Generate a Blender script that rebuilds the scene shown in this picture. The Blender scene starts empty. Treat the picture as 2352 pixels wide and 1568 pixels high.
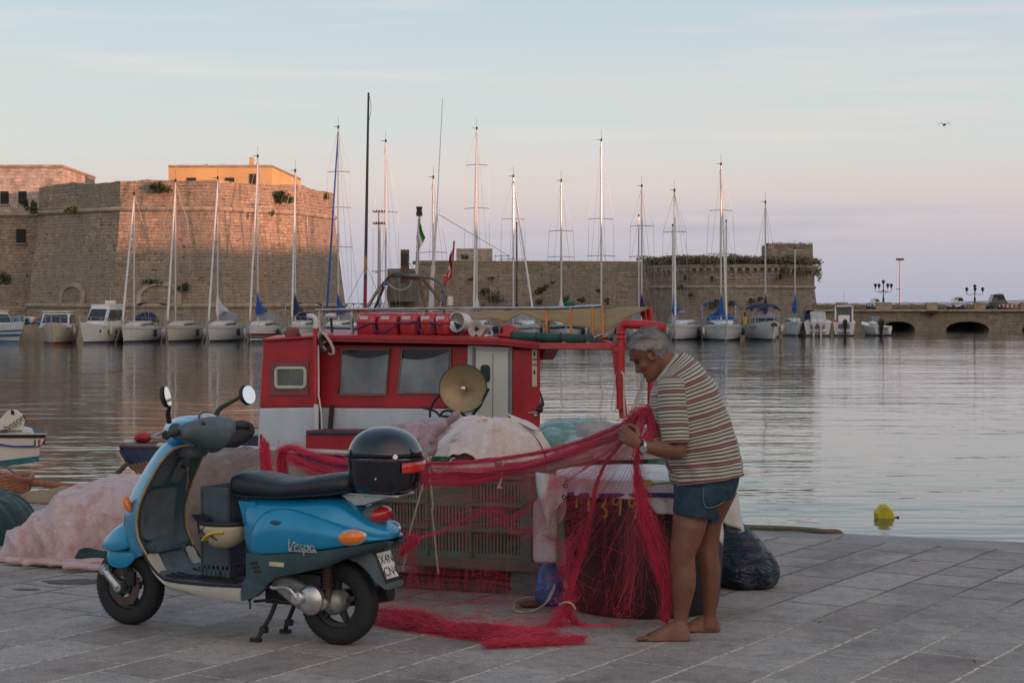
import bpy, math, random
from mathutils import Vector, Matrix, noise
random.seed(7)
SC = bpy.context.scene
COL = SC.collection
R_ = math.radians
rnd = random.random
def U(a, b): return a + (b - a) * rnd()

# ------------------------------------------------------------ camera, sky, sun, exposure
FD = 4134.0; HC = 1.70
cam = bpy.data.cameras.new('camera'); camo = bpy.data.objects.new('camera', cam); COL.objects.link(camo)
camo.location = (0, 0, HC); camo.rotation_euler = (R_(90), 0, 0)
cam.sensor_width = 36; cam.lens = 36 * FD / 2352; cam.shift_y = (692 - 784) / 2352
cam.clip_start = 0.1; cam.clip_end = 20000
SC.camera = camo
SC.view_settings.view_transform = 'Standard'; SC.view_settings.look = 'None'
SC.view_settings.exposure = 0.11; SC.view_settings.gamma = 1.0
SUN_DIR = Vector((0.86, -0.51, 0.0)).normalized()       # towards the sun, on the ground
SUN_EL = R_(3.2)

def lin(c):
    return tuple(((x / 255) / 12.92 if x / 255 <= .04045 else ((x / 255 + .055) / 1.055) ** 2.4) for x in c) + (1.0,)

w = bpy.data.worlds.new('World'); SC.world = w; w.use_nodes = True
nt = w.node_tree; nt.nodes.clear()
def N(t, **k):
    n = nt.nodes.new(t)
    for a, b in k.items(): setattr(n, a, b)
    return n
def LK(a, b): nt.links.new(a, b)
tc = N('ShaderNodeTexCoord'); sx = N('ShaderNodeSeparateXYZ'); LK(tc.outputs['Generated'], sx.inputs[0])
def ramp(stops, src):
    r = N('ShaderNodeValToRGB'); e = r.color_ramp.elements
    e[0].position, e[0].color = stops[0]; e[1].position, e[1].color = stops[-1]
    for p, c in stops[1:-1]:
        x = e.new(p); x.color = c
    LK(src, r.inputs[0]); return r
rp = ramp([(0.0, lin((181, 187, 207))), (.022, lin((187, 190, 210))), (.042, lin((201, 197, 213))), (.060, lin((216, 205, 213))),
           (.082, lin((213, 215, 221))), (.12, lin((207, 217, 223))), (.165, lin((194, 212, 225))), (.30, lin((182, 200, 212))), (.6, lin((158, 178, 200))), (1, lin((138, 160, 188)))], sx.outputs['Z'])
def cloud(scale, det, lo, hi, off):
    mp = N('ShaderNodeMapping'); mp.inputs['Scale'].default_value = scale; mp.inputs['Location'].default_value = off
    mp.inputs['Rotation'].default_value = (0, R_(-3), 0)
    LK(tc.outputs['Generated'], mp.inputs[0])
    no = N('ShaderNodeTexNoise'); no.inputs['Scale'].default_value = 1; no.inputs['Detail'].default_value = det
    LK(mp.outputs[0], no.inputs['Vector'])
    m = N('ShaderNodeMapRange'); m.inputs[1].default_value = lo; m.inputs[2].default_value = hi; LK(no.outputs[0], m.inputs[0])
    return m.outputs[0]
def band(a, b, c, d):
    return ramp([(a, (0, 0, 0, 1)), (b, (1, 1, 1, 1)), (c, (1, 1, 1, 1)), (d, (0, 0, 0, 1))], sx.outputs['Z']).outputs[0]
def mul(a, b, k=1.0):
    m = N('ShaderNodeMath', operation='MULTIPLY'); LK(a, m.inputs[0]); LK(b, m.inputs[1])
    m2 = N('ShaderNodeMath', operation='MULTIPLY'); LK(m.outputs[0], m2.inputs[0]); m2.inputs[1].default_value = k
    return m2.outputs[0]
def mixc(fac, a, col):
    m = N('ShaderNodeMix', data_type='RGBA'); LK(fac, m.inputs[0]); LK(a, m.inputs[6]); m.inputs[7].default_value = col
    return m.outputs[2]
c = rp.outputs[0]
c = mixc(mul(cloud((6, 6, 70), 4, .50, .64, (3, 1, 0)), band(.018, .034, .044, .056), .75), c, lin((176, 183, 203)))
c = mixc(mul(cloud((4, 4, 46), 4, .45, .75, (0.4, 2, 5)), band(.045, .062, .11, .16), .40), c, lin((228, 213, 212)))
c = mixc(mul(cloud((5, 5, 60), 6, .52, .72, (9, 2, 1)), band(.05, .09, .17, .25), .75), c, lin((228, 222, 222)))
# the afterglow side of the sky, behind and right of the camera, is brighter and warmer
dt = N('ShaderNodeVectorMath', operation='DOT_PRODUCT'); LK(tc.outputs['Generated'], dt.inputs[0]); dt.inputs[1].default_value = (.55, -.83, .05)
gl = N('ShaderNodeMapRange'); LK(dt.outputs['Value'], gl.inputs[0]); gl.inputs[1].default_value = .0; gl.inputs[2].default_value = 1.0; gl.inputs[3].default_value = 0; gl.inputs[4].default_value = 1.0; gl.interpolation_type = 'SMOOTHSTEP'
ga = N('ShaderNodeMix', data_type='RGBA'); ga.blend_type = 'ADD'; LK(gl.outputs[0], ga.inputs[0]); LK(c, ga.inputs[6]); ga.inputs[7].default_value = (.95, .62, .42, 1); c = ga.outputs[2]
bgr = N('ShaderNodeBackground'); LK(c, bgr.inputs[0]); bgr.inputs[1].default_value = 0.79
sky = N('ShaderNodeTexSky', sky_type='NISHITA'); sky.sun_disc = False; sky.sun_elevation = SUN_EL
sky.sun_rotation = math.atan2(SUN_DIR.x, SUN_DIR.y)
bgn = N('ShaderNodeBackground'); LK(sky.outputs[0], bgn.inputs[0]); bgn.inputs[1].default_value = 0.05
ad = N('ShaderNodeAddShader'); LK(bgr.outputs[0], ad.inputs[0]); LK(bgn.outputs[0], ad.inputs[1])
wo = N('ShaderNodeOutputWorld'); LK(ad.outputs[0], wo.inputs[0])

sl = bpy.data.lights.new('sun', 'SUN'); sl.energy = 4.9; sl.angle = R_(0.6); sl.color = (1.0, .44, .29)
so = bpy.data.objects.new('sun', sl); COL.objects.link(so)
sd = Vector((SUN_DIR.x * math.cos(SUN_EL), SUN_DIR.y * math.cos(SUN_EL), math.sin(SUN_EL)))
so.rotation_euler = sd.to_track_quat('Z', 'Y').to_euler(); so.location = (60, -40, 60)

# ------------------------------------------------------------ coordinates
ZW = -1.30                                               # water level
def P(x, y, Y): return Vector(((x - 1176) / FD * Y, Y, HC - (y - 692) / FD * Y))
def G(x, y, z=0.0):
    Y = (HC - z) * FD / (y - 692); return Vector(((x - 1176) / FD * Y, Y, z))
def crop(x0, y0, x1, w):                                  # pixel of an enlargement -> picture pixel
    k = (x1 - x0) / w * .91875
    return lambda a, b: (x0 * .91875 + a * k, y0 * .91875 + b * k)

# ------------------------------------------------------------ mesh builder
class MB:
    def __init__(s): s.v = []; s.f = []; s.uv = {}
    def add(s, vs, fs, uvs=None):
        o = len(s.v); s.v += [Vector(q) for q in vs]; s.f += [tuple(i + o for i in q) for q in fs]
        if uvs:
            for i, q in enumerate(uvs): s.uv[o + i] = q
        return s
    def box(s, c, d, rz=0, taper=1.0):
        x, y, z = [q / 2 for q in d]; m = Matrix.Rotation(rz, 3, 'Z'); c = Vector(c)
        vs = [c + m @ Vector((a * (taper if e > 0 else 1), b * (taper if e > 0 else 1), e)) for a, b, e in
              [(-x, -y, -z), (x, -y, -z), (x, y, -z), (-x, y, -z), (-x, -y, z), (x, -y, z), (x, y, z), (-x, y, z)]]
        return s.add(vs, [(0, 3, 2, 1), (4, 5, 6, 7), (0, 1, 5, 4), (1, 2, 6, 5), (2, 3, 7, 6), (3, 0, 4, 7)])
    def loft(s, rings, cap=(True, True), closed=True, uv=False):
        n = len(rings[0]); vs = [q for r in rings for q in r]; fs = []; uvs = None
        if uv:
            uvs = []; L = 0
            for i, r in enumerate(rings):
                if i: L += sum(((Vector(r[j]) - Vector(rings[i - 1][j])).length for j in range(n))) / n
                uvs += [(j / n, L) for j in range(n)]
        m = n if closed else n - 1
        for i in range(len(rings) - 1):
            for j in range(m):
                k = (j + 1) % n; fs.append((i * n + j, i * n + k, (i + 1) * n + k, (i + 1) * n + j))
        if cap[0]: fs.append(tuple(range(n - 1, -1, -1)))
        if cap[1]: fs.append(tuple((len(rings) - 1) * n + j for j in range(n)))
        return s.add(vs, fs, uvs)
    def tube(s, pts, r, n=8, cap=True, closed=False, flat=1.0, up=None):
        pts = [Vector(q) for q in pts]; m = len(pts); rings = []; prev = None
        for i, q in enumerate(pts):
            a = pts[(i - 1) % m] if (i or closed) else q; b = pts[(i + 1) % m] if (i < m - 1 or closed) else q
            t = (b - a)
            t = t.normalized() if t.length > 1e-9 else Vector((0, 0, 1))
            if prev is None:
                ref = up or (Vector((0, 0, 1)) if abs(t.z) < .9 else Vector((1, 0, 0))); u = (ref - t * ref.dot(t)).normalized()
            else:
                u = prev - t * prev.dot(t); u = u.normalized() if u.length > 1e-6 else t.orthogonal().normalized()
            prev = u; v = t.cross(u); rr = r[i] if isinstance(r, (list, tuple)) else r
            rings.append([q + u * (math.cos(2 * math.pi * j / n) * rr * flat) + v * (math.sin(2 * math.pi * j / n) * rr) for j in range(n)])
        if closed: rings.append(rings[0]); cap = False
        return s.loft(rings, (cap, cap))
    def sweep(s, st, n=24, side=Vector((0, 1, 0)), p=2.0, cap=(True, True), uv=True):
        """st: list of (front point, back point, half depth): superellipse rings"""
        rings = []
        for a, b, h in st:
            a = Vector(a); b = Vector(b); c = (a + b) / 2; e = (a - b) / 2; r = []
            for j in range(n):
                t = 2 * math.pi * j / n; ct, sn = math.cos(t), math.sin(t)
                r.append(c + e * (math.copysign(abs(ct) ** (2 / p), ct)) + side * (h * math.copysign(abs(sn) ** (2 / p), sn)))
            rings.append(r)
        return s.loft(rings, cap, uv=uv)
    def lathe(s, prof, o=(0, 0, 0), ax=Vector((0, 0, 1)), n=20, cap=(False, False)):
        ax = Vector(ax).normalized(); u = ax.orthogonal().normalized(); v = ax.cross(u); o = Vector(o)
        return s.loft([[o + ax * z + (u * math.cos(2 * math.pi * j / n) + v * math.sin(2 * math.pi * j / n)) * max(r, 1e-4) for j in range(n)] for r, z in prof], cap)
    def prism(s, poly, off):
        n = len(poly); off = Vector(off); a = [Vector(q) for q in poly]
        return s.add(a + [q + off for q in a], [tuple(range(n)), tuple(range(2 * n - 1, n - 1, -1))] + [(i, n + i, n + (i + 1) % n, (i + 1) % n) for i in range(n)])
    def ball(s, c, r, n=14, m=8, rot=None):
        c = Vector(c); r = Vector(r) if not isinstance(r, (int, float)) else Vector((r, r, r)); rings = []
        for i in range(m + 1):
            a = math.pi * i / m; ring = []
            for j in range(n):
                b = 2 * math.pi * j / n
                q = Vector((r.x * max(math.sin(a), .002) * math.cos(b), r.y * max(math.sin(a), .002) * math.sin(b), -r.z * math.cos(a)))
                ring.append(c + (rot @ q if rot else q))
            rings.append(ring)
        return s.loft(rings, (True, True))
    def grid(s, fn, nu, nv, uv=None):
        vs = [fn(i / nu, j / nv) for j in range(nv + 1) for i in range(nu + 1)]
        uvs = [uv(i / nu, j / nv) for j in range(nv + 1) for i in range(nu + 1)] if uv else None
        return s.add(vs, [(j * (nu + 1) + i, j * (nu + 1) + i + 1, (j + 1) * (nu + 1) + i + 1, (j + 1) * (nu + 1) + i) for j in range(nv) for i in range(nu)], uvs)
    def build(s, name, mt, parent=None, W=False, smooth=40, bevel=0, **kw):
        o_ = Vector((0, 0, 0))
        if W and parent is not None:
            r = parent
            while r.parent: r = r.parent
            o_ = r.location
        me = bpy.data.meshes.new(name); me.from_pydata([tuple(q - o_) for q in s.v], [], s.f); me.update()
        if s.uv:
            at = me.attributes.new('uvp', 'FLOAT2', 'POINT')
            for i, q in s.uv.items(): at.data[i].vector = q
        if smooth:
            me.shade_smooth()
            if smooth < 180: me.set_sharp_from_angle(angle=R_(smooth))
        me.materials.append(mt)
        o = bpy.data.objects.new(name, me); COL.objects.link(o)
        if parent is not None: o.parent = parent
        if bevel:
            b = o.modifiers.new('bevel', 'BEVEL'); b.width = bevel; b.segments = 2; b.limit_method = 'ANGLE'; b.angle_limit = R_(35)
        for k, q in kw.items(): o[k] = q
        return o
def tag(o, label, cat, group=None, kind=None):
    o['label'] = label; o['category'] = cat
    if group: o['group'] = group
    if kind: o['kind'] = kind
    return o
def thing(name, label, cat, loc=(0, 0, 0), rz=0, group=None):
    o = bpy.data.objects.new(name, None); COL.objects.link(o); o.location = loc; o.rotation_euler = (0, 0, rz); o.empty_display_size = .2
    return tag(o, label, cat, group)
def mod_solid(o, t): m = o.modifiers.new('solid', 'SOLIDIFY'); m.thickness = t; m.offset = 0; return o
def mod_remesh(o, v, sm=6):
    m = o.modifiers.new('remesh', 'REMESH'); m.mode = 'VOXEL'; m.voxel_size = v; m.use_smooth_shade = True
    if sm:
        q = o.modifiers.new('smooth', 'SMOOTH'); q.iterations = sm; q.factor = .5
    return o
def mod_sub(o, l=1): m = o.modifiers.new('sub', 'SUBSURF'); m.levels = l; m.render_levels = l; return o
def cat_rom(pts, k=6):
    pts = [Vector(q) for q in pts]; out = []
    for i in range(len(pts) - 1):
        a, b, c, d = pts[max(i - 1, 0)], pts[i], pts[i + 1], pts[min(i + 2, len(pts) - 1)]
        for j in range(k):
            t = j / k; out.append(.5 * ((2 * b) + (c - a) * t + (2 * a - 5 * b + 4 * c - d) * t * t + (3 * b - a - 3 * c + d) * t ** 3))
    out.append(pts[-1]); return out
def text_mesh(txt, size, mt, name, parent, M, depth=.001):
    cu = bpy.data.curves.new('lettering', 'FONT'); cu.body = txt; cu.size = size; cu.extrude = depth; cu.align_x = 'CENTER'; cu.align_y = 'CENTER'
    t = bpy.data.objects.new('lettering', cu); COL.objects.link(t)
    me = bpy.data.meshes.new_from_object(t); bpy.data.objects.remove(t); me.transform(M); me.materials.clear(); me.materials.append(mt)
    o = bpy.data.objects.new(name, me); COL.objects.link(o); o.parent = parent; return o

# ------------------------------------------------------------ materials
class NT:
    def __init__(s, name):
        s.m = bpy.data.materials.new(name); s.m.use_nodes = True; s.t = s.m.node_tree; s.b = s.t.nodes['Principled BSDF']; s.o = s.t.nodes['Material Output']
        s.tc = s.n('ShaderNodeTexCoord')
    def n(s, t, **k):
        q = s.t.nodes.new(t)
        for a, b in k.items(): setattr(q, a, b)
        return q
    def l(s, a, b): s.t.links.new(a, b)
    def set(s, node, **k):
        for a, b in k.items():
            i = node.inputs[a.replace('_', ' ')]
            if hasattr(b, 'is_linked') or isinstance(b, bpy.types.NodeSocket): s.l(b, i)
            else: i.default_value = b
        return node
    def map(s, sc=(1, 1, 1), rot=(0, 0, 0), loc=(0, 0, 0), src=None):
        q = s.n('ShaderNodeMapping'); q.inputs['Scale'].default_value = sc; q.inputs['Rotation'].default_value = rot; q.inputs['Location'].default_value = loc
        s.l(src or s.tc.outputs['Object'], q.inputs[0]); return q.outputs[0]
    def uvp(s):
        q = s.n('ShaderNodeAttribute'); q.attribute_name = 'uvp'; return q.outputs['Vector']
    def noise(s, scale, det=3, vec=None, rough=.55, dist=0):
        q = s.n('ShaderNodeTexNoise'); q.inputs['Scale'].default_value = scale; q.inputs['Detail'].default_value = det; q.inputs['Roughness'].default_value = rough; q.inputs['Distortion'].default_value = dist
        s.l(vec or s.tc.outputs['Object'], q.inputs['Vector']); return q.outputs[0]
    def ramp(s, v, stops):
        q = s.n('ShaderNodeValToRGB'); e = q.color_ramp.elements
        e[0].position, e[0].color = stops[0]; e[1].position, e[1].color = stops[-1]
        for p, c in stops[1:-1]: e.new(p).color = c
        s.l(v, q.inputs[0]); return q.outputs[0]
    def mr(s, v, a, b, c=0, d=1):
        q = s.n('ShaderNodeMapRange'); s.l(v, q.inputs[0])
        for i, x in enumerate((a, b, c, d)): q.inputs[i + 1].default_value = x
        return q.outputs[0]
    def mix(s, f, a, b, mode='MIX'):
        q = s.n('ShaderNodeMix', data_type='RGBA'); q.blend_type = mode
        for i, x in ((0, f), (6, a), (7, b)):
            if isinstance(x, bpy.types.NodeSocket): s.l(x, q.inputs[i])
            else: q.inputs[i].default_value = (tuple(x) + (1,)) if isinstance(x, tuple) and len(x) == 3 else x
        return q.outputs[2]
    def math(s, op, a, b=0.0):
        q = s.n('ShaderNodeMath', operation=op)
        for i, x in ((0, a), (1, b)):
            if isinstance(x, bpy.types.NodeSocket): s.l(x, q.inputs[i])
            else: q.inputs[i].default_value = x
        return q.outputs[0]
    def bump(s, h, st=.3, d=.01, prev=None):
        q = s.n('ShaderNodeBump'); q.inputs['Strength'].default_value = st; q.inputs['Distance'].default_value = d
        s.l(h, q.inputs['Height'])
        if prev is not None: s.l(prev, q.inputs['Normal'])
        s.l(q.outputs[0], s.b.inputs['Normal']); return q.outputs[0]
def K(c, f): return tuple(min(1, x * f) for x in c[:3]) + (1,)
_mc = {}
def mat(name, c, rough=.5, metal=0, var=.18, sc=6, bump=.15, bs=60, bd=.004, dirt=None, coat=0, spec=.5, emis=None, alpha=None, trans=0):
    if name in _mc: return _mc[name]
    c = tuple(c[:3]) + (1,); g = NT(name)
    nz = g.noise(sc, 4); col = g.mix(g.mr(nz, .3, .7), K(c, 1 - var), K(c, 1 + var))
    if dirt: col = g.mix(g.mr(g.noise(sc * 2.3, 6, rough=.7), dirt[1], dirt[1] + .12), col, dirt[0])
    g.l(col, g.b.inputs['Base Color']); g.b.inputs['Metallic'].default_value = metal
    g.l(g.mr(g.noise(sc * 3, 3), .3, .7, max(0.02, rough - .07), min(1, rough + .1)), g.b.inputs['Roughness'])
    g.b.inputs['Specular IOR Level'].default_value = spec
    if coat: g.b.inputs['Coat Weight'].default_value = coat; g.b.inputs['Coat Roughness'].default_value = .08
    if bump: g.bump(g.noise(bs, 4), bump, bd)
    if emis: g.b.inputs['Emission Color'].default_value = emis[0]; g.b.inputs['Emission Strength'].default_value = emis[1]
    if trans: g.b.inputs['Transmission Weight'].default_value = trans
    if alpha: g.b.inputs['Alpha'].default_value = alpha
    _mc[name] = g.m; return g.m
RED = (.36, .012, .02)
m_white = mat('white_gelcoat', (.62, .62, .60), .3, var=.07, sc=1.2, bump=.03)
m_cream = mat('cream_gelcoat', (.52, .46, .34), .3, var=.1, sc=1.0, bump=.03)
m_alu = mat('mast_aluminium', (.44, .44, .44), .35, .7, var=.1, bump=0)
m_wire = mat('rigging_wire', (.25, .25, .27), .5, .5, bump=0)
m_sailw = mat('furled_sailcloth', (.55, .55, .54), .8, var=.15, bump=.2)
m_blue = mat('blue_canvas', (.01, .07, .26), .8, var=.25, sc=3, bump=.3)
m_navy = mat('navy_canvas', (.012, .018, .06), .8, var=.3, sc=3, bump=.3)
m_green_c = mat('green_canvas', (.01, .09, .07), .8, var=.25, sc=3, bump=.3)
m_grey_c = mat('grey_canvas', (.22, .23, .25), .85, var=.2, sc=3, bump=.3)
m_tint = mat('tinted_window', (.03, .04, .05), .08, var=.2, bump=0)
m_black = mat('black_rubber', (.012, .012, .014), .6, var=.3, sc=10, bump=.2)
m_steel = mat('stainless_tube', (.5, .47, .42), .22, .95, var=.15, sc=12, bump=.05)
m_chrome = mat('polished_alloy', (.5, .5, .5), .3, .9, var=.2, sc=14, bump=.1)
m_cast = mat('cast_alloy', (.24, .25, .25), .5, .55, var=.2, sc=14, bump=.25, dirt=((.06, .045, .035, 1), .58))
m_iron = mat('dark_iron', (.025, .025, .028), .6, .3, var=.2, sc=8, bump=.2)
m_rope = mat('pale_rope', (.42, .38, .30), .9, var=.25, sc=40, bump=.5, bs=200)
m_brope = mat('dark_blue_rope', (.03, .03, .14), .9, var=.3, sc=40, bump=.5, bs=200)
m_red = mat('red_boat_paint', RED, .42, var=.22, sc=4, bump=.25, bs=30, dirt=((.17, .02, .02, 1), .60))
m_redpipe = mat('red_pipe_plastic', (.42, .015, .018), .32, var=.15, sc=7, bump=.1)
m_redfade = mat('faded_red_timber', (.42, .06, .06), .6, var=.2, sc=9, bump=.3, bs=50)
m_wht_paint = mat('white_boat_paint', (.50, .55, .58), .5, var=.08, sc=5, bump=.3, bs=35, dirt=((.35, .38, .38, 1), .62))
# ------------------------------------------------------------ water
g = NT('harbour_water')
g.b.inputs['Base Color'].default_value = (.030, .037, .040, 1); g.b.inputs['Roughness'].default_value = .035
g.b.inputs['IOR'].default_value = 1.33; g.b.inputs['Specular IOR Level'].default_value = .5
v1 = g.map((.40, 1.15, 1), rot=(0, 0, R_(6)))
n1 = g.noise(1.0, 2.0, v1, .5, .25)
v2 = g.map((1.6, 3.4, 1), rot=(0, 0, R_(-9)))
n2 = g.noise(1.0, 2, v2, .5, .3)
big = g.mr(g.noise(.05, 2), .38, .62, .45, 1.0)
n0 = g.noise(1.0, 2, g.map((.16, .50, 1), rot=(0, 0, R_(3))), .5, .3)
h = g.math('ADD', g.math('ADD', g.math('MULTIPLY', n1, .9), g.math('MULTIPLY', n2, .3)), g.math('MULTIPLY', n0, 1.3))
h = g.math('MULTIPLY', h, big)
g.bump(h, 1.0, .040)
m_water = g.m
mb = MB(); mb.add([(-3000, 9.5, ZW), (3000, 9.5, ZW), (3000, 9000, ZW), (-3000, 9000, ZW)], [(0, 1, 2, 3)])
tag(mb.build('water', m_water, smooth=0), 'calm rippled harbour water reflecting the evening sky', 'water', kind='structure')

# ------------------------------------------------------------ quay
def edgeY(X): return 13.3 - .414 * (X - 2.3)
g = NT('quay_paving')
vr = g.map((1, 1, 1), rot=(0, 0, R_(-58)), loc=(.13, .07, 0))
wob = g.n('ShaderNodeTexNoise'); wob.inputs['Scale'].default_value = 7; wob.inputs['Detail'].default_value = 4; g.l(vr, wob.inputs['Vector'])
ws = g.n('ShaderNodeVectorMath', operation='SCALE'); wc = g.n('ShaderNodeVectorMath', operation='SUBTRACT'); wc.inputs[1].default_value = (.5, .5, .5)
g.l(wob.outputs['Color'], wc.inputs[0]); g.l(wc.outputs[0], ws.inputs[0]); ws.inputs[3].default_value = .022
wa = g.n('ShaderNodeVectorMath', operation='ADD'); g.l(vr, wa.inputs[0]); g.l(ws.outputs[0], wa.inputs[1])
def bricks(mortar, smooth):
    q = g.n('ShaderNodeTexBrick'); q.offset = .42; q.offset_frequency = 2; q.squash = .62; q.squash_frequency = 3
    g.set(q, Scale=1.0, Mortar_Size=mortar, Mortar_Smooth=smooth, Bias=0.0, Brick_Width=.66, Row_Height=.38, Color1=(0, 0, 0, 1), Color2=(1, 1, 1, 1), Mortar=(.5, .5, .5, 1))
    g.l(wa.outputs[0], q.inputs['Vector']); return q
bk = bricks(.011, .3)
tone = g.ramp(bk.outputs['Color'], [(0, (.245, .222, .218, 1)), (.3, (.30, .288, .286, 1)), (.5, (.26, .236, .233, 1)), (.75, (.345, .335, .336, 1)), (1, (.262, .244, .240, 1))])
grain = g.noise(260, 3, rough=.8); gr2 = g.noise(60, 4, rough=.7); st = g.noise(1.1, 6, rough=.65, dist=.4)
cl = g.mix(g.mr(grain, .25, .75), K((.5, .5, .5), 1.0), (1.45, 1.45, 1.45, 1))
tone = g.mix(1.0, tone, g.ramp(grain, [(.25, (.42, .42, .42, 1)), (.5, (1, 1, 1, 1)), (.75, (1.7, 1.7, 1.7, 1))]), 'MULTIPLY')
tone = g.mix(1.0, tone, g.ramp(gr2, [(.3, (.8, .8, .8, 1)), (.7, (1.15, 1.15, 1.15, 1))]), 'MULTIPLY')
tone = g.mix(1.0, tone, g.ramp(st, [(.33, (.62, .60, .58, 1)), (.50, (1, 1, 1, 1)), (.72, (1.18, 1.15, 1.10, 1))]), 'MULTIPLY')
tone = g.mix(1.0, tone, g.ramp(g.noise(85, 3, rough=.75), [(.30, (.62, .62, .62, 1)), (.5, (1, 1, 1, 1)), (.70, (1.35, 1.35, 1.35, 1))]), 'MULTIPLY')
tone = g.mix(1.0, tone, g.ramp(g.noise(11, 5, rough=.7, dist=.5), [(.34, (.76, .75, .74, 1)), (.5, (1, 1, 1, 1)), (.68, (1.14, 1.13, 1.11, 1))]), 'MULTIPLY')
# dark spots and small stains
sp = g.noise(9, 5, rough=.8); tone = g.mix(g.mr(sp, .70, .78), tone, (.05, .048, .05, 1))
sxy = g.n('ShaderNodeSeparateXYZ'); g.l(g.tc.outputs['Object'], sxy.inputs[0])
far = g.math('ADD', g.mr(sxy.outputs[1], 8.3, 11.2, 0, 1), g.math('MULTIPLY', g.math('SUBTRACT', g.noise(.9, 4), .5), 1.3))
mort = g.mix(g.mr(far, .25, .75), (.60, .53, .48, 1), (.10, .09, .08, 1))
mort = g.mix(g.mr(g.noise(30, 4), .45, .7), mort, (.10, .09, .085, 1))
fc = g.mix(bk.outputs['Fac'], tone, g.mix(.35, mort, (.12, .11, .10, 1)))
sy = g.n('ShaderNodeSeparateXYZ'); g.l(wa.outputs[0], sy.inputs[0])
fy = g.math('ABSOLUTE', g.math('SUBTRACT', g.math('FRACT', g.math('ADD', g.math('DIVIDE', sy.outputs[1], .38), .5)), .5))
rowm = g.mr(g.math('MULTIPLY', fy, .38), .0055, .0115, 1, 0)
rm2 = g.math('MULTIPLY', rowm, g.mr(g.noise(3.2, 4), .30, .58, .7, 1.0)); fc = g.mix(rm2, fc, mort); fc = g.mix(1.0, fc, (1.08, 1.03, .94, 1), 'MULTIPLY')
g.l(fc, g.b.inputs['Base Color']); g.b.inputs['Roughness'].default_value = .78
hb = g.math('MULTIPLY', bk.outputs['Fac'], -1.0)
b1 = g.bump(hb, .6, .010); b2 = g.bump(gr2, .35, .006, b1); g.bump(grain, .4, .003, b2)
m_pave = g.m
mb = MB(); row = .46
def EP(X, off, z): return Vector((X + .383 * off, edgeY(X) + .924 * off, z))
xs = [-40, -12] + [-9 + .5 * i for i in range(40)] + [14, 40]
vs = []; fs = []
mb.grid(lambda u, v: (lambda X: Vector((X * (1 - v) + (-40 + 80 * u) * v if v > .99 else X, edgeY(X) - row - (0 if v < .01 else 60 * v), 0)))(xs[int(round(u * (len(xs) - 1)))]), len(xs) - 1, 1)
tag(mb.build('pavement', m_pave, smooth=0), 'worn grey stone paving of the fishing quay', 'quay paving', kind='structure')
g = NT('kerb_stone')
t = g.mix(g.mr(g.noise(1.3, 5), .35, .65), (.23, .21, .195, 1), (.34, .315, .295, 1))
t = g.mix(1.0, t, g.ramp(g.noise(150, 4, rough=.8), [(.25, (.6, .6, .6, 1)), (.75, (1.4, 1.4, 1.4, 1))]), 'MULTIPLY')
g.l(t, g.b.inputs['Base Color']); g.b.inputs['Roughness'].default_value = .8; g.bump(g.noise(22, 6, rough=.7), .7, .02)
m_kerb = g.m
mb = MB(); X = -11.0; random.seed(5)
while X < 12:
    L = U(.9, 1.7); a, b = X + .006, X + L - .006; n = 6
    for r, (o0, o1) in enumerate([(-row + .006, 0)]):
        dz = U(-.004, .004); top = []; rings = []
        for i in range(n + 1):
            q = a + (b - a) * i / n; e = U(-.015, .008)
            rings.append([EP(q, o0, -.35), EP(q, o0, dz - .004), EP(q, o0 + .008, dz + .003), EP(q, -.05 + e, dz + .002), EP(q, -.02 + e, dz - .012), EP(q, e, dz - .045), EP(q, e * .5, -.35)])
        mb.loft(rings, (True, True))
    X += L
tag(mb.build('quay_edge_stones', m_kerb, smooth=30), 'long coping stones along the edge of the quay', 'quay edge', kind='structure')
mb = MB(); mb.add([EP(-40, -.005, -.34), EP(40, -.005, -.34), EP(40, -.005, -4), EP(-40, -.005, -4)], [(0, 1, 2, 3)])
mb.add([EP(-40, -row - .01, -.09), EP(40, -row - .01, -.09), EP(40, .0, -.09), EP(-40, .0, -.09)], [(0, 1, 2, 3)])
tag(mb.build('quay_wall', m_kerb, smooth=0), 'stone face of the quay dropping to the water', 'quay wall', kind='structure')

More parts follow.
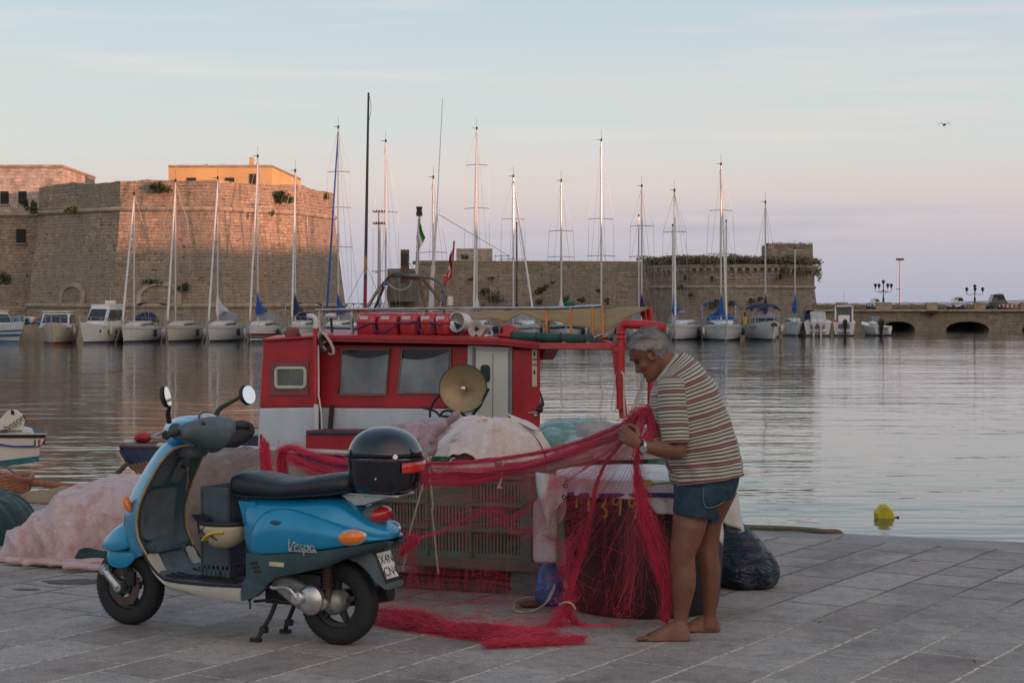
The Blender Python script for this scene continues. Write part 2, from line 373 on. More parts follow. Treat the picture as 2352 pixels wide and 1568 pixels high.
# ------------------------------------------------------------ stone for the fortress
def stone(name, c1, c2, c3, bw=.75, rh=.34, seed=0, rust=.62, bumpk=1.0):
    g = NT(name); uv = g.uvp(); m = g.map((1, 1, 1), loc=(seed, seed * .37, 0), src=uv)
    wn = g.n('ShaderNodeTexNoise'); wn.inputs['Scale'].default_value = 1.3; wn.inputs['Detail'].default_value = 3; g.l(m, wn.inputs['Vector'])
    sb = g.n('ShaderNodeVectorMath', operation='SUBTRACT'); sb.inputs[1].default_value = (.5, .5, .5); g.l(wn.outputs['Color'], sb.inputs[0])
    sc = g.n('ShaderNodeVectorMath', operation='SCALE'); sc.inputs[3].default_value = .30; g.l(sb.outputs[0], sc.inputs[0])
    ad = g.n('ShaderNodeVectorMath', operation='ADD'); g.l(m, ad.inputs[0]); g.l(sc.outputs[0], ad.inputs[1])
    bk = g.n('ShaderNodeTexBrick'); bk.offset = .5; bk.squash = .7; bk.squash_frequency = 3
    g.set(bk, Scale=1.0, Mortar_Size=.022, Mortar_Smooth=.4, Brick_Width=bw, Row_Height=rh, Color1=(0, 0, 0, 1), Color2=(1, 1, 1, 1), Mortar=(.4, .4, .4, 1)); g.l(ad.outputs[0], bk.inputs['Vector'])
    col = g.mix(g.mr(bk.outputs['Color'], 0, 1), K(c1, .74), K(c1, 1.12))
    col = g.mix(g.mr(g.noise(.16, 6, m, .65, .5), .44, .56), col, c2)
    col = g.mix(g.mr(g.noise(.30, 6, m, .7, .6), rust, rust + .12, 0, .75), col, c3)
    col = g.mix(1.0, col, g.ramp(g.noise(1.6, 6, m, .75), [(.28, (.52, .52, .52, 1)), (.5, (1, 1, 1, 1)), (.75, (1.25, 1.22, 1.18, 1))]), 'MULTIPLY')
    hole = g.mr(g.noise(2.6, 3, g.map((.5, 1.3, 1), loc=(seed + 4, 2, 0), src=uv), .7), .63, .70)
    streak = g.mr(g.noise(1, 4, g.map((1.1, .10, 1), loc=(seed, 7, 0), src=uv)), .55, .72, 0, .4)
    ero = g.mr(g.noise(1, 5, g.map((.9, 4.2, 1), loc=(seed + 9, 5, 0), src=uv), .7, .5), .56, .68, 0, .75); pat = g.mr(g.noise(.11, 5, g.map((1, 1, 1), loc=(seed + 2, 1, 0), src=uv), .6, .4), .46, .6)
    col = g.mix(g.math('MULTIPLY', ero, pat), col, (.085, .07, .05, 1))
    col = g.mix(streak, col, K(c1, .5)); col = g.mix(g.math('MULTIPLY', bk.outputs['Fac'], g.mr(g.noise(.5, 4, m), .35, .65, .1, .9)), col, K(c1, .5)); col = g.mix(hole, col, (.05, .045, .035, 1))
    g.l(col, g.b.inputs['Base Color']); g.b.inputs['Roughness'].default_value = .9
    hh = g.math('SUBTRACT', g.math('SUBTRACT', g.noise(2.2, 6, m, .7), g.math('MULTIPLY', bk.outputs['Fac'], .5)), hole)
    g.bump(hh, .9, .10 * bumpk); return g.m
m_fort = stone('bastion_stone', (.37, .275, .19), (.28, .225, .17), (.44, .24, .12), bw=.6, rh=.27, seed=3)
m_fort2 = stone('curtain_stone', (.30, .24, .18), (.23, .195, .15), (.37, .26, .155), bw=.9, rh=.3, seed=11)
m_bridge = stone('bridge_stone', (.30, .245, .17), (.24, .195, .135), (.36, .28, .18), bw=.8, rh=.32, seed=21, rust=.7, bumpk=.5)
m_plast = stone('flaking_plaster', (.48, .40, .33), (.36, .27, .20), (.30, .21, .15), bw=.7, rh=.3, seed=31, rust=.5, bumpk=.3)
m_ochre = mat('ochre_render', (.56, .36, .16), .9, var=.12, sc=.4, bump=.1, dirt=((.40, .26, .13, 1), .64))
m_trim = mat('pale_stone_trim', (.33, .265, .19), .85, var=.3, sc=1.5, bump=.3, bs=8, bd=.03)
m_dark = mat('dark_opening', (.02, .02, .022), .8, bump=0)
m_glassb = mat('window_glass', (.03, .035, .04), .1, bump=0)
def wallrings(mb, pl, zs, noisek=0, step=1.2):
    """pl: list of plan points per level -> one band per pair of levels; each face its own vertices with metre coordinates"""
    for a in range(len(zs) - 1):
        A, B = pl[a], pl[a + 1]; run = 0
        for i in range(len(A) - 1):
            p0, p1, q0, q1 = Vector(A[i]), Vector(A[i + 1]), Vector(B[i]), Vector(B[i + 1]); L = (p1 - p0).length
            nu = max(1, int(L / step)); nv = max(1, int((zs[a + 1] - zs[a]) / step))
            def f(u, v):
                lo = p0.lerp(p1, u); hi = q0.lerp(q1, u); c = lo.lerp(hi, v); z = zs[a] + (zs[a + 1] - zs[a]) * v
                k = noisek * noise.noise(Vector((c.x * .35, c.y * .35, z * .4))); return Vector((c.x + k * .3, c.y - k, z))
            mb.grid(f, nu, nv, lambda u, v: (run + u * L, zs[a] + (zs[a + 1] - zs[a]) * v))
            run += L
def offs(pl, d):
    out = []
    for i, q in enumerate(pl):
        q = Vector(q); a = Vector(pl[max(i - 1, 0)]); b = Vector(pl[min(i + 1, len(pl) - 1)])
        t = (b - a).normalized(); out.append(q + Vector((t.y, -t.x)) * d)
    return out
# bastion: plan at the top, left to right
def XY(x, Y): return Vector(((x - 1176) / FD * Y, Y))
bast = [Vector((-44, 170)), Vector((-41.3, 157.2)), XY(276, 150), XY(503, 150), XY(686, 156.8), XY(768, 165.7), Vector((-20.5, 190))]
def refine(pl, k=3, jog=.0):
    out = []
    for a, b in zip(pl[:-1], pl[1:]):
        for j in range(k): out.append(a.lerp(b, j / k))
    return out + [pl[-1]]
bt = thing('fortress_bastion', 'huge honey coloured stone bastion at the left, its top lit pink', 'fortress', (-28, 152, ZW))
zt = 11.5; zc = 9.4; z1 = 1.35
mb = MB()
wallrings(mb, [offs(bast, 1.25), offs(bast, 1.0), offs(bast, .02)], [ZW - 1, z1, zc], .10)
wallrings(mb, [bast, bast], [zc, zt], .12)
mb.build('wall', m_fort, bt, W=True, smooth=30)
def rag_top(mb, pl, z, h=.5, depth=1.4, step=.45):       # worn parapet crest
    for a, b in zip(pl[:-1], pl[1:]):
        L = (b - a).length; n = max(1, int(L / step)); t = (b - a).normalized(); nn = Vector((-t.y, t.x)); rings = []
        for i in range(n + 1):
            c = a.lerp(b, i / n); hh = h * (.35 + .65 * max(0, noise.noise(Vector((c.x * .22, c.y * .22, 5)) ) + .5) + .3 * noise.noise(Vector((c.x, c.y, 1))))
            o = Vector((c.x, c.y, 0)); q = Vector((nn.x, nn.y, 0))
            rings.append([o + Vector((0, 0, z - .3)), o + Vector((0, 0, z + hh)), o + q * depth + Vector((0, 0, z + hh)), o + q * depth + Vector((0, 0, z - .3))])
        k0 = len(mb.v); mb.loft(rings, (True, True))
        for i in range(n + 1):
            for j in range(4): mb.uv[k0 + i * 4 + j] = (i * step, rings[i][j].z)
mb = MB(); rag_top(mb, bast, zt, .35); mb.build('parapet', m_fort, bt, W=True, smooth=20)
def mould(mb, pl, z, r, out=.1):
    pts = [Vector((q.x, q.y, z)) for q in offs(pl, out)]
    mb.tube(pts, r, 8)
mb = MB(); mould(mb, bast, zc, .20, .08); mb.build('cordon', m_trim, bt, W=True)
mb = MB(); mould(mb, bast, z1, .20, 1.05); mb.build('base_moulding', m_trim, bt, W=True)
mb = MB(); mb.add([(q.x, q.y, zt - .05) for q in bast] , [tuple(range(len(bast)))]); mb.build('terrace', m_fort, bt, W=True, smooth=0)
def arch_panel(a, b, zb, zs, depth_off, pl_a, pl_b, par, nm='blocked_arch'):
    """blind arch on the face running pl_a -> pl_b; a, b fractions; zb base, zs spring, semicircle above"""
    pa, pb = Vector(pl_a), Vector(pl_b); t = (pb - pa).normalized(); nrm = Vector((t.y, -t.x)); L = (pb - pa).length
    c = (a + b) / 2 * L; r = (b - a) / 2 * L
    def q(s, z, o): 
        bat = .02 + (zc - z) / (zc - z1) * .98
        p = pa + t * s + nrm * (bat + o); return Vector((p.x, p.y, z))
    mb = MB(); ins = [q(c - r, zb, 0), q(c + r, zb, 0)] + [q(c + r * math.cos(k * math.pi / 14), zs + r * .62 * math.sin(k * math.pi / 14), 0) for k in range(15)]
    ins = [i + Vector((nrm.x, nrm.y, 0)) * .06 for i in ins]
    k0 = len(mb.v); mb.add(ins, [tuple(range(len(ins)))])
    for i in range(len(ins)): mb.uv[k0 + i] = ((ins[i].x) * 1.0, ins[i].z)
    pn = mb.build(nm, m_bridge, par, W=True, smooth=0)
    mb = MB(); w_ = .38; pts = []
    prof = [(c - r, zb, c - r - w_, zb), (c - r, zs, c - r - w_, zs)] + [(c - r * math.cos(k * math.pi / 14), zs + r * .62 * math.sin(k * math.pi / 14), c - (r + w_) * math.cos(k * math.pi / 14), zs + (r * .62 + w_) * math.sin(k * math.pi / 14)) for k in range(15)] + [(c + r, zb, c + r + w_, zb)]
    rings = [[q(a1, z1_, .0), q(a1, z1_, .22), q(b1, z2_, .22), q(b1, z2_, .0)] for a1, z1_, b1, z2_ in prof]
    mb.loft(rings, (True, True)); mb.build('arch_ring', m_trim, pn, W=True, smooth=30)
arch_panel(.42, .66, z1 + .1, 2.1, 0, bast[1], bast[2], bt)
arch_panel(.24, .60, z1 + .1, 2.1, 0, bast[2], bast[3], bt)
mb = MB(); p = P(184, 512, 153.9); mb.box(p, (1.0, .5, 1.9), R_(-40)); mb.build('window', m_glassb, bt, W=True)
# plants rooted in the stone
m_leaf = mat('wall_caper_leaves', (.055, .075, .028), .8, var=.5, sc=1.5, bump=0)
m_leafd = mat('dry_scrub_leaves', (.085, .08, .045), .85, var=.45, sc=1.5, bump=0)
def leaves(mb, c, r, n, s=.16, fl=.6):
    for _ in range(n):
        a = noise.random_unit_vector() * (rnd() ** .4); q = Vector(c) + Vector((a.x * r[0], a.y * r[1], a.z * r[2] * (1 if a.z > 0 else fl)))
        d = noise.random_unit_vector(); e = d.orthogonal().normalized() * s * U(.6, 1.3); f = d.cross(e).normalized() * s * U(.5, 1)
        mb.add([q - e, q - f * .5, q + e, q + f * .5], [(0, 1, 2, 3)])
def bush(p, r, n, label, grp='shrubs rooted in the fortress walls', mt=None, s=.16, name='wall_shrub'):
    mb = MB(); random.seed(int(p.x * 31 + p.z * 17)); base = p
    for k in range(5):
        o = Vector((U(-.5, .5) * r[0], U(-.3, .3) * r[1], U(-.4, .4) * r[2])); leaves(mb, o, (r[0] * U(.4, .7), r[1] * .5, r[2] * U(.4, .7)), n // 5, s)
    o = mb.build(name, mt or m_leaf, smooth=0); o.location = p; return tag(o, label, 'shrub', grp)
for a in [(372, 431, 149.6, (1.0, .5, .62), 520, 'round green shrub spilling over the crest of the big bastion'),
          (160, 483, 152.5, (.75, .4, .38), 220, 'dark shrub just under the moulding on the shaded bastion face'),
          (652, 455, 154.5, (1.05, .5, .85), 520, 'tall ragged shrub high on the right shoulder of the big bastion'),
          (82, 485, 156, (.55, .4, 1.2), 300, 'trailing plant in the corner between the old house and the bastion'),
          (14, 640, 157, (.7, .4, .8), 260, 'dark bush low on the stone wall at the far left edge'),
          (60, 470, 156.5, (.4, .3, .8), 160, 'small plant beside the house corner above the trailing one'),
          (208, 675, 152, (.4, .3, .7), 160, 'shrub beside the right foot of the first blocked arch'),
          (418, 660, 149, (.8, .3, .45), 200, 'low shrub above the right shoulder of the second blocked arch'),
          (352, 648, 149, (1.0, .3, .32), 180, 'thin scrub over the crown of the second blocked arch'),
          (745, 452, 163, (.5, .3, .45), 160, 'small shrub on the right end of the bastion crest'),
          (625, 490, 151, (.3, .2, .35), 90, 'dark tuft below the moulding on the lit bastion face')]:
    bush(P(a[0], a[1], a[2]), a[3], a[4], a[5])
# old house at the left behind the bastion
hs = thing('old_stone_house', 'tall flat roofed old stone house with small barred windows, far left', 'building', (-44, 166, ZW))
mb = MB(); Yh = 163.0
A0 = XY(-60, Yh); A1 = XY(142, Yh); A2 = XY(218, 178)
ztop = P(0, 382, Yh).z; zst = P(0, 492, Yh).z
wallrings(mb, [[A0, A1, A2], [A0, A1, A2]], [zst, ztop], .03); mb.build('wall', m_plast, hs, W=True, smooth=30)
mb = MB(); B0, B1 = XY(-60, Yh - 2), XY(92, Yh - 2); wallrings(mb, [offs([B0, B1], 1.1), [B0, B1], [B0, B1]], [ZW - 1, 6, zst - .2], .12); mb.build('lower_wall', m_fort, hs, W=True, smooth=30)
mb = MB(); mb.box(((A0.x + A1.x) / 2 - .1, Yh - 1, zst - .1), (A1.x - A0.x + .2, 2.4, .25)); mb.build('ledge', m_trim, hs, W=True)
mb = MB(); mb.tube([(A0.x, A0.y - .05, ztop), (A1.x + .05, A1.y - .05, ztop), (A2.x, A2.y, ztop)], .14, 4); mb.build('cornice', m_trim, hs, W=True)
def gwin(x, y, w_, h_, Y, par, bars=True):
    p = P(x, y, Y); f = MB().box(p, (w_, .14, h_)).build('window', m_dark, par, W=True)
    if bars:
        mb = MB()
        for i in range(1, 5): mb.box(p + Vector((-w_ / 2 + w_ * i / 5, -.1, 0)), (.05, .03, h_))
        for i in range(1, 6): mb.box(p + Vector((0, -.13, -h_ / 2 + h_ * i / 6)), (w_, .03, .05))
        mb.build('grille', m_iron, f, W=True, smooth=0)
    MB().box(p + Vector((0, -.05, -h_ / 2 - .07)), (w_ + .2, .2, .12)).build('sill', m_trim, f, W=True)
gwin(11, 454, .72, 1.15, Yh, hs); gwin(52, 454, .72, 1.15, Yh, hs); gwin(48, 542, .8, 1.25, Yh - 2.1, hs)
# ochre building on the terrace
oc = thing('ochre_building', 'flat roofed ochre building standing on top of the big bastion', 'building', (-25, 172, zt))
Yo = 168.0; ozt = P(387, 383, Yo).z; C0, C1, C2 = XY(387, Yo), XY(625, Yo), XY(690, 186); C3 = XY(440, 190)
mb = MB(); wallrings(mb, [[C0, C1, C2, C3, C0]] * 2, [zt - .2, ozt], 0, 4); mb.add([(q.x, q.y, ozt - .02) for q in (C0, C1, C2, C3)], [(0, 1, 2, 3)]); mb.build('wall', m_ochre, oc, W=True, smooth=30)
mb = MB(); mb.tube([(q.x, q.y, ozt + .04) for q in (C0, C1, C2)], .13, 4); mb.build('coping', m_trim, oc, W=True)
for x, w_ in ((440, .85), (528, .85)): gwin(x, 415, w_, .55, Yo, oc, False)
gwin(581, 413, .6, 1.1, Yo, oc, False)
mb = MB(); mb.box(P(578, 375, 171), (.42, .42, 1.1)); mb.build('chimney', m_ochre, oc, W=True)
mb = MB(); mb.box(P(509, 381, 169), (.7, .4, .18)); mb.build('vent', m_iron, oc, W=True)
mb = MB(); mb.box(P(474, 381, 169), (.3, .2, .25)); mb.build('floodlight', m_iron, oc, W=True)

# ------------------------------------------------------------ curtain wall and round tower
Yc = 192.0
ct = thing('curtain_wall', 'long plain stone curtain wall between the bastion and the round tower', 'fortress', (5, 192, ZW))
zk = P(1200, 601, Yc).z; cw = [XY(893, 194), XY(905, 189), XY(962, 190), XY(1000, 190.5), XY(1250, Yc), XY(1500, Yc + 1)]
mb = MB(); wallrings(mb, [offs(cw, .8), offs(cw, 0)], [ZW - 1, P(0, 622, 189).z], .12)
cw2 = cw[2:]; wallrings(mb, [offs(cw2, 0), cw2], [P(0, 622, 189).z, zk], .12); mb.build('wall', m_fort2, ct, W=True, smooth=30)
mb = MB(); rag_top(mb, cw2, zk, .10, 3, 1.5); mb.build('parapet', m_fort2, ct, W=True, smooth=20)
mb = MB(); k = 0
wallrings(mb, [[XY(1048, 196), XY(1048, 193.5), XY(1131, 193.5), XY(1131, 199)]] * 2, [zk - .3, P(0, 571, 194).z], 0, 3)
mb.add([(q.x, q.y, P(0, 571, 194).z) for q in (XY(1048, 196), XY(1048, 193.5), XY(1131, 193.5), XY(1131, 199))], [(0, 1, 2, 3)])
gh = mb.build('guard_room', m_plast, ct, W=True, smooth=30); MB().box(P(1068, 589, 193.4), (.75, .2, .45)).build('opening', m_dark, gh, W=True)
mb = MB(); zr = P(0, 588, 193).z
for i in range(3): mb.box((P(1137 + i * 15, 592, 192.6).x, 192.6, zr - .2), (.05, .05, .75))
mb.tube([P(1137, 588, 192.6), P(1169, 588, 192.6)], .03, 4); mb.build('railing', m_iron, ct, W=True)
for i, (x, y, r) in enumerate([(1140, 685, (1.0, .4, .9)), (1115, 668, (.6, .4, .7)), (1238, 670, (.6, .3, .55)), (1253, 662, (.5, .3, .5)), (1237, 693, (.5, .3, .4)), (1335, 690, (.5, .3, .5)), (1375, 668, (.3, .2, .25)), (1395, 692, (.35, .2, .45)), (1129, 641, (.35, .2, .3)), (1083, 641, (.45, .2, .2)), (1298, 690, (.5, .3, .6)), (1270, 650, (.3, .2, .2))]):
    bush(P(x, y, 190.4), r, 190, ['dark shrub clump', 'mid sized shrub'][i % 2] + ' on the curtain wall, number %d of the row counted from the flag' % (i + 1) if False else
         ['large dark shrub low on the curtain wall right of the red flag', 'shrub just up and left of the largest curtain wall shrub', 'green shrub at mid height of the curtain wall below a mast', 'brown shrub touching the green one at mid height of the curtain wall', 'small brown shrub just beneath the green pair on the curtain wall', 'round dark shrub low on the curtain wall above the awning', 'tiny tuft high between two masts of the curtain wall', 'narrow dark shrub low near the right part of the curtain wall', 'small high tuft nearest the red flag on the curtain wall', 'flat thin tuft left of all others on the curtain wall', 'brown shrub between the green pair and the round one on the curtain wall', 'smallest tuft high in the middle of the curtain wall'][i], mt=m_leafd if i not in (0, 2) else m_leaf)
# grey lower block with hanging nets, left end
mb = MB(); mb.box(P(925, 655, 187.5), (3.0, 3, 3.4)); 
ob = mb.build('dock_shed', mat('grey_shed_stone', (.13, .125, .115), .9, var=.3, sc=1, bump=.4, bs=6, bd=.05), smooth=30); tag(ob, 'low grey stone shed at the left foot of the curtain wall', 'shed')
# tower
tw = thing('round_tower', 'round stone tower with a row of corbels and grass on its crown', 'tower', (24, 196, ZW))
tc_ = XY(1672, 196); Rt = (1868 - 1672) / FD * 196
def circ(r, a0=-200, a1=20, n=44): return [Vector((tc_.x + r * math.cos(R_(a0 + (a1 - a0) * i / n)), tc_.y + r * math.sin(R_(a0 + (a1 - a0) * i / n)))) for i in range(n + 1)]
zcd = P(0, 659, 188).z; zcb = P(0, 630, 188).z; ztp = P(0, 611, 188).z
mb = MB(); wallrings(mb, [circ(Rt + .75), circ(Rt), circ(Rt)], [ZW - 1, zcd, zcb + .9], .10, 1.3); mb.build('wall', m_fort2, tw, W=True, smooth=60)
mb = MB(); mb.tube([Vector((q.x, q.y, zcd)) for q in circ(Rt + .05)], .16, 8); mb.build('cordon', m_trim, tw, W=True)
for i in range(34):
    a = R_(-168 + i * 4.75); d = Vector((math.cos(a), math.sin(a), 0)); t = Vector((-d.y, d.x, 0)); c = Vector((tc_.x, tc_.y, 0)) + d * Rt
    mb = MB()
    w_ = .17
    pr = [(0, zcb - .15), (.12, zcb), (.34, zcb + .28), (.42, zcb + .5), (.42, zcb + .75), (0, zcb + .75)]
    mb.prism([c + d * (a_ - .05) - t * w_ + Vector((0, 0, z_)) for a_, z_ in pr], t * 2 * w_)
    mb.build('corbel', m_trim, tw, W=True, smooth=30)
mb = MB(); wallrings(mb, [circ(Rt + .40), circ(Rt + .40)], [zcb + .62, ztp + .15], .08, 1.3)
mb.build('parapet', m_fort2, tw, W=True, smooth=60)
mb = MB().lathe([(Rt - .2, 0), (Rt - .8, .45), (Rt * .6, .75), (0, .9)], (tc_.x, tc_.y, ztp), n=40); mb.build('earth_mound', mat('crown_earth', (.10, .09, .05), .9, var=.4, sc=1, bump=.6, bs=3, bd=.1), tw, W=True)
mb = MB(); q = circ(Rt + .4); mb.add([(p.x, p.y, ztp) for p in q], [tuple(range(len(q)))]); mb.build('platform', m_fort2, tw, W=True, smooth=0)
mb = MB(); r0 = XY(1764, 192); r1 = XY(1866, 192); zz = P(0, 562, 192).z
wallrings(mb, [[Vector((r0.x, 197)), r0, r1, Vector((r1.x - .3, 197))]] * 2, [ztp - .6, zz], .25, .7)
mb.add([(r0.x, r0.y, zz), (r1.x, r1.y, zz), (r1.x, 197, zz), (r0.x, 197, zz)], [(0, 1, 2, 3)]); mb.build('ruined_block', m_fort2, tw, W=True, smooth=20)
mb = MB(); random.seed(3)
m_grass = mat('dry_crown_grass', (.15, .14, .075), .9, var=.5, sc=.8, bump=0)
for i in range(60):
    a = R_(-175 + i * 2.9); rr = Rt - .4 + U(-1.2, .5); leaves(mb, (tc_.x + rr * math.cos(a), tc_.y + rr * math.sin(a), ztp + .35 + U(0, .5)), (1.1, .9, .42), 170, .17)
for i in range(9):
    a = R_([-62, -58, -50, -46, -40, -36, -20, -14, -8][i]); rr = Rt + .5
    leaves(mb, (tc_.x + rr * math.cos(a), tc_.y + rr * math.sin(a), ztp - .5), (.35, .35, [.7, .9, .5, .8, .5, .4, .6, 1.0, 1.3][i]), 110, .12, 1.0)
for i in range(9): leaves(mb, (r0.x + i * .55, 192.4, zz + .05), (.5, .5, .22), 40, .12)
tag(mb.build('crown_grass', m_grass, smooth=0), 'dry grass and creepers overgrowing the crown of the round tower', 'grass', kind='stuff')
mb = MB()
for x, y in ((1574, 638), (1793, 636), (1635, 640)): MB().box(P(x, y, 187.2), (.18, 1.5, .5)).build('arrow_slit', m_dark, tw, W=True, smooth=0)
for i, (x, y, s_) in enumerate([(1545, 660, .4), (1610, 700, .8), (1720, 688, .45), (1700, 690, .4), (1722, 705, .6), (1566, 676, .3), (1655, 697, .4), (1626, 694, .5)]):
    lb = ['small tuft at the far left of the round tower', 'biggest dark bush low on the round tower behind the sail mast', 'dry tuft right of centre on the round tower', 'thin tuft beside the dry one on the round tower', 'bush low on the right of the round tower', 'tiny tuft above the left boats on the round tower', 'tuft low in the middle of the round tower', 'tuft next to the biggest bush of the round tower'][i]
    a = math.acos(max(-1, min(1, ((x - 1672) / FD * 188) / (Rt + .4)))); bush(Vector((tc_.x + (Rt + .7) * math.cos(a), tc_.y - (Rt + .7) * math.sin(a), P(x, y, 188).z)), (s_, .3, s_ * .8), 130, lb, mt=m_leafd)

# ------------------------------------------------------------ bridge
Yb = 186.0
br = thing('stone_bridge', 'low stone bridge with dark arches and iron railings at the right', 'bridge', (55, Yb, ZW))
xb0 = P(1868, 0, Yb).x; xb1 = xb0 + 75; zd = P(0, 713, Yb).z; mpx = Yb / FD
arches = [((2021 - 1176) * mpx, (2102 - 1176) * mpx), ((2173 - 1176) * mpx, (2272 - 1176) * mpx), ((2348 - 1176) * mpx, (2440 - 1176) * mpx)]
zap = P(0, 738, Yb).z; mb = MB()
def archz(x):
    for a, b in arches:
        if a < x < b:
            t = (x - (a + b) / 2) / ((b - a) / 2); return (ZW + .1) + (zap - ZW - .1) * math.sqrt(max(0, 1 - t * t))
    return ZW - 1
xs_ = [xb0 + i * .25 for i in range(int(75 / .25))]
for a in arches: xs_ += [a[0] + .001, a[1] - .001, a[0] - .001, a[1] + .001]
xs_.sort(); n = len(xs_)
vs = [Vector((x, Yb, archz(x))) for x in xs_] + [Vector((x, Yb, zd)) for x in xs_] + [Vector((x, Yb + 9, archz(x))) for x in xs_]
mb.add(vs, [(i, i + 1, n + i + 1, n + i) for i in range(n - 1)] + [(i, 2 * n + i, 2 * n + i + 1, i + 1) for i in range(n - 1)], [(q.x, q.z) for q in vs])
mb.add([(xb0, Yb, zd), (xb1, Yb, zd), (xb1, Yb + 9, zd), (xb0, Yb + 9, zd)], [(0, 1, 2, 3)], [(0, 0)] * 4)
mb.add([(xb0, Yb + 9, ZW - 1), (xb1, Yb + 9, ZW - 1), (xb1, Yb + 9, zd), (xb0, Yb + 9, zd)], [(0, 1, 2, 3)], [(0, 0)] * 4)
mb.build('wall', m_bridge, br, W=True, smooth=0)
mb = MB(); mb.box(((xb0 + xb1) / 2, Yb - .1, zd + .02), (xb1 - xb0, .5, .22)); mb.build('string_course', m_trim, br, W=True)
piers = [(1921, 1947), (2037 - 25, 2045 + 3), (2127, 2152), (2237, 2263), (2344, 2375)]
for a, b in piers:
    mb = MB(); xa, xb_ = (a - 1176) * mpx, (b - 1176) * mpx; mb.box(((xa + xb_) / 2, Yb + .05, zd + .48), (xb_ - xa, .5, .75)); mb.build('parapet_block', m_trim, br, W=True, bevel=.03)
mb = MB(); zb_, zt_ = zd + .2, P(0, 697, Yb).z
mb.tube([(xb0, Yb, zt_), (xb1, Yb, zt_)], .035, 6); mb.tube([(xb0, Yb, zb_), (xb1, Yb, zb_)], .025, 6)
x = xb0
while x < xb0 + 30:
    mb.tube([(x, Yb, zb_ - .1), (x, Yb, zt_)], .025, 5); 
    for s_ in (0, 1): mb.tube([(x, Yb, zb_ + (zt_ - zb_) * s_), (x + 1.45, Yb, zt_ - (zt_ - zb_) * s_)], .016, 4)
    x += 1.45
mb.build('railing', m_iron, br, W=True)
mb = MB(); mb.box(((xb0 + xb1) / 2, Yb + 8.8, zd + .3), (xb1 - xb0, .4, .62)); mb.build('far_parapet', m_bridge, br, W=True)
mb = MB(); mb.box(P(2140, 716, Yb - .3), (1.3, .5, .22)); mb.box(P(2133, 723, Yb - .3), (.2, .2, .2)); mb.box(P(2141, 723, Yb - .3), (.2, .2, .2)); mb.build('floodlight', m_iron, br, W=True)
def street_lamp(x, yt, label, n=4):
    b = P(x, 697, Yb + .1); hgt = P(x, yt, Yb).z - b.z; t = thing('street_lamp', label, 'street lamp', b, 0, 'cast iron street lamps on the bridge')
    mb = MB(); mb.tube([(0, 0, -.3), (0, 0, .5)], .1, 8); mb.tube([(0, 0, .5), (0, 0, hgt * .86)], [.06, .04], 8)
    mb.ball((0, 0, .5), .12); mb.build('pole', m_iron, t)
    for i in range(n + 1):
        a = 2 * math.pi * i / n + .3; e = Vector((math.cos(a), math.sin(a), 0)) * (.92 if i < n else 0); zl = hgt * .72 if i < n else hgt * .88
        mb = MB()
        if i < n: mb.tube(cat_rom([Vector((0, 0, hgt * .6)), e * .5 + Vector((0, 0, hgt * .5)), e + Vector((0, 0, hgt * .56)), e + Vector((0, 0, zl))], 4), .025, 5)
        mb.lathe([(.05, 0), (.15, .3), (.2, .32), (.2, .34), (.08, .45), (.02, .52)], e + Vector((0, 0, zl - .1)), n=6); mb.build('lantern', m_iron, t)
street_lamp(2029, 645, 'lamp post with five lanterns on the bridge, beside the tall mast')
street_lamp(2239, 657, 'smaller lamp post further right on the bridge beside the dark car', 3)
def flood_mast(x, yt, Y, label, w_=.3, two=False):
    b = P(x, 700, Y); h_ = P(x, yt, Y).z - b.z; t = thing('floodlight_mast', label, 'floodlight mast', b)
    MB().tube([(0, 0, -1), (0, 0, h_)], [w_ * .6, w_ * .35], 8).build('pole', mat('mast_paint', (.42, .36, .35), .6), t)
    for k in range(2 if two else 1):
        mb = MB(); mb.box((0, 0, h_ - k * 1.4), (1.5 if two else 1.0, .3, .12))
        for i in range(-2, 3): mb.box((i * (.34 if two else .24), -.1, h_ + .12 - k * 1.4), (.2, .25, .2))
        mb.build('lamp_bracket', m_iron, t)
    MB().box((-.25, 0, h_ * .35), (.5, .3, .1)).build('platform', m_iron, t)
flood_mast(2067, 597, 260, 'thin tall floodlight mast rising behind the bridge', .22)
flood_mast(871, 487, 215, 'stout floodlight mast with two lamp rows between the bastion and curtain wall', .42, True)
m_carp = {}
def car(x0, x1, col, label, dark=False, hgt=1.45):
    a, b = P(x0, 700, Yb + 4), P(x1, 700, Yb + 4); L = b.x - a.x; t = thing('parked_car', label, 'car', ((a.x + b.x) / 2, Yb + 4, zd), 0, 'cars on the bridge')
    k = L / 4.0; mp = mat('car_paint_' + label.split()[0], col, .3, var=.05, bump=0, coat=.4); W_ = .85
    def pr(pts, w0, w1): return [[Vector((p[0] * L / 2, s * (w0 if p[1] < .9 else w1), p[1])) for p in pts] for s in (-1, 1)]
    body = [(-1, .35), (-.98, .75), (-.6, .88), (-.35, hgt - .08), (.25, hgt), (.62, hgt - .05), (.92, .95), (1, .8), (.99, .35)]
    MB().loft(pr(body, W_, W_ * .8), (True, True)).build('body', mp, t, bevel=.05)
    for s in (-1, 1):
        for q in (-.62, .62): MB().lathe([(.02, -.1), (.28, -.1), (.31, 0), (.28, .1), (.02, .1)], (q * L / 2, s * W_ * .88, .31), Vector((0, 1, 0)), 16).build('wheel', m_black, t)
        MB().prism([Vector((p[0] * L / 2, s * (W_ * .84 + .02), p[1])) for p in [(-.5, .92), (-.33, hgt - .16), (.55, hgt - .14), (.75, .95)]], (0, s * .02, 0)).build('side_window', m_tint, t)
car(2178, 2214, (.55, .62, .68), 'pale blue car behind the bridge railing, left of the second lamp')
car(2264, 2310, (.012, .014, .016), 'black car at the right end of the bridge', hgt=1.75)
car(1994, 2020, (.6, .62, .65), 'white car behind the bridge railing, left of the first lamp', hgt=1.3)
mb = MB()
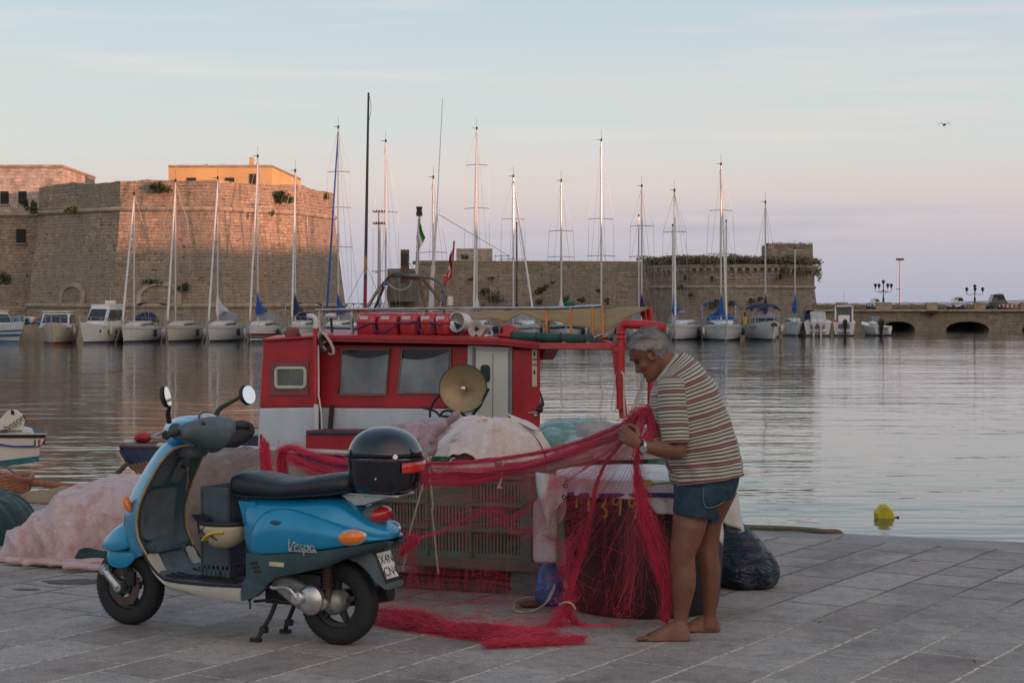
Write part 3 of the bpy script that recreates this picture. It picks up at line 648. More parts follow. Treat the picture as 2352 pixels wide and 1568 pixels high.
t = thing('striped_barrier', 'red and white road barrier behind the railing at the right end of the bridge', 'road barrier', P(2330, 712, Yb + 2))
MB().box((0, 0, .45), (3.2, .05, .35)).build('board', mat('barrier_white', (.6, .55, .55), .5), t)
for i in range(7): MB().box((-1.4 + i * .46, -.035, .45), (.2, .02, .33)).build('stripe', mat('barrier_red', (.4, .05, .05), .5), t)
for s in (-1, 1): MB().box((s * 1.3, 0, .1), (.06, .3, .75)).build('leg', m_iron, t)
t = thing('breakwater', 'long pale breakwater wall beyond the bridge', 'wall', (90, 400, ZW))
MB().box((0, 0, .2), (160, 6, 2.6)).build('wall', mat('grey_breakwater', (.17, .16, .16), .9, var=.2, sc=.5), t)
mb = MB(); pts = []
for i in range(61):
    x = 380 + i * 45; h_ = (28 if i > 3 else 5) * (.55 + .45 * math.sin(i * .11 + .4)) * min(1, i / 25 + .05) + 2 * noise.noise(Vector((i * .3, 0, 0))); pts.append((x + 480, h_))
mb.loft([[Vector((x, 3900, -6)), Vector((x, 3900, ZW + max(1, h_))), Vector((x, 5200, -6))] for x, h_ in pts])
tag(mb.build('far_hills', mat('far_hill', (.16, .24, .38), 1, bump=0)), 'low blue far shore on the horizon at the right', 'hills', kind='structure')
# footbridge seen between bastion and curtain wall
t = thing('left_bridge', 'distant pale bridge deck with blue railing just right of the big bastion', 'bridge', P(835, 715, 210))
zz = P(0, 697, 210).z - P(835, 715, 210).z
MB().box((0, 0, -.6), (12, 4, 1.4)).build('deck', m_trim, t); mb = MB()
mb.tube([(-6, -2, zz), (6, -2, zz)], .05, 5)
for i in range(13): mb.tube([(-6 + i, -2, 0), (-6 + i, -2, zz)], .04, 4); mb.tube([(-6 + i, -2, 0), (-5 + i, -2, zz)], .025, 4); mb.tube([(-6 + i, -2, zz), (-5 + i, -2, 0)], .025, 4)
mb.build('railing', mat('blue_rail', (.05, .09, .2), .5), t)
# town that shades the quay (behind and right of the camera)
def town(x, y, sx_, sy_, h_, label):
    t = thing('harbour_house', label, 'building', (x, y, 0)); MB().box((0, 0, h_ / 2 - 2), (sx_, sy_, h_ + 4)).build('wall', m_ochre, t)
    mb = MB()
    for k in range(int(h_ / 3.2)):
        for j in range(int(sy_ / 3)): mb.box((-sx_ / 2 - .03, -sy_ / 2 + 2 + j * 3, 1.8 + k * 3.1), (.1, 1, 1.5))
    mb.build('window_rows', m_glassb, t)
random.seed(12)
for i, (y, h_) in enumerate([(-150, 22), (-118, 21), (-86, 20), (-54, 19.5), (-22, 18), (10, 16.5), (42, 15.6), (67, 14.2), (90, 13.6), (112, 15.5), (136, 18), (164, 18), (194, 18)]):
    town(98 + (y - 60) * .10, y, 14, [32, 32, 32, 32, 32, 32, 32, 20, 25, 20, 28, 29, 32][i] + .0, h_, 'harbour front house outside the view, block %s' % 'abcdefghijklmn'[i])
# left far quay wall with junk
t = thing('left_mole', 'low pale concrete mole at the far left with gear heaped on it', 'quay', (-38, 146, ZW))
x0, x1 = P(-40, 0, 137).x, P(100, 0, 137).x; zq = P(0, 746, 137).z
MB().box(((x0 + x1) / 2 + 38, -7, (zq - ZW) / 2 - .5), (x1 - x0, 4, zq - ZW + 1)).build('wall', m_trim, t, bevel=.04)
MB().box((1, 3.6, (zq - ZW) / 2 - .3), (46, 7, zq - ZW)).build('walkway', m_trim, t)
random.seed(4)
cols = [(.05, .2, .3), (.4, .4, .38), (.03, .05, .06), (.05, .08, .05), (.3, .12, .08), (.08, .2, .35), (.02, .03, .04), (.5, .5, .5)]
mb_ = [MB() for _ in cols]
for i in range(70):
    x = U(10, 132); k = random.randrange(len(cols)); h_ = (1 - abs(x - 60) / 80) * 18
    q = P(x, 746 - U(0, max(2, h_)), 137.4 + U(0, 1.5)); s_ = U(.12, .34); q.z = max(q.z, zq + s_ * .5)
    mb_[k].ball(q, (s_ * U(.7, 1.6), s_, s_ * U(.5, 1)), 7, 4)
for k, mb in enumerate(mb_):
    tag(mb.build('fishing_gear_heap', mat('gear_%d' % k, cols[k], .8, bump=.3), smooth=30), ['teal', 'pale grey', 'black', 'olive', 'rust red', 'blue', 'dark', 'white'][k] + ' sacks and nets in the gear heap on the far left mole', 'gear heap', 'gear heap on the left mole', 'stuff')
# ------------------------------------------------------------ scooter
SL = Vector((-.8566, 8.942, 0)); SA = math.atan2(.4329, -.9017)
sct = thing('scooter', 'bright blue motor scooter with black top box parked on its stand on the quay', 'scooter', SL, SA)
m_bl = mat('scooter_blue', (.002, .23, .43), .28, .2, var=.10, sc=3, bump=.03, coat=.5, dirt=((.015, .12, .24, 1), .68))
m_gpl = mat('scooter_grey_plastic', (.085, .11, .125), .55, var=.3, sc=9, bump=.2, dirt=((.13, .155, .17, 1), .60))
m_gpd = mat('scooter_teal_plastic', (.035, .075, .09), .5, var=.25, sc=7, bump=.15, dirt=((.06, .085, .09, 1), .64))
m_sill = mat('scooter_sill', (.42, .41, .35), .5, var=.12, sc=7, bump=.1, dirt=((.22, .09, .03, 1), .66))
m_gold = mat('worn_gold_trim', (.36, .22, .08), .45, .3, var=.3, sc=30)
m_seat = mat('seat_vinyl', (.012, .014, .02), .42, var=.3, sc=8, bump=.12, bs=300)
m_gloss = mat('top_box_black', (.006, .008, .014), .12, var=.3, bump=.0, coat=.6)
m_tyre = mat('tyre_rubber', (.014, .014, .016), .75, var=.3, sc=20, bump=.3, bs=120)
m_rim = mat('dark_rim', (.05, .055, .06), .5, .5, var=.3, sc=20, dirt=((.07, .05, .04, 1), .55))
m_amber = mat('amber_lens', (.75, .17, .01), .15, var=.2, sc=60, bump=.3, bs=400, coat=.6)
m_redl = mat('red_lens', (.45, .005, .012), .12, var=.2, sc=60, bump=.2, bs=400, coat=.7)
g = NT('mirror_glass'); g.b.inputs['Metallic'].default_value = 1; g.b.inputs['Roughness'].default_value = .03; g.b.inputs['Base Color'].default_value = (.9, .9, .9, 1); m_mirror = g.m
def V3(u, v, z): return Vector((u, v, z))
def wheel(u, R, name, w_=.052):
    t = [];
    prof = [(R - .085, -w_ * .8), (R - .05, -w_ * 1.05), (R - .02, -w_ * .95), (R - .004, -w_ * .55), (R, 0), (R - .004, w_ * .55), (R - .02, w_ * .95), (R - .05, w_ * 1.05), (R - .085, w_ * .8)]
    ty = MB().lathe(prof, (u, 0, R), Vector((0, 1, 0)), 56).build(name, m_tyre, sct, smooth=60)
    mb = MB()
    for k in range(56):
        a = 2 * math.pi * k / 56; 
        for s in (-1, 1):
            pts = [V3(u + math.cos(a + .06 * q) * (R + .0015 - .012 * abs(q - 1) * (q > 0)), s * w_ * (.12 + .42 * q), R + math.sin(a + .06 * q) * (R + .0015 - .004 * q)) for q in (0, .7, 1.5)]
            mb.tube(pts, .0014, 4)
    mb.build('tread', m_black, ty)
    mb = MB().lathe([(R - .084, -w_ * .82), (R - .088, -w_ * .55), (R - .105, -w_ * .4), (R - .108, w_ * .4), (R - .088, w_ * .55), (R - .084, w_ * .82)], (u, 0, R), Vector((0, 1, 0)), 40)
    for k in range(5):
        a = 2 * math.pi * k / 5 + .4; d = V3(math.cos(a), 0, math.sin(a))
        mb.tube([V3(u, .012, R) + d * .03, V3(u, .02, R) + d * (R - .1)], [.028, .020], 6, flat=.6)
    mb.lathe([(.0, -.05), (.04, -.05), (.045, .0), (.04, .05), (0, .05)], (u, 0, R), Vector((0, 1, 0)), 20)
    mb.build('rim', m_rim, ty); return ty
wheel(0, .211, 'rear_wheel'); wheel(1.282, .206, 'front_wheel', .047)
# leg shield
near = [(.985, .955), (.992, .93), (.985, .90), (.978, .873), (1.01, .796), (1.048, .719), (1.077, .642), (1.088, .566), (1.080, .492), (1.060, .446), (1.035, .405)]
near = [(.80, .972), (.87, .96), (.915, .931), (.961, .873), (1.007, .796), (1.048, .719), (1.077, .642), (1.088, .566), (1.078, .492), (1.055, .446), (1.030, .405)]
front = [(.96, 1.0), (1.04, .965), (1.085, .92), (1.15, .83), (1.205, .745), (1.25, .67), (1.277, .60), (1.29, .53), (1.275, .46), (1.245, .40), (1.20, .35)]
hwid = [.10, .135, .16, .18, .192, .20, .205, .207, .207, .205, .20]
rings = []
for (a, b), (c, d), h_ in zip(near, front, hwid):
    rings.append([V3(a + (c - a) * (1 - abs(t) ** 2.2), h_ * t, b + (d - b) * (1 - abs(t) ** 2.2)) for t in [q / 10 for q in range(-10, 11)]])
rings = [[rings[0][0].lerp(rings[0][-1], i / 20) + V3(0, 0, -.001) for i in range(21)]] + rings
o = MB().loft(rings, (False, False), closed=False).build('leg_shield', m_bl, sct, smooth=80); m = o.modifiers.new('s', 'SOLIDIFY'); m.thickness = .006; mod_sub(o, 1)
rings = []
for (a, b), (c, d), h_ in zip(near, front, hwid):
    c2 = a + min(c - a, .035); d2 = b + (d - b) * .2
    rings.append([V3(a - .004 + (c2 - a) * (1 - abs(t) ** 2.6), (h_ - .006) * t, b + (d2 - b) * (1 - abs(t) ** 2.6)) for t in [q / 10 for q in range(-10, 11)]])
o = MB().loft(rings, (False, False), closed=False).build('inner_shield', m_gpd, sct, smooth=80); m = o.modifiers.new('s', 'SOLIDIFY'); m.thickness = .006
for s in (-1, 1):
    MB().tube(cat_rom([V3(a - .004, s * (h_ + .002), b) for (a, b), h_ in zip(near, hwid)], 4), .0065, 8).build('trim', m_gold, sct)
# glove box door and its raised panels on the inner shield
def ishield(t, r):
    r = max(0, min(len(near) - 1.001, r)); i = int(r); f = r - i; L = lambda q: (q[i][0] * (1 - f) + q[i + 1][0] * f, q[i][1] * (1 - f) + q[i + 1][1] * f)
    a, b = L(near); c, d = L(front); h_ = hwid[i] * (1 - f) + hwid[i + 1] * f; c2 = a + min(c - a, .035); d2 = b + (d - b) * .2
    return V3(a - .004 + (c2 - a) * (1 - abs(t) ** 2.6), (h_ - .006) * t, b + (d2 - b) * (1 - abs(t) ** 2.6))
def ipanel(t0, t1, r0, r1, th, name, mt_, p=5, par=None):
    tc2, rc = (t0 + t1) / 2, (r0 + r1) / 2; rings = []
    for k in range(7):
        s_ = [1.0, 1.0, .99, .96, .6, .3, .02][k]; hh = [-.002, th * .6, th * .9, th, th * 1.05, th * 1.08, th * 1.08][k]; ring = []
        for j in range(32):
            a = 2 * math.pi * j / 32; ca, sa = math.cos(a), math.sin(a)
            q = ishield(tc2 + (t1 - t0) / 2 * s_ * math.copysign(abs(ca) ** (2 / p), ca), rc + (r1 - r0) / 2 * s_ * math.copysign(abs(sa) ** (2 / p), sa)); ring.append(q + V3(-hh, 0, hh * .3))
        rings.append(ring)
    return MB().loft(rings, (False, True)).build(name, mt_, par or sct, smooth=50)
ipanel(.12, .86, 1.2, 4.6, .012, 'glovebox_door', m_gpl)
ipanel(-.62, .84, 4.8, 8.6, .014, 'glovebox_lid', m_gpl)
gb = ipanel(-.68, .9, 8.5, 10.2, .045, 'knee_panel', m_gpd, 3)
kp = ipanel(-.55, -.12, 2.5, 4.6, .02, 'lock_housing', m_gpl, 3)
MB().lathe([(0, 0), (.016, 0), (.018, -.012), (.012, -.016), (0, -.016)], ishield(-.33, 3.4) + V3(-.02, 0, .008), Vector((1, 0, -.2)), 14).build('ignition_lock', m_black, kp)
mb = MB()
for i in range(4): mb.tube([ishield(-.33, 3.4) + V3(-.045, -.004 * i, .0), ishield(-.33, 3.4) + V3(-.05 + .003 * i, .004 * (i - 2), -.085 - .012 * i)], .0045, 6, flat=.5)
mb.build('key_bunch', mat('brass_keys', (.30, .2, .12), .4, .7, sc=50), kp)
# floor, tunnel, sill
fl = [(1.035, .405), (.985, .338), (.93, .300), (.86, .288), (.65, .284), (.44, .286)]
o = MB().loft([[V3(a, -.2, b), V3(a, -.1, b + .004), V3(a, 0, b + .006), V3(a, .1, b + .004), V3(a, .2, b), V3(a, .2, b - .02), V3(a, -.2, b - .02)] for a, b in cat_rom([V3(a, 0, b) for a, b in fl], 4) for a, b in [(a, b)]] if False else
    [[V3(q.x, y, q.z + dz) for y, dz in ((-.2, 0), (-.1, .004), (0, .006), (.1, .004), (.2, 0), (.2, -.02), (-.2, -.02))] for q in cat_rom([V3(a, 0, b) for a, b in fl], 4)], (True, True)).build('floorboard', m_gpl, sct, smooth=40)
for s in (-1, 1):
    for k, y in enumerate((.07, .12, .165)):
        MB().tube([V3(.93, s * y, .307), V3(.87, s * y, .297), V3(.5, s * y, .293)], .007, 6, flat=.6).build('floor_strip', m_black, sct)
    top = cat_rom([V3(a, 0, b) for a, b in [(1.042, .409), (.99, .345), (.93, .297), (.87, .279), (.65, .274), (.445, .280)]], 4)
    bot = cat_rom([V3(a, 0, b) for a, b in [(1.015, .385), (.965, .305), (.915, .258), (.86, .236), (.645, .215), (.45, .208)]], 4)
    o = MB().loft([[V3(p.x, s * .197, p.z), V3(p.x, s * .209, p.z), V3(p.x * .5 + q.x * .5, s * .216, (p.z + q.z) / 2), V3(q.x, s * .200, q.z), V3(q.x, s * .12, q.z + .004), V3(q.x, s * .12, q.z + .02)] for p, q in zip(top, bot)], (True, True)).build('sill', m_sill, sct, smooth=60)
    MB().tube([p + V3(0, s * .21, 0.004) for p in top], .007, 6).build('sill_edge', m_black, sct)
# main body
bd = [(.50, .70, .60, .10), (.475, .715, .47, .15), (.44, .72, .38, .175), (.38, .722, .37, .19), (.25, .722, .40, .198), (.1, .732, .42, .2), (-.02, .742, .45, .192), (-.09, .722, .475, .172), (-.16, .675, .50, .145), (-.23, .625, .52, .115), (-.29, .60, .535, .085), (-.325, .575, .545, .05)]
def arch_ring(u, zt_, zb_, h_, n=22, p=3.2):
    c = (zt_ + zb_) / 2; e = (zt_ - zb_) / 2; r = []
    for j in range(n):
        a = 2 * math.pi * j / n; ca, sa = math.cos(a), math.sin(a)
        r.append(V3(u, h_ * math.copysign(abs(ca) ** (2 / p), ca), c + e * math.copysign(abs(sa) ** (2 / p), sa)))
    return r
o = MB().loft([arch_ring(*q) for q in bd], (True, True)).build('rear_body', m_bl, sct, smooth=80); mod_sub(o, 1)
ap = [(.50, .70), (.475, .62), (.455, .52), (.435, .44), (.405, .36), (.42, .30)]
MB().loft([[V3(a, -.15, b), V3(a + .02, -.08, b), V3(a + .025, 0, b), V3(a + .02, .08, b), V3(a, .15, b), V3(a - .1, .15, b), V3(a - .1, -.15, b)] for a, b in ap], (True, True)).build('seat_apron', m_bl, sct, smooth=60)
cw_0 = [(.405, .50, .47, .19), (.395, .57, .452, .207), (.37, .625, .447, .222), (.32, .668, .45, .232), (.25, .688, .457, .238), (.16, .688, .467, .240), (.05, .668, .482, .237), (-.06, .64, .497, .228), (-.16, .612, .512, .212), (-.26, .585, .527, .178), (-.34, .565, .537, .13), (-.385, .555, .545, .08)]
cw_ = [(u if u > 0 else u * .84, a, b, c) for u, a, b, c in cw_0]
for s in (-1, 1):
    rings = []
    for u, zt_, zb_, h_ in cw_:
        rings.append([V3(u, s * y, z_) for y, z_ in [(h_ - .10, zt_), (h_ - .030, zt_ - .004), (h_ - .012, zt_ - (zt_ - zb_) * .18), (h_, zt_ - (zt_ - zb_) * .45), (h_ - .002, zt_ - (zt_ - zb_) * .75), (h_ - .008, zb_ + .006), (h_ - .02, zb_), (h_ - .10, zb_)]])
    o = MB().loft(rings, (True, True)).build('side_cowl', m_bl, sct, smooth=80); mod_sub(o, 2)
    if s == 1:
        MB().ball(V3(.225, .2395, .617), (.028, .003, .012), 12, 6).build('dent_mark', mat('dent_dark_blue', (.02, .085, .13), .6, bump=.2), o)  # small dark rough blue oval on the near cowl
    tp = [(.42, .452), (.3, .452), (.1, .474), (-.05, .493), (-.14, .506), (-.26, .524), (-.375, .541)]
    bt_ = [(.43, .20), (.36, .25), (.26, .340), (.10, .372), (-.05, .41), (-.16, .452), (-.375, .515)]
    bt_ = [(.42, .205), (.34, .272), (.24, .343), (.10, .374), (-.05, .41), (-.16, .452), (-.375, .515)]
    tp = [(a if a > 0 else a * .86, b) for a, b in tp]; bt_ = [(a if a > 0 else a * .86, b) for a, b in bt_]
    hw = [.2, .214, .222, .216, .206, .17, .085]
    MB().loft([[V3(a, s * h_, b), V3((a + c) / 2, s * (h_ + .003), (b + d) / 2), V3(c, s * (h_ - .016), d), V3(c, s * (h_ - .06), d + .01), V3(a, s * (h_ - .06), b - .01)] for (a, b), (c, d), h_ in zip(tp, bt_, hw)], (True, True)).build('lower_panel', m_gpd, sct, smooth=50)
    MB().prism([V3(a, s * .203, b) for a, b in [(.445, .295), (.40, .35), (.36, .34), (.30, .29), (.37, .235), (.44, .212)]], (0, -s * .04, 0)).build('corner_panel', m_gpd, sct)
    for k in range(3): MB().tube([V3(.385 - .012 * k, s * .2145, .405 - k * .020), V3(.345 - .014 * k, s * .2165, .408 - k * .020)], .006, 6, flat=.8).build('vent_slot', m_black, sct)
    MB().box((.225, s * .2235, .41), (.085, .006, .022)).build('side_reflector', mat('pale_reflector', (.55, .5, .33), .3), sct, bevel=.003)
    am = MB().ball(V3(-.185, s * .192, .562), (.068, .026, .036), 16, 10, Matrix.Rotation(s * .30, 3, 'Z') @ Matrix.Rotation(.12, 3, 'Y')).build('turn_signal', m_amber, sct)
    MB().ball(V3(-.185, s * .187, .562), (.074, .026, .042), 16, 10, Matrix.Rotation(s * .30, 3, 'Z') @ Matrix.Rotation(.12, 3, 'Y')).build('bezel', mat('silver_bezel', (.4, .45, .5), .35, .6), am)
    MB().ball(V3(1.165, s * .178, .655), (.02, .022, .045), 12, 8, Matrix.Rotation(.4, 3, 'Y')).build('front_indicator', m_amber, sct)
# badge script on the cowl
bz = MB(); k = .052
strokes = [[(0, 1.5), (.05, .1), (.12, -.05), (.55, 1.0), (.62, .9)], [(.62, .4), (.95, .55), (.9, .8), (.7, .7), (.65, .2), (.9, 0), (1.2, .2)], [(1.5, .7), (1.3, .75), (1.25, .5), (1.5, .25), (1.3, 0), (1.1, .1)], [(1.7, .75), (1.6, -.6)], [(1.68, .5), (1.9, .75), (2.1, .5), (1.95, .05), (1.7, .1)], [(2.6, .65), (2.35, .7), (2.25, .3), (2.4, .02), (2.65, .3), (2.7, .7), (2.7, .1), (2.95, .1)], [(0, -.1), (3.0, -.1)]]
for st_ in strokes: bz.tube(cat_rom([V3(.145 - a * k, .2385 - max(0, (.145 - (.145 - a * k)) - .02) * .075, .487 + b * k * .72) for a, b in st_], 4), .0042, 6)
bz.build('badge', m_chrome, sct)
# seat
st_ = [(.615, .800, .755, .04), (.60, .822, .728, .085), (.565, .836, .712, .115), (.50, .842, .706, .135), (.42, .836, .706, .148), (.33, .818, .708, .155), (.25, .812, .71, .16), (.15, .826, .72, .162), (.05, .848, .73, .16), (-.05, .860, .742, .15), (-.12, .858, .755, .13), (-.135, .84, .77, .10)]
o = MB().loft([arch_ring(u, a, b, h_, 22, 2.8) for u, a, b, h_ in st_], (True, True)).build('seat', m_seat, sct, smooth=80); mod_sub(o, 1)
MB().tube([V3(u, h_ + .001, b + .018) for u, a, b, h_ in st_[1:-1]], .004, 6).build('seat_piping', m_black, sct)
# rack and top box
mb = MB(); mb.box((-.20, 0, .757), (.36, .17, .014)); mb.prism([V3(-.03, .05, .748), V3(-.33, .05, .752), V3(-.17, .05, .70), V3(-.11, .05, .695)], (0, -.1, 0)); mb.build('luggage_rack', m_chrome, sct, bevel=.004)
def selev(z_, u0, u1, h_, n=40, p=2.35):
    c = (u0 + u1) / 2; e = (u0 - u1) / 2; r = []
    for j in range(n):
        a = 2 * math.pi * j / n; ca, sa = math.cos(a), math.sin(a)
        r.append(V3(c + e * math.copysign(abs(ca) ** (2 / p), ca), h_ * math.copysign(abs(sa) ** (2 / p), sa), z_))
    return r
TBK = lambda L: [(z_, -.26 + (a + .245) * .745, -.26 + (b + .245) * .745, h_ * .82) for z_, a, b, h_ in L]
lo = TBK([(.766, -.09, -.38, .12), (.772, -.06, -.42, .16), (.79, -.03, -.455, .19), (.83, -.012, -.475, .20), (.90, -.005, -.485, .206), (.925, -.002, -.488, .207)])
up_ = TBK([(.934, -.0, -.492, .21), (.955, -.002, -.488, .207), (.985, -.012, -.475, .203), (1.02, -.035, -.45, .185), (1.05, -.07, -.41, .155), (1.072, -.12, -.36, .11), (1.084, -.17, -.31, .06), (1.087, -.22, -.26, .02)])
tb = MB().loft([selev(*q) for q in lo], (True, True)).build('top_box', m_gloss, sct, smooth=70)
o = MB().loft([selev(*q) for q in up_], (True, True)).build('lid', m_gloss, tb, smooth=70); mod_sub(o, 1)
MB().loft([selev(*q) for q in TBK([(.922, .002, -.493, .211), (.930, .004, -.495, .213), (.937, .002, -.493, .211)])], (False, False)).build('seam', mat('seam_blue_black', (.01, .013, .03), .3, bump=0), tb)
rr = [selev(*TBK([(z_, 0.003, -.493, .213)])[0]) for z_ in (.872, .88, .90, .922)]
idx = [j for j in range(40) if rr[2][j].x < -.405]
mb = MB(); q_ = [[rr[k][j] * 1 + V3(-.004, (.004 if rr[k][j].y > 0 else -.004), 0) for j in idx] for k in range(4)]
mb.loft(q_, (False, False), closed=False); o = mb.build('rear_reflector', mat('red_reflector', (.50, .02, .012), .15, sc=80, coat=.5), tb); mod_solid(o, .006)
MB().lathe([(0, 0), (.011, 0), (.012, .004), (0, .005)], (-.405, .156, .955), Vector((-.35, 1, .2)), 14).build('lock_button', m_chrome, tb)
MB().lathe([(0, 0), (.006, 0), (0, .004)], (-.30, .166, .845), Vector((0, 1, 0)), 10).build('rivet', m_chrome, tb)
# tail
mb = MB().ball(V3(-.195, 0, .648), (.075, .082, .052), 18, 10, Matrix.Rotation(.5, 3, 'Y')); mb.build('tail_light_base', m_gpl, sct)
MB().ball(V3(-.232, 0, .652), (.062, .078, .044), 18, 10, Matrix.Rotation(.35, 3, 'Y')).build('tail_light', m_redl, sct)
mb = MB().loft([[V3(u, -h_, b), V3(u, -h_ * .8, a), V3(u, h_ * .8, a), V3(u, h_, b)] for u, a, b, h_ in [(-.02, .46, .43, .07), (-.13, .50, .44, .085), (-.20, .49, .40, .085), (-.25, .45, .34, .08), (-.30, .36, .30, .075)]], (True, True)); mb.build('rear_mudguard', m_gpl, sct, smooth=50)
pl_ = [V3(-.235, -.075, .475), V3(-.235, .075, .475), V3(-.30, .075, .325), V3(-.30, -.075, .325)]
pn = (pl_[1] - pl_[0]).cross(pl_[3] - pl_[0]).normalized(); pn = -pn if pn.x > 0 else pn
hd = MB().prism([q + pn * .004 for q in pl_], pn * .006).build('plate_holder', m_black, sct, bevel=.003)
ins = [pl_[0].lerp(pl_[2], .05), pl_[1].lerp(pl_[3], .05), pl_[2].lerp(pl_[0], .13), pl_[3].lerp(pl_[1], .13)]
pt = MB().prism([q + pn * .011 for q in ins], pn * .003).build('number_plate', mat('plate_white', (.62, .64, .62), .4, bump=0), hd)
xa = Vector((0, -1, 0)); ya = (pl_[0] - pl_[3]).normalized(); 
def platetxt(tx, sz, f, nm='plate_lettering'):
    o_ = pl_[0].lerp(pl_[3], f); o_.y = 0; o_ += pn * .0145
    Mx = Matrix((xa, ya, pn)).transposed().to_4x4(); Mx.translation = o_
    return text_mesh(tx, sz, m_black, nm, pt, Mx @ Matrix.Scale(1.0, 4), .0006)
platetxt('X4N', .064, .29); platetxt('CN4', .064, .67)
MB().box((-.31, 0, .315), (.02, .15, .03)).build('plate_light', m_gpl, sct, bevel=.004)
# engine side
mb = MB(); cs = [(.335, .318), (.285, .345), (.20, .335), (.12, .300), (.03, .262), (-.01, .225), (.005, .19), (.07, .165), (.14, .172), (.20, .20), (.30, .27)]
mb.prism([V3(a, .085, b) for a, b in cs], (0, .05, 0)); mb.build('engine_case', m_cast, sct, bevel=.012)
mb = MB().lathe([(.068, 0), (.075, .02), (.072, .045), (.055, .06), (.03, .066), (0, .067)], (.085, .10, .232), Vector((0, 1, 0)), 32, (True, False)); mb.build('variator_cover', m_chrome, sct)
mb = MB().lathe([(.035, 0), (.035, .03), (.028, .038), (0, .04)], (.135, .155, .245), Vector((0, 1, 0)), 20); mb.build('starter_boss', m_chrome, sct)
MB().tube(cat_rom([V3(.135, .19, .25), V3(.16, .20, .285), V3(.20, .20, .295), V3(.25, .2, .288), V3(.275, .2, .292)], 4), [.009] * 17, 8).build('kick_starter', m_chrome, sct)
mb = MB().lathe([(.06, -.02), (.062, .05), (.045, .075), (.022, .085), (0, .085)], (0, .02, .215), Vector((0, 1, 0)), 28); mb.build('rear_hub', m_cast, sct)
mb = MB(); mb.tube([V3(.0, .10, .22), V3(.012, .105, .40)], .016, 10); 
for i in range(9): z_ = .29 + i * .013; mb.tube([V3(.005 + .025 * math.cos(a), .105 + .025 * math.sin(a), z_ + .013 * a / 6.28) for a in [q * .52 for q in range(13)]], .0045, 5)
mb.build('shock_absorber', mat('oily_spring', (.07, .05, .035), .5, .3), sct)
mb = MB(); mb.box((.30, .0, .24), (.16, .18, .10)); mb.box((.20, 0, .30), (.3, .2, .10)); mb.tube([V3(.42, .13, .2), V3(.30, .13, .22), V3(.2, .1, .2)], .008, 6); mb.tube([V3(.405, .19, .225), V3(.395, .20, .175)], .006, 6); mb.build('engine_block', m_iron, sct, bevel=.01)
MB().tube([V3(.25, -.12, .2), V3(.1, -.15, .2), V3(-.05, -.16, .22), V3(-.2, -.16, .25)], [.02, .045, .05, .045], 12).build('exhaust', m_iron, sct)
for s in (-1, 1):
    mb = MB(); mb.tube(cat_rom([V3(.31, s * .09, .22), V3(.335, s * .10, .14), V3(.385, s * .115, .05), V3(.40, s * .13, .012)], 4), [.012] * 13, 8); mb.box((.405, s * .135, .010), (.055, .03, .018)); mb.box((.37, s * .115, .06), (.035, .03, .03)); mb.build('stand_leg', m_iron, sct)
# headset
hs_ = [(0, .70, 1.055, .92, 1.112), (.04, .70, 1.05, .93, 1.11), (.08, .71, 1.02, .95, 1.105), (.12, .725, .97, .97, 1.098), (.16, .74, .93, .99, 1.095), (.195, .755, .895, 1.0, 1.085), (.22, .77, .87, 1.005, 1.075), (.232, .785, .84, 1.015, 1.062)]
def hring(v, u0, u1, z0, z1_, n=20):
    r = []
    for j in range(n):
        a = 2 * math.pi * j / n; ca, sa = math.cos(a), math.sin(a)
        u = (u0 + u1) / 2 + (u1 - u0) / 2 * math.copysign(abs(ca) ** .8, ca); z_ = (z0 + z1_) / 2 + (z1_ - z0) / 2 * math.copysign(abs(sa) ** .8, sa)
        z_ -= .16 * max(0, u - .95) + .10 * max(0, .80 - u) * 1.5 if z_ > (z0 + z1_) / 2 else 0
        r.append(V3(u, v, z_))
    return r
full = [hring(-a[0], *a[1:]) for a in hs_[:0:-1]] + [hring(*a) for a in hs_]
hb_ = MB().loft(full, (True, True)).build('headset', m_bl, sct, smooth=80); mod_sub(hb_, 1)
def shr(a): v, u0, u1, z0, z1_ = a; return (v, u0 - .006, min(u1, (u0 * .60 + u1 * .40)), z0 - .004, z1_ + .002)
fr = [hring(-a[0], *shr(a)[1:]) for a in hs_[:0:-1]] + [hring(*shr(a)) for a in hs_]
o = MB().loft(fr, (True, True)).build('dash', mat('dash_grey', (.06, .088, .10), .5, var=.25, sc=8, bump=.15), sct, smooth=80); mod_sub(o, 1)
MB().loft([arch_ring(0, 0, 0, 0) if False else [V3(u + e * math.cos(j * .3927), h_ * math.sin(j * .3927), z_) for j in range(16)] for u, z_, e, h_ in [(.90, .90, .085, .07), (.885, .94, .10, .085), (.87, .985, .11, .10)]], (True, True)).build('steering_neck', m_gpl, sct)
mb = MB(); rt = Matrix.Rotation(-.80, 3, 'Y'); mb.ball(V3(.772, 0, 1.082), (.060, .088, .018), 24, 8, rt); dg = mb.build('instrument_glass', mat('instrument_face', (.42, .33, .31), .1, var=.45, sc=16, bump=0, coat=1), sct)
MB().tube([V3(.772, 0, 1.083) + rt @ V3(.060 * math.cos(q * .2618), .088 * math.sin(q * .2618), .002) for q in range(24)], .006, 6, closed=True).build('bezel', m_gpd, dg)
mb = MB()
for k in range(2): mb.ball(V3(.738, .115, 1.045 + k * .032), (.012, .016, .012), 10, 6)
mb.build('switch_cluster', m_black, sct)
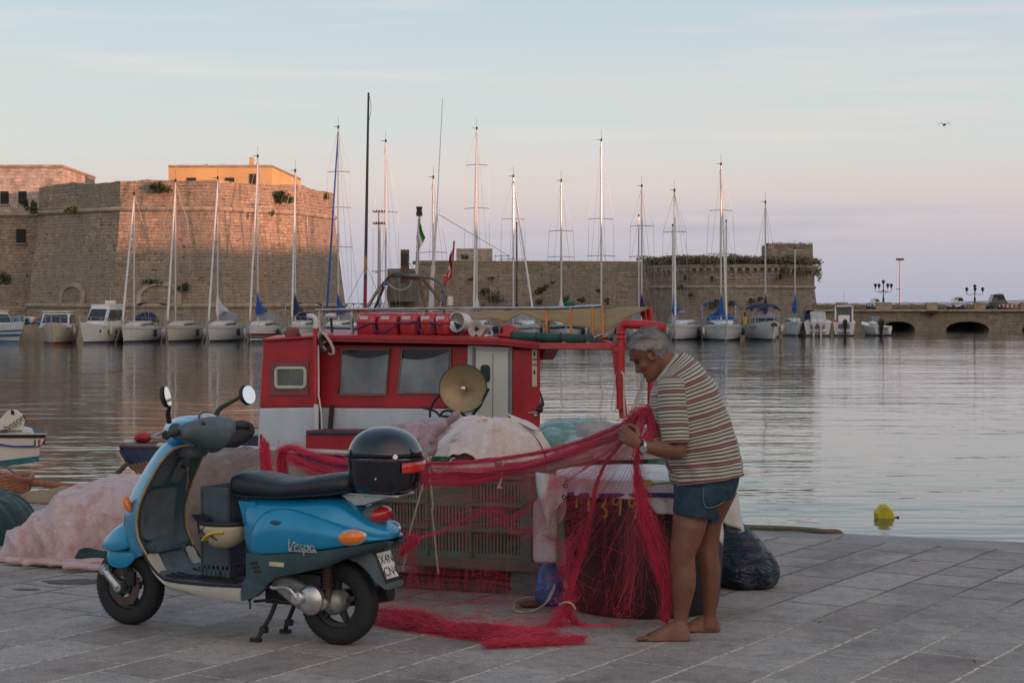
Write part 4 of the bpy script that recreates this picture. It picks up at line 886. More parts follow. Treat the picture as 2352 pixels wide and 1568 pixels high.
for s in (-1, 1):
    gp = MB().tube([V3(.812, s * .225, 1.04), V3(.790, s * .35, 1.035)], .0175, 12).build('grip', m_black, sct)
    MB().lathe([(0, 0), (.021, 0), (.023, .01), (.014, .018), (0, .018)], (.790, s * .35, 1.035), Vector((-.17, s, -.03)), 14).build('grip_end', m_black, gp)
    MB().tube(cat_rom([V3(.87, s * .205, 1.04), V3(.895, s * .26, 1.035), V3(.875, s * .34, 1.028), V3(.865, s * .375, 1.024)], 4), [.007] * 13, 8, flat=.7).build('brake_lever', m_chrome, sct)
    MB().ball(V3(.835, s * .212, 1.045), (.045, .03, .04), 14, 8).build('switch_housing', m_gpd, sct)
    arm = MB().tube(cat_rom([V3(.885, s * .20, 1.085), V3(.875, s * .225, 1.13), V3(.835, s * .27, 1.165), V3(.80, s * .315, 1.195)], 5), [.014 - .0004 * q for q in range(16)], 10).build('mirror_stalk', m_black, sct)
    rx = Matrix.Rotation(.36 if s > 0 else -.10, 3, 'Z') @ Matrix.Rotation(.22, 3, 'Y')
    cc = V3(.79, s * .36, 1.226 if s > 0 else 1.20); 
    sh = MB().ball(cc + V3(.006, 0, 0), (.018, .058, .055), 24, 12, rx).build('mirror_shell', m_black, arm)
    pts = [cc + rx @ V3(-.0125, .052 * math.cos(q * .2618), .049 * math.sin(q * .2618)) for q in range(24)]
    MB().add(pts, [tuple(range(24))]).build('mirror_glass', m_mirror, sh, smooth=0)
# front fender, fork
fd_ = [(1.15, .62, .44, .10), (1.22, .585, .41, .118), (1.28, .55, .395, .115), (1.34, .515, .392, .10), (1.40, .47, .395, .072), (1.44, .43, .397, .038), (1.462, .403, .398, .006)]
o = MB().loft([[V3(u, h_ * math.copysign(abs(math.cos(t)) ** .7, math.cos(t)), b + (a - b) * abs(math.sin(t)) ** .8) for t in [math.pi * q / 16 for q in range(17)]] for u, a, b, h_ in fd_], (False, False), closed=False).build('front_fender', m_bl, sct, smooth=80); mod_solid(o, .006); mod_sub(o, 1)
f2 = [(1.185, .40, .385, .060), (1.205, .425, .345, .070), (1.24, .43, .308, .074), (1.29, .43, .296, .074), (1.34, .425, .300, .074), (1.375, .41, .318, .070), (1.39, .38, .35, .062)]
o = MB().loft([[V3(u, h_ * math.copysign(abs(math.cos(t)) ** .5, math.cos(t)), b + (a - b) * abs(math.sin(t)) ** .6) for t in [math.pi * q / 14 for q in range(15)]] for u, a, b, h_ in f2], (False, False), closed=False).build('fork_cover', m_bl, sct, smooth=80); mod_solid(o, .006); mod_sub(o, 1)
mb = MB(); mb.tube([V3(1.384, .088, .292), V3(1.289, .092, .207)], [.021, .023], 14); 
for a in ((1.384, .292), (1.289, .207)): mb.lathe([(0, -.03), (.026, -.03), (.028, 0), (.024, .018), (0, .02)], (a[0], .088, a[1]), Vector((0, 1, 0)), 18)
mb.build('fork_arm', m_chrome, sct)
mb = MB().lathe([(.055, 0), (.098, 0), (.098, .004), (.055, .004)], (1.282, .052, .206), Vector((0, 1, 0)), 36); mb.build('brake_disc', mat('brown_disc', (.10, .075, .06), .5, .6, sc=30), sct)
mb = MB(); mb.box((1.235, .06, .25), (.06, .03, .075)); mb.tube([V3(1.25, .05, .42), V3(1.27, .05, .25)], .02, 10); mb.build('brake_caliper', m_iron, sct, bevel=.008)
# things carried in the footwell
def plastic_crate(name, L, W_, H_, mt_, loc, rz, rx=0, ry=0, label='', group=None, slots=True):
    t = thing(name, label, 'crate', loc, 0, group); t.rotation_euler = (rx, ry, rz); mb = MB(); w_ = .006
    mb.box((0, 0, .004), (L, W_, .008))
    for ax, ln, off in ((0, L, W_ / 2), (1, W_, L / 2)):
        for s in (-1, 1):
            def bx(c, zc, l, h_, d=w_): mb.box((c, s * off, zc) if ax == 0 else (s * off, c, zc), (l, d, h_) if ax == 0 else (d, l, h_))
            bx(0, H_ - .015, ln, .03, .014); bx(0, .02, ln, .04); bx(0, H_ * .55, ln, .03)
            n_ = max(3, int(ln / .028))
            for i in range(n_ + 1):
                bx(-ln / 2 + ln * i / n_, H_ / 2, .009 if i % 4 else .02, H_)
    return t, mb.build('basket', mt_, t, smooth=0)
cm = sct.matrix_basis if False else Matrix.Translation(SL) @ Matrix.Rotation(SA, 4, 'Z')
p = cm @ V3(.70, -.07, .292)
m_crate = mat('grey_crate_plastic', (.055, .075, .095), .5, var=.25, sc=9, bump=.15)
t, ob = plastic_crate('plastic_crate', .25, .17, .46, m_crate, p, SA + R_(90), label='slatted grey plastic crate standing in the footwell of the blue scooter')
mb = MB(); mb.box((.05, .088, .26), (.12, .006, .40)); mb.box((.127, 0, .26), (.006, .15, .40)); mb.build('side_panel', m_crate, t)
p = cm @ V3(.62, .105, .455)
hl = thing('crash_helmet', 'cream and yellow crash helmet with black trim hung upside down in the scooter footwell', 'helmet', p, SA)
mh = mat('helmet_cream', (.42, .36, .24), .35, var=.12, sc=8, coat=.5)
mb = MB(); mb.loft([[V3(.125 * r * math.cos(j * .2618), .10 * r * math.sin(j * .2618), z_) for j in range(24)] for r, z_ in [(.05, -.002), (.45, .01), (.75, .035), (.93, .065), (1, .10), (.97, .125)]], (True, False)); o = mb.build('shell', mh, hl, smooth=80); mod_solid(o, .012)
MB().tube([V3(.124 * math.cos(j * .2618), .10 * math.sin(j * .2618), .128) for j in range(24)], .013, 8, closed=True).build('rim_trim', m_black, hl)
MB().prism([V3(.09, .09, .06), V3(.15, .02, .12), V3(.20, 0, .15), V3(.14, -.05, .15), V3(.08, .02, .14), V3(.04, .09, .13)], (-.01, .012, .01)).build('peak', m_black, hl, bevel=.006)
def hband(pts, col, nm):
    o = MB()
    for (a0, r0, z0), (a1, r1, z1_) in zip(pts[:-1], pts[1:]):
        pass
    o.tube([V3(.132 * r_ * math.cos(a_), .107 * r_ * math.sin(a_), z_) for a_, r_, z_ in pts], [.019 if 'yellow' in nm else .010] * len(pts), 6, flat=.35); return o.build(nm, col, hl)
hband([(1.1, .93, .045), (1.4, .99, .07), (1.7, 1.0, .085), (2.1, 1.0, .09)], mat('yellow_paint', (.6, .42, .02), .4), 'yellow_stripe')
hband([(1.0, 1.0, .09), (1.3, .97, .06), (1.5, 1.0, .075), (1.8, .95, .05)], mat('purple_paint', (.05, .02, .12), .4), 'dark_stripe')
hband([(.6, .9, .05), (.9, .85, .04), (1.2, .84, .035)], mat('purple_paint', (.05, .02, .12), .4), 'lower_stripe')
# ------------------------------------------------------------ red fishing boat alongside the quay
bD = Vector((.9239, -.3826, 0)); bN = Vector((.3826, .9239, 0)); bC = Vector((-.06, 1, 0))
BX, BY = -1.0, 15.6
def B(x, y, off=0.0):                                     # a point on the cabin's near wall plane, pushed 'off' metres away from the quay
    k = (x - 1176) / FD; o = Vector((BX, BY, 0)) + bN * off; m = -.4141
    Y = (o.y - m * o.x) / (1 - m * k); return P(x, y, Y)
c3 = crop(600, 620, 1700, 2352); c8 = crop(640, 760, 1100, 1803)
fb = thing('fishing_boat', 'small red and white wooden fishing boat with blue hull moored behind the quay', 'fishing boat', (-1, 15.6, ZW))
m_hull = mat('blue_hull_paint', (.008, .022, .085), .4, var=.3, sc=3, bump=.3, bs=20, dirt=((.05, .05, .09, 1), .62))
m_rail = mat('white_rail_paint', (.45, .45, .44), .5, var=.2, sc=6, bump=.3, bs=30)
# hull: stations from the bow (left) to the stern (right); near gunwale follows the photo
def hst(s, half, zg, zk):                                 # s metres along from the cabin anchor
    c = Vector((BX, BY, 0)) + bD * s + bN * .85
    r = []
    for j in range(13):
        t = j / 12; a = (t - .5) * 2; hh = half * math.copysign(abs(a) ** (.55 if s > -2 else .8), a); zz = zk + (zg - zk) * abs(a) ** 1.7
        r.append(c + bN * hh + Vector((0, 0, zz)))
    return r
hs_ = [(-3.42, .015, .27, .22), (-3.34, .07, .28, .12), (-3.15, .19, .29, -.02), (-2.9, .38, .31, -.35), (-2.55, .64, .34, -1.0), (-2.15, .92, .36, -1.6), (-1.6, 1.18, .39, -1.9), (-.8, 1.32, .40, -2.0), (0.3, 1.38, .40, -2.0), (1.1, 1.30, .40, -2.0), (1.8, 1.12, .42, -1.9), (2.2, .95, .43, -1.7), (2.4, .8, .44, -1.5)]
hull = MB().loft([hst(*q) for q in hs_], (True, True), closed=False).build('hull', m_hull, fb, W=True, smooth=60)
MB().add([p for q in hs_ for p in (hst(q[0], q[1] * .97, q[2] - .12, -1)[0], hst(q[0], q[1] * .97, q[2] - .12, -1)[-1])], [(2 * i, 2 * i + 2, 2 * i + 3, 2 * i + 1) for i in range(len(hs_) - 1)]).build('deck', mat('deck_boards', (.18, .15, .13), .8), fb, W=True)
for e in (0, -1):
    pts = cat_rom([hst(*q)[e] + Vector((0, 0, .02)) for q in hs_[4:]], 4)
    MB().tube(pts, .042, 8, flat=.6).build('gunwale', m_rail, fb, W=True)
    MB().tube(cat_rom([hst(*q)[e] + Vector((0, 0, .012)) for q in hs_[:5]], 4), .024, 8).build('bow_rail', mat('worn_bow_rail', (.16, .09, .09), .7, var=.3, sc=12), fb, W=True)
MB().tube([hst(*q)[6] for q in hs_[:5]][::-1] + [hst(*hs_[0])[6] + Vector((0, 0, .06))], .024, 8).build('stem_post', m_hull, fb, W=True)
c = hst(*hs_[1])[6]; 
MB().box(Vector((c.x + .02, c.y, .325)), (.12, .10, .04), R_(-22)).build('bow_block', m_rail, fb, W=True, bevel=.015)
MB().ball(Vector((c.x + .14, c.y, .365)), (.09, .06, .05)).build('bow_cleat', m_red, fb, W=True)
# cabin body
def wallbox(poly, off0, depth, name, mt_, bevel=.012):
    return MB().prism([B(x, y, off0) for x, y in poly], bC * depth).build(name, mt_, fb, W=True, bevel=bevel, smooth=30)
fore = wallbox([(605, 782), (723, 775), (723, 935), (597, 937)], -.10, 1.7, 'forward_house', m_red)
wallbox([(597, 937.2), (723, 935.2), (724, 1045), (591, 1040)], -.105, 1.7, 'forward_house_base', m_wht_paint)
wallbox([(601, 778), (727, 770), (727, 776), (601, 784)], -.14, 1.8, 'forward_house_coping', m_red, .006)
wallbox([(732, 790), (1240, 797), (1240, 940), (736, 936)], .04, 1.55, 'cabin_wall', m_red)
wallbox([(736, 936.3), (1240, 940.3), (1240, 1060), (736, 1050)], .035, 1.55, 'cabin_base', m_wht_paint)
pn = MB().prism([B(*c8(a, b), -.10) for a, b in ((135, 575), (520, 560), (520, 893), (140, 897))], -bN * .012).build('window_panel', mat('weathered_red_panel', (.20, .055, .065), .6, var=.2, sc=5), fb, W=True, bevel=.004)
def rrect(x0, y0, x1, y1, r, k=5):
    o_ = []
    for cx_, cy_, a0 in ((x1 - r, y0 + r, -90), (x1 - r, y1 - r, 0), (x0 + r, y1 - r, 90), (x0 + r, y0 + r, 180)):
        for i in range(k + 1): a = R_(a0 + 90 * i / k); o_.append((cx_ + r * math.cos(a), cy_ + r * math.sin(a)))
    return o_
MB().prism([B(*c8(a, b), -.113) for a, b in rrect(203, 645, 475, 802, 22)], -bN * .004).build('pane', mat('dusty_pane', (.10, .115, .11), .2, var=.5, sc=3, bump=0, coat=.3), pn, W=True, smooth=0)
MB().tube([B(*c8(a, b), -.122) for a, b in rrect(195, 627, 482, 815, 32)], .0155, 8, closed=True).build('window_frame', mat('cream_frame', (.46, .47, .36), .4, var=.1), pn, W=True)
# slanted wheelhouse windows with curtains inside
mg = mat('cabin_glass_curtain', (.18, .21, .22), .45, var=.35, sc=3.5, bump=.5, bs=7, bd=.02, coat=.15)
for i, (poly, cur) in enumerate([([(547, 541), (801, 541), (779, 783), (527, 783)], 1), ([(868, 537), (1127, 537), (1122, 655), (1106, 775), (842, 776)], 2)]):
    f = MB().prism([B(*c3(*q), .036) for q in poly], -bN * .004).build('window', m_glassb, fb, W=True, smooth=0)
    # curtain hangs with a swag at the top
    x0, x1 = poly[0][0], poly[1][0]; yb = poly[-1][1]; xb0_, xb1_ = poly[-1][0], poly[-2][0]; rows = []
    def cf(u, v):
        sag = (26 + 22 * math.sin(math.pi * min(1, u * 1.0))) if cur == 1 else (40 * (1 - u) + 8 + 24 * math.sin(math.pi * u))
        yt = 541 + sag; yy = yt + (yb - 6 - yt) * v; fx = (yy - 541) / (yb - 541)
        xl = x0 + (xb0_ - x0) * fx + 4; xr = x1 + (xb1_ - x1) * fx - 4
        return B(*c3(xl + (xr - xl) * u, yy), 0.024 + .0035 * math.sin(u * 17 + v * 3))
    MB().grid(cf, 16, 8).build('curtain', mg, f, W=True, smooth=180)
    MB().tube([B(*c3(*q), .022) for q in poly], .007, 6, closed=True).build('window_seal', mat('tan_seal', (.26, .2, .14), .7), f, W=True)
# door
wallbox([c3(1218, 520), c3(1460, 530), c3(1458, 945), c3(1212, 945)], -.004, .04, 'door_surround', mat('white_door_paint', (.50, .52, .50), .45, var=.06, sc=4, bump=.1), .003)
dr = wallbox([c3(1262, 548), c3(1434, 550), c3(1434, 945), c3(1258, 945)], -.025, .03, 'door', mat('cream_door', (.55, .55, .50), .45, var=.06, sc=4, bump=.1), .004)
MB().prism([B(*c3(a, b), -.026) for a, b in rrect(1286, 623, 1337, 718, 20)], -bN * .006).build('pane', m_glassb, dr, W=True)
MB().tube([B(*c3(1352, 565), -.026), B(*c3(1350, 945), -.026)], .004, 4).build('door_seam', m_grey_c, dr, W=True)
MB().tube([B(*c3(1449, 530), -.02), B(*c3(1447, 945), -.02)], .016, 6).build('door_jamb', m_grey_c, dr, W=True)
MB().tube([B(*c3(1248, 530), -.02), B(*c3(1246, 945), -.02)], .012, 6).build('door_jamb', m_grey_c, dr, W=True)
# aft red wall with label strip, brackets, latch
aft = wallbox([c3(1460, 540), c3(1606, 540), c3(1604, 985), c3(1457, 985)], -.03, .5, 'aft_wall', m_red)
MB().prism([B(*c3(a, b), -.031) for a, b in ((1562, 541), (1588, 541), (1588, 740), (1563, 740))], -bN * .004).build('label_strip', mat('label_cream', (.52, .46, .33), .6, bump=0), aft, W=True, smooth=0)
for y in (565, 663): MB().ball(B(*c3(1575, y), -.036), (.011, .002, .02)).build('label_mark', m_black, aft, W=True)
for y in (595, 624): MB().prism([B(*c3(a, y + b), -.036) for a, b in ((1564, -6), (1587, -6), (1587, 6), (1564, 6))], -bN * .001).build('label_band', mat('mauve_band', (.18, .13, .2), .6, bump=0), aft, W=True)
MB().prism([B(*c3(a, b), .05) for a, b in ((1600, 541), (1634, 541), (1622, 575), (1606, 600))], bN * .3).build('roof_bracket', m_red, aft, W=True)
mb = MB(); mb.tube([B(*c3(1541, 878), -.045), B(*c3(1600, 876), -.045)], .008, 6); mb.ball(B(*c3(1580, 893), -.045), .018); mb.build('door_latch', m_chrome, aft, W=True)
mb = MB()
for i in range(6): mb.tube(cat_rom([B(*c3(1598 + i, 770), .0), B(*c3(1612 + 2 * i, 800 + 6 * i), -.02), B(*c3(1606 + i, 850), -.04), B(*c3(1588, 870), -.03)], 5), .008, 6)
mb.ball(B(*c3(1602, 862), -.05), .03); mb.build('cable_coil', m_black, aft, W=True)
# roof
rf = [(735, 769), (1148, 777), (1240, 786), (1415, 788.5), (1452, 783)]
top = [B(x, y, -.16) for x, y in rf]; mb = MB()
rings = []
for x, y in rf: a = B(x, y, -.16); rings.append([a, a + Vector((0, 0, -.028)), a + bC * .02 + Vector((0, 0, -.030)), a + bC * .02 + Vector((0, 0, -.055)), a + bC * 1.9 + Vector((0, 0, -.055)), a + bC * 1.9, a + bC * 1.0 + Vector((0, 0, .035))])
mb.loft(rings[:3], (True, True)).build('roof', m_red, fb, W=True, smooth=20)
rings2 = [[p_ + Vector((0, 0, -.004 if k == 0 else 0)) for p_ in r] for k, r in enumerate(rings[2:])]
MB().loft([[r[0] - bN * .02 + bN * dx + Vector((0, 0, dz)) for dx, dz in ((0, 0), (0, -.05), (.03, -.055), (.12, -.055), (.12, 0))] for r in rings2], (True, True)).build('aft_roof_beam', m_redfade, fb, W=True, bevel=.004)
MB().loft([[r[0] + bC * 1.7 + bC * dx + Vector((0, 0, dz)) for dx, dz in ((0, 0), (0, -.05), (.1, -.05), (.1, 0))] for r in rings2], (True, True)).build('aft_roof_beam', m_redfade, fb, W=True)
for i in range(1, 4): a = B(rf[2][0] + i * 55, 789, -.1); MB().tube([a, a + bC * 1.8], .02, 6).build('roof_slat', m_redfade, fb, W=True)
MB().prism([B(1235, 790, -.12), B(1440, 790, -.12), B(1440, 790, -.12) + bC * 1.2, B(1235, 790, -.12) + bC * 1.2], (0, 0, -.012)).build('roof_board', m_iron, fb, W=True)
# vent pipe at the front corner
def crp(L): return [B(*c8(a, b), -.17) for a, b in L]
pp = crp([(586, 985), (585, 600), (585, 230)]); MB().tube(pp, .0215, 14).build('vent_pipe', m_redpipe, fb, W=True)
mw = mat('white_pipe', (.55, .55, .53), .4, var=.1, sc=8, dirt=((.35, .32, .3, 1), .66))
MB().tube(cat_rom(crp([(585, 236), (586, 190), (583, 150), (565, 125), (530, 117), (510, 120)]), 4), .0225, 14).build('pipe_elbow', mw, fb, W=True)
MB().tube(crp([(590, 980), (592, 1225)]), .0235, 14).build('pipe_foot', mw, fb, W=True); 
MB().tube(crp([(612, 400), (615, 900), (640, 1060), (645, 1225)]), .008, 8).build('cable_conduit', mw, fb, W=True)
for y in (1115, 1050): MB().lathe([(.026, -.006), (.028, 0), (.026, .006)], crp([(591, y)])[0], n=14).build('pipe_clip', mw, fb, W=True)
MB().prism([B(*c8(a, b), -.0) for a, b in ((733, 985), (772, 985), (755, 1220), (718, 1220))], -bN * .03).build('wooden_strut', mat('dark_strut', (.05, .015, .02), .7), fb, W=True, bevel=.004)
# rope and tyre fender looped at the roof corner
mb = MB(); rc = B(*c8(680, 380), -.19)
for i in range(3): mb.tube([rc + bD * (.10 * math.cos(a) * (.72 + .06 * i) * .62) + Vector((0, 0, .10 * math.sin(a))) + bD * .06 * math.sin(a) * (-1) + bN * .01 * i for a in [q * .3927 for q in range(16)]], .006, 6, closed=True)
mb.build('rope_loop', m_rope, fb, W=True)
MB().tube(cat_rom([B(*c8(650, 300), -.19), B(*c8(630, 350), -.19), B(*c8(645, 420), -.19), B(*c8(680, 465), -.19), B(*c8(725, 445), -.19)], 5), .017, 8).build('dark_hose_loop', m_iron, fb, W=True)
# engine box on the near deck
eb = MB().prism([B(*c8(a, b), -.30) for a, b in ((485, 1272), (1110, 1272), (1105, 1440), (485, 1440))], bN * .22).build('engine_box', m_red, fb, W=True, bevel=.006)
MB().prism([B(*c8(a, b), -.33) for a, b in ((488, 1240), (1110, 1240), (1110, 1272), (488, 1272))], bN * .28).build('box_lid', mat('teal_lid', (.02, .08, .11), .5), eb, W=True, bevel=.006)
MB().prism([B(*c8(a, b), -.335) for a, b in ((488, 1235), (1110, 1235), (1110, 1243), (488, 1243))], bN * .02).build('lid_edge', m_red, eb, W=True)
# aft frame: slanted post, pipe and elbow
def C3(L, off=-.2): return [B(*c3(a, b), off) for a, b in L]
MB().prism(C3([(1984, 525), (2012, 505), (2062, 905), (2028, 912)]), bN * .06).build('slanted_post', m_red, fb, W=True, bevel=.006)
MB().prism(C3([(1993, 530), (2052, 530), (2052, 552), (2000, 552)], -.23), bN * .05).build('post_clamp', m_redpipe, fb, W=True)
ep = C3([(2034, 860), (2036, 700), (2036, 560), (2036, 470), (2037, 430)]); MB().tube(ep, .033, 14).build('exhaust_pipe', m_redpipe, fb, W=True)
MB().tube(cat_rom(C3([(2036, 455), (2040, 425), (2055, 408), (2085, 406), (2180, 413), (2272, 424)], -.2), 5), .0375, 14).build('exhaust_elbow', m_redpipe, fb, W=True)
for a in ((2036, 480), (2037, 455)): MB().lathe([(.038, -.012), (.043, 0), (.038, .012)], C3([a])[0], n=16).build('pipe_collar', m_redpipe, fb, W=True)
MB().lathe([(.0375, -.01), (.042, 0), (.0375, .01)], C3([(2095, 406)])[0], Vector((1, -.4, -.06)), 16).build('pipe_collar', m_redpipe, fb, W=True)
mb = MB(); mb.tube(C3([(2175, 405), (2160, 325)], .5), .03, 8); mb.build('far_davit', m_redpipe, fb, W=True); MB().tube(C3([(2192, 1000), (2198, 405), (2186, 318)], .5), .026, 8).build('far_davit', m_redpipe, fb, W=True)
MB().tube(cat_rom(C3([(2038, 660), (2052, 690), (2052, 800), (2056, 900)], -.24), 5), .0095, 8).build('hanging_hose', m_rope, fb, W=True)
mb = MB()
mb.tube(cat_rom(C3([(2010, 670), (1998, 760), (1985, 850), (1996, 873), (2010, 850), (2010, 780), (2000, 690)], -.24), 5), .004, 5)
for i in range(4): mb.tube(C3([(2170 - i * 4, 690), (2112 - i * 9, 880)], -.1), .0035, 5)
mb.build('hanging_cords', m_rope, fb, W=True)
# top rail, awning and its posts
c1 = crop(1300, 720, 1720, 1733); c12 = crop(680, 640, 1140, 2352)
ra = [B(*c12(560, 693), .2)] + [B(*c12(1180, 680), .2), B(*c12(2350, 668), .2), B(*c3(1400, 322), .2), B(*c3(1690, 322), .2)] + [B(*c3(1940, 309), .2)]
MB().tube(ra, .013, 8).build('awning_rail', m_steel, fb, W=True)
rb = [B(*c12(570, 700), 1.6), B(*c3(1180, 336), 1.6), B(*c3(1500, 326), 1.6), B(*c3(1925, 306), 1.6)]; MB().tube(rb, .012, 8).build('awning_rail', m_steel, fb, W=True)
for x, y0, y1, of in ((1636, 330, 460, .2), (1646, 325, 462, 1.0), (1766, 318, 466, .2), (1884, 312, 486, .2), (1937, 308, 478, .2)):
    MB().tube([B(*c3(x, y0), of), B(*c3(x + 4, y1), of)], .0125, 8).build('awning_post', mat('glow_tinted_steel', (.55, .26, .10), .3, .8, var=.2, sc=12, bump=.05), fb, W=True)  # steel posts, their warm orange reflection put into the base colour
for x, y0, y1 in ((425, 336, 470), (598, 340, 465)): MB().tube([B(*c3(x, y0), .2), B(*c3(x + 5, y1), .2)], .0125, 8).build('rail_post', m_steel, fb, W=True)
MB().tube([B(*c3(1885, 484), .2), B(*c3(1937, 462), .2)], .010, 8).build('rail_brace', m_steel, fb, W=True)
m_aw = mat('tan_awning', (.27, .165, .058), .85, var=.14, sc=3, bump=.3, bs=12, bd=.01, dirt=((.2, .16, .1, 1), .62))
def aw1(u, v):
    x = 1140 + (1945 - 1140) * u; yt = 338 - 24 * u; d = .45 + .85 * v
    yb = [(0, 345), (.15, 375), (.35, 385), (.45, 352), (.62, 388), (.8, 410), (1, 455)]; 
    for (a, ya), (b, yb_) in zip(yb[:-1], yb[1:]):
        if a <= u <= b: yy = ya + (yb_ - ya) * (u - a) / (b - a)
    return B(*c3(x, yt + (yy - yt) * v ** 1.3), 1.5 - 1.1 * v) + Vector((0, 0, .01 * math.sin(u * 30)))
mod_solid(MB().grid(aw1, 40, 8).build('awning', m_aw, fb, W=True, smooth=180), .006)
def aw2(u, v):
    x = 1950 + (2190 - 1950) * u; yt = 326 - 8 * math.sin(u * 3.1) - 6 * u; yb = 455 * (1 - u) + 322 * u - 14 * math.sin(u * 3.1)
    return B(*c3(x, yt + (yb - yt) * v), 1.3 - 1.0 * v + .05 * math.sin(u * 6))
mod_solid(MB().grid(aw2, 20, 8).build('awning', m_aw, fb, W=True, smooth=180), .006)
mb = MB(); mb.ball(B(*c3(1762, 300), .9), (.05, .05, .03)); mb.build('green_knot', m_green_c, fb, W=True)
# roof gear
sl_ = thing('searchlight', 'white round searchlight standing on the red cabin roof', 'searchlight', B(*c3(1185, 468), .15))
L0 = sl_.location; cc = B(*c3(1165, 395), .15) - L0; ax = Vector((-.55, -.82, .08)).normalized()
mb = MB().lathe([(.076, 0), (.084, .01), (.086, .02), (.08, .02), (.08, .012)], cc, ax, 32); mb.lathe([(.0, -.12), (.06, -.115), (.078, -.10), (.078, .0)], cc, ax, 32); mb.build('drum', mat('lamp_white', (.62, .60, .58), .4, var=.06), sl_)
MB().lathe([(.0, -.02), (.04, -.01), (.072, .005), (.079, .014)], cc, ax, 32).build('reflector', mat('lamp_lens', (.35, .40, .40), .12, .5, var=.1), sl_)
MB().ball(cc + ax * .02 + Vector((.014, 0, -.03)), .018).build('bulb', m_iron, sl_)
mb = MB(); mb.tube([Vector((0, 0, 0)), cc - Vector((0, 0, .07))], .014, 8); mb.tube([cc + Vector((0, 0, -.07)), cc + Vector((-.03, 0, .0))], .008, 6); mb.build('bracket', m_iron, sl_)
hn = thing('horn_loudspeaker', 'weathered round horn loudspeaker beside the searchlight on the red roof', 'loudspeaker', B(*c3(1262, 472), .12)); L0 = hn.location
cc = B(*c3(1262, 432), .12) - L0; ax = Vector((-.3, -.95, .0)).normalized()
mb = MB().lathe([(.02, -.14), (.022, -.07), (.036, -.025), (.068, .0), (.073, .005), (.068, .005), (.036, -.012), (.015, -.022)], cc, ax, 28); mb.build('bell', mat('flaking_horn', (.42, .38, .33), .55, var=.25, sc=20, dirt=((.22, .12, .08, 1), .58)), hn)
MB().ball(cc - ax * .01, .017).build('throat', m_black, hn); MB().tube([Vector((0, 0, 0)), cc - ax * .1], .015, 6).build('stalk', m_iron, hn)
hn = thing('air_horn', 'small silver horn beside the loudspeaker on the red roof', 'horn', B(*c3(1328, 474), .12)); L0 = hn.location
cc = B(*c3(1328, 456), .12) - L0; ax = Vector((-.2, -.97, -.1)).normalized(); MB().lathe([(.012, -.3), (.018, -.12), (.044, .0), (.04, .0), (.01, -.03)], cc, ax, 20).build('bell', m_chrome, hn); MB().box(cc + Vector((.06, .1, .03)), (.05, .12, .06)).build('motor', m_navy, hn, bevel=.01)
lj = thing('red_foam_block', 'folded red life jacket lying on the roof left of the green roll', 'life jacket', B(*c3(1430, 468), .1)); L0 = lj.location
mb = MB().loft([[B(*c3(x, y), o_) - L0 for x, y, o_ in r] for r in [[(1372, 470, .0), (1398, 412, .02), (1440, 410, .05), (1490, 430, .1), (1494, 470, .1), (1430, 476, .0)], [(1375, 470, .3), (1398, 412, .3), (1440, 410, .3), (1490, 430, .3), (1494, 470, .3), (1430, 476, .3)]]], (True, True))
o = mb.build('foam', mat('life_jacket_red', (.38, .015, .02), .6, var=.2, sc=10, bump=.4), lj, bevel=.015); MB().prism([B(*c3(a, b), -.004) - L0 for a, b in ((1388, 430), (1402, 425), (1404, 450), (1390, 455))], bN * .01).build('arm_hole', m_black, lj)
gr_ = thing('green_roll', 'rolled dark green tarpaulin lying along the edge of the red roof', 'tarpaulin roll', B(*c3(1450, 470), -.05)); L0 = gr_.location
mb = MB(); pts = [B(*c3(1450 + i * 43, 470 + i * 1.9), -.05 - .0) - L0 for i in range(11)]
mb.tube(pts, [.040 + .004 * math.sin(i * 2) for i in range(11)], 12); mb.build('roll', mat('dark_green_tarp', (.012, .06, .05), .7, var=.3, sc=8, bump=.4), gr_)
for k in range(4): MB().tube([pts[k * 3] + bD * .004 * j + Vector((0, 0, 0)) + (bN * math.cos(j * .6) + Vector((0, 0, 1)) * math.sin(j * .6)) * .044 for j in range(11)], .004, 5).build('lashing', m_black, gr_)
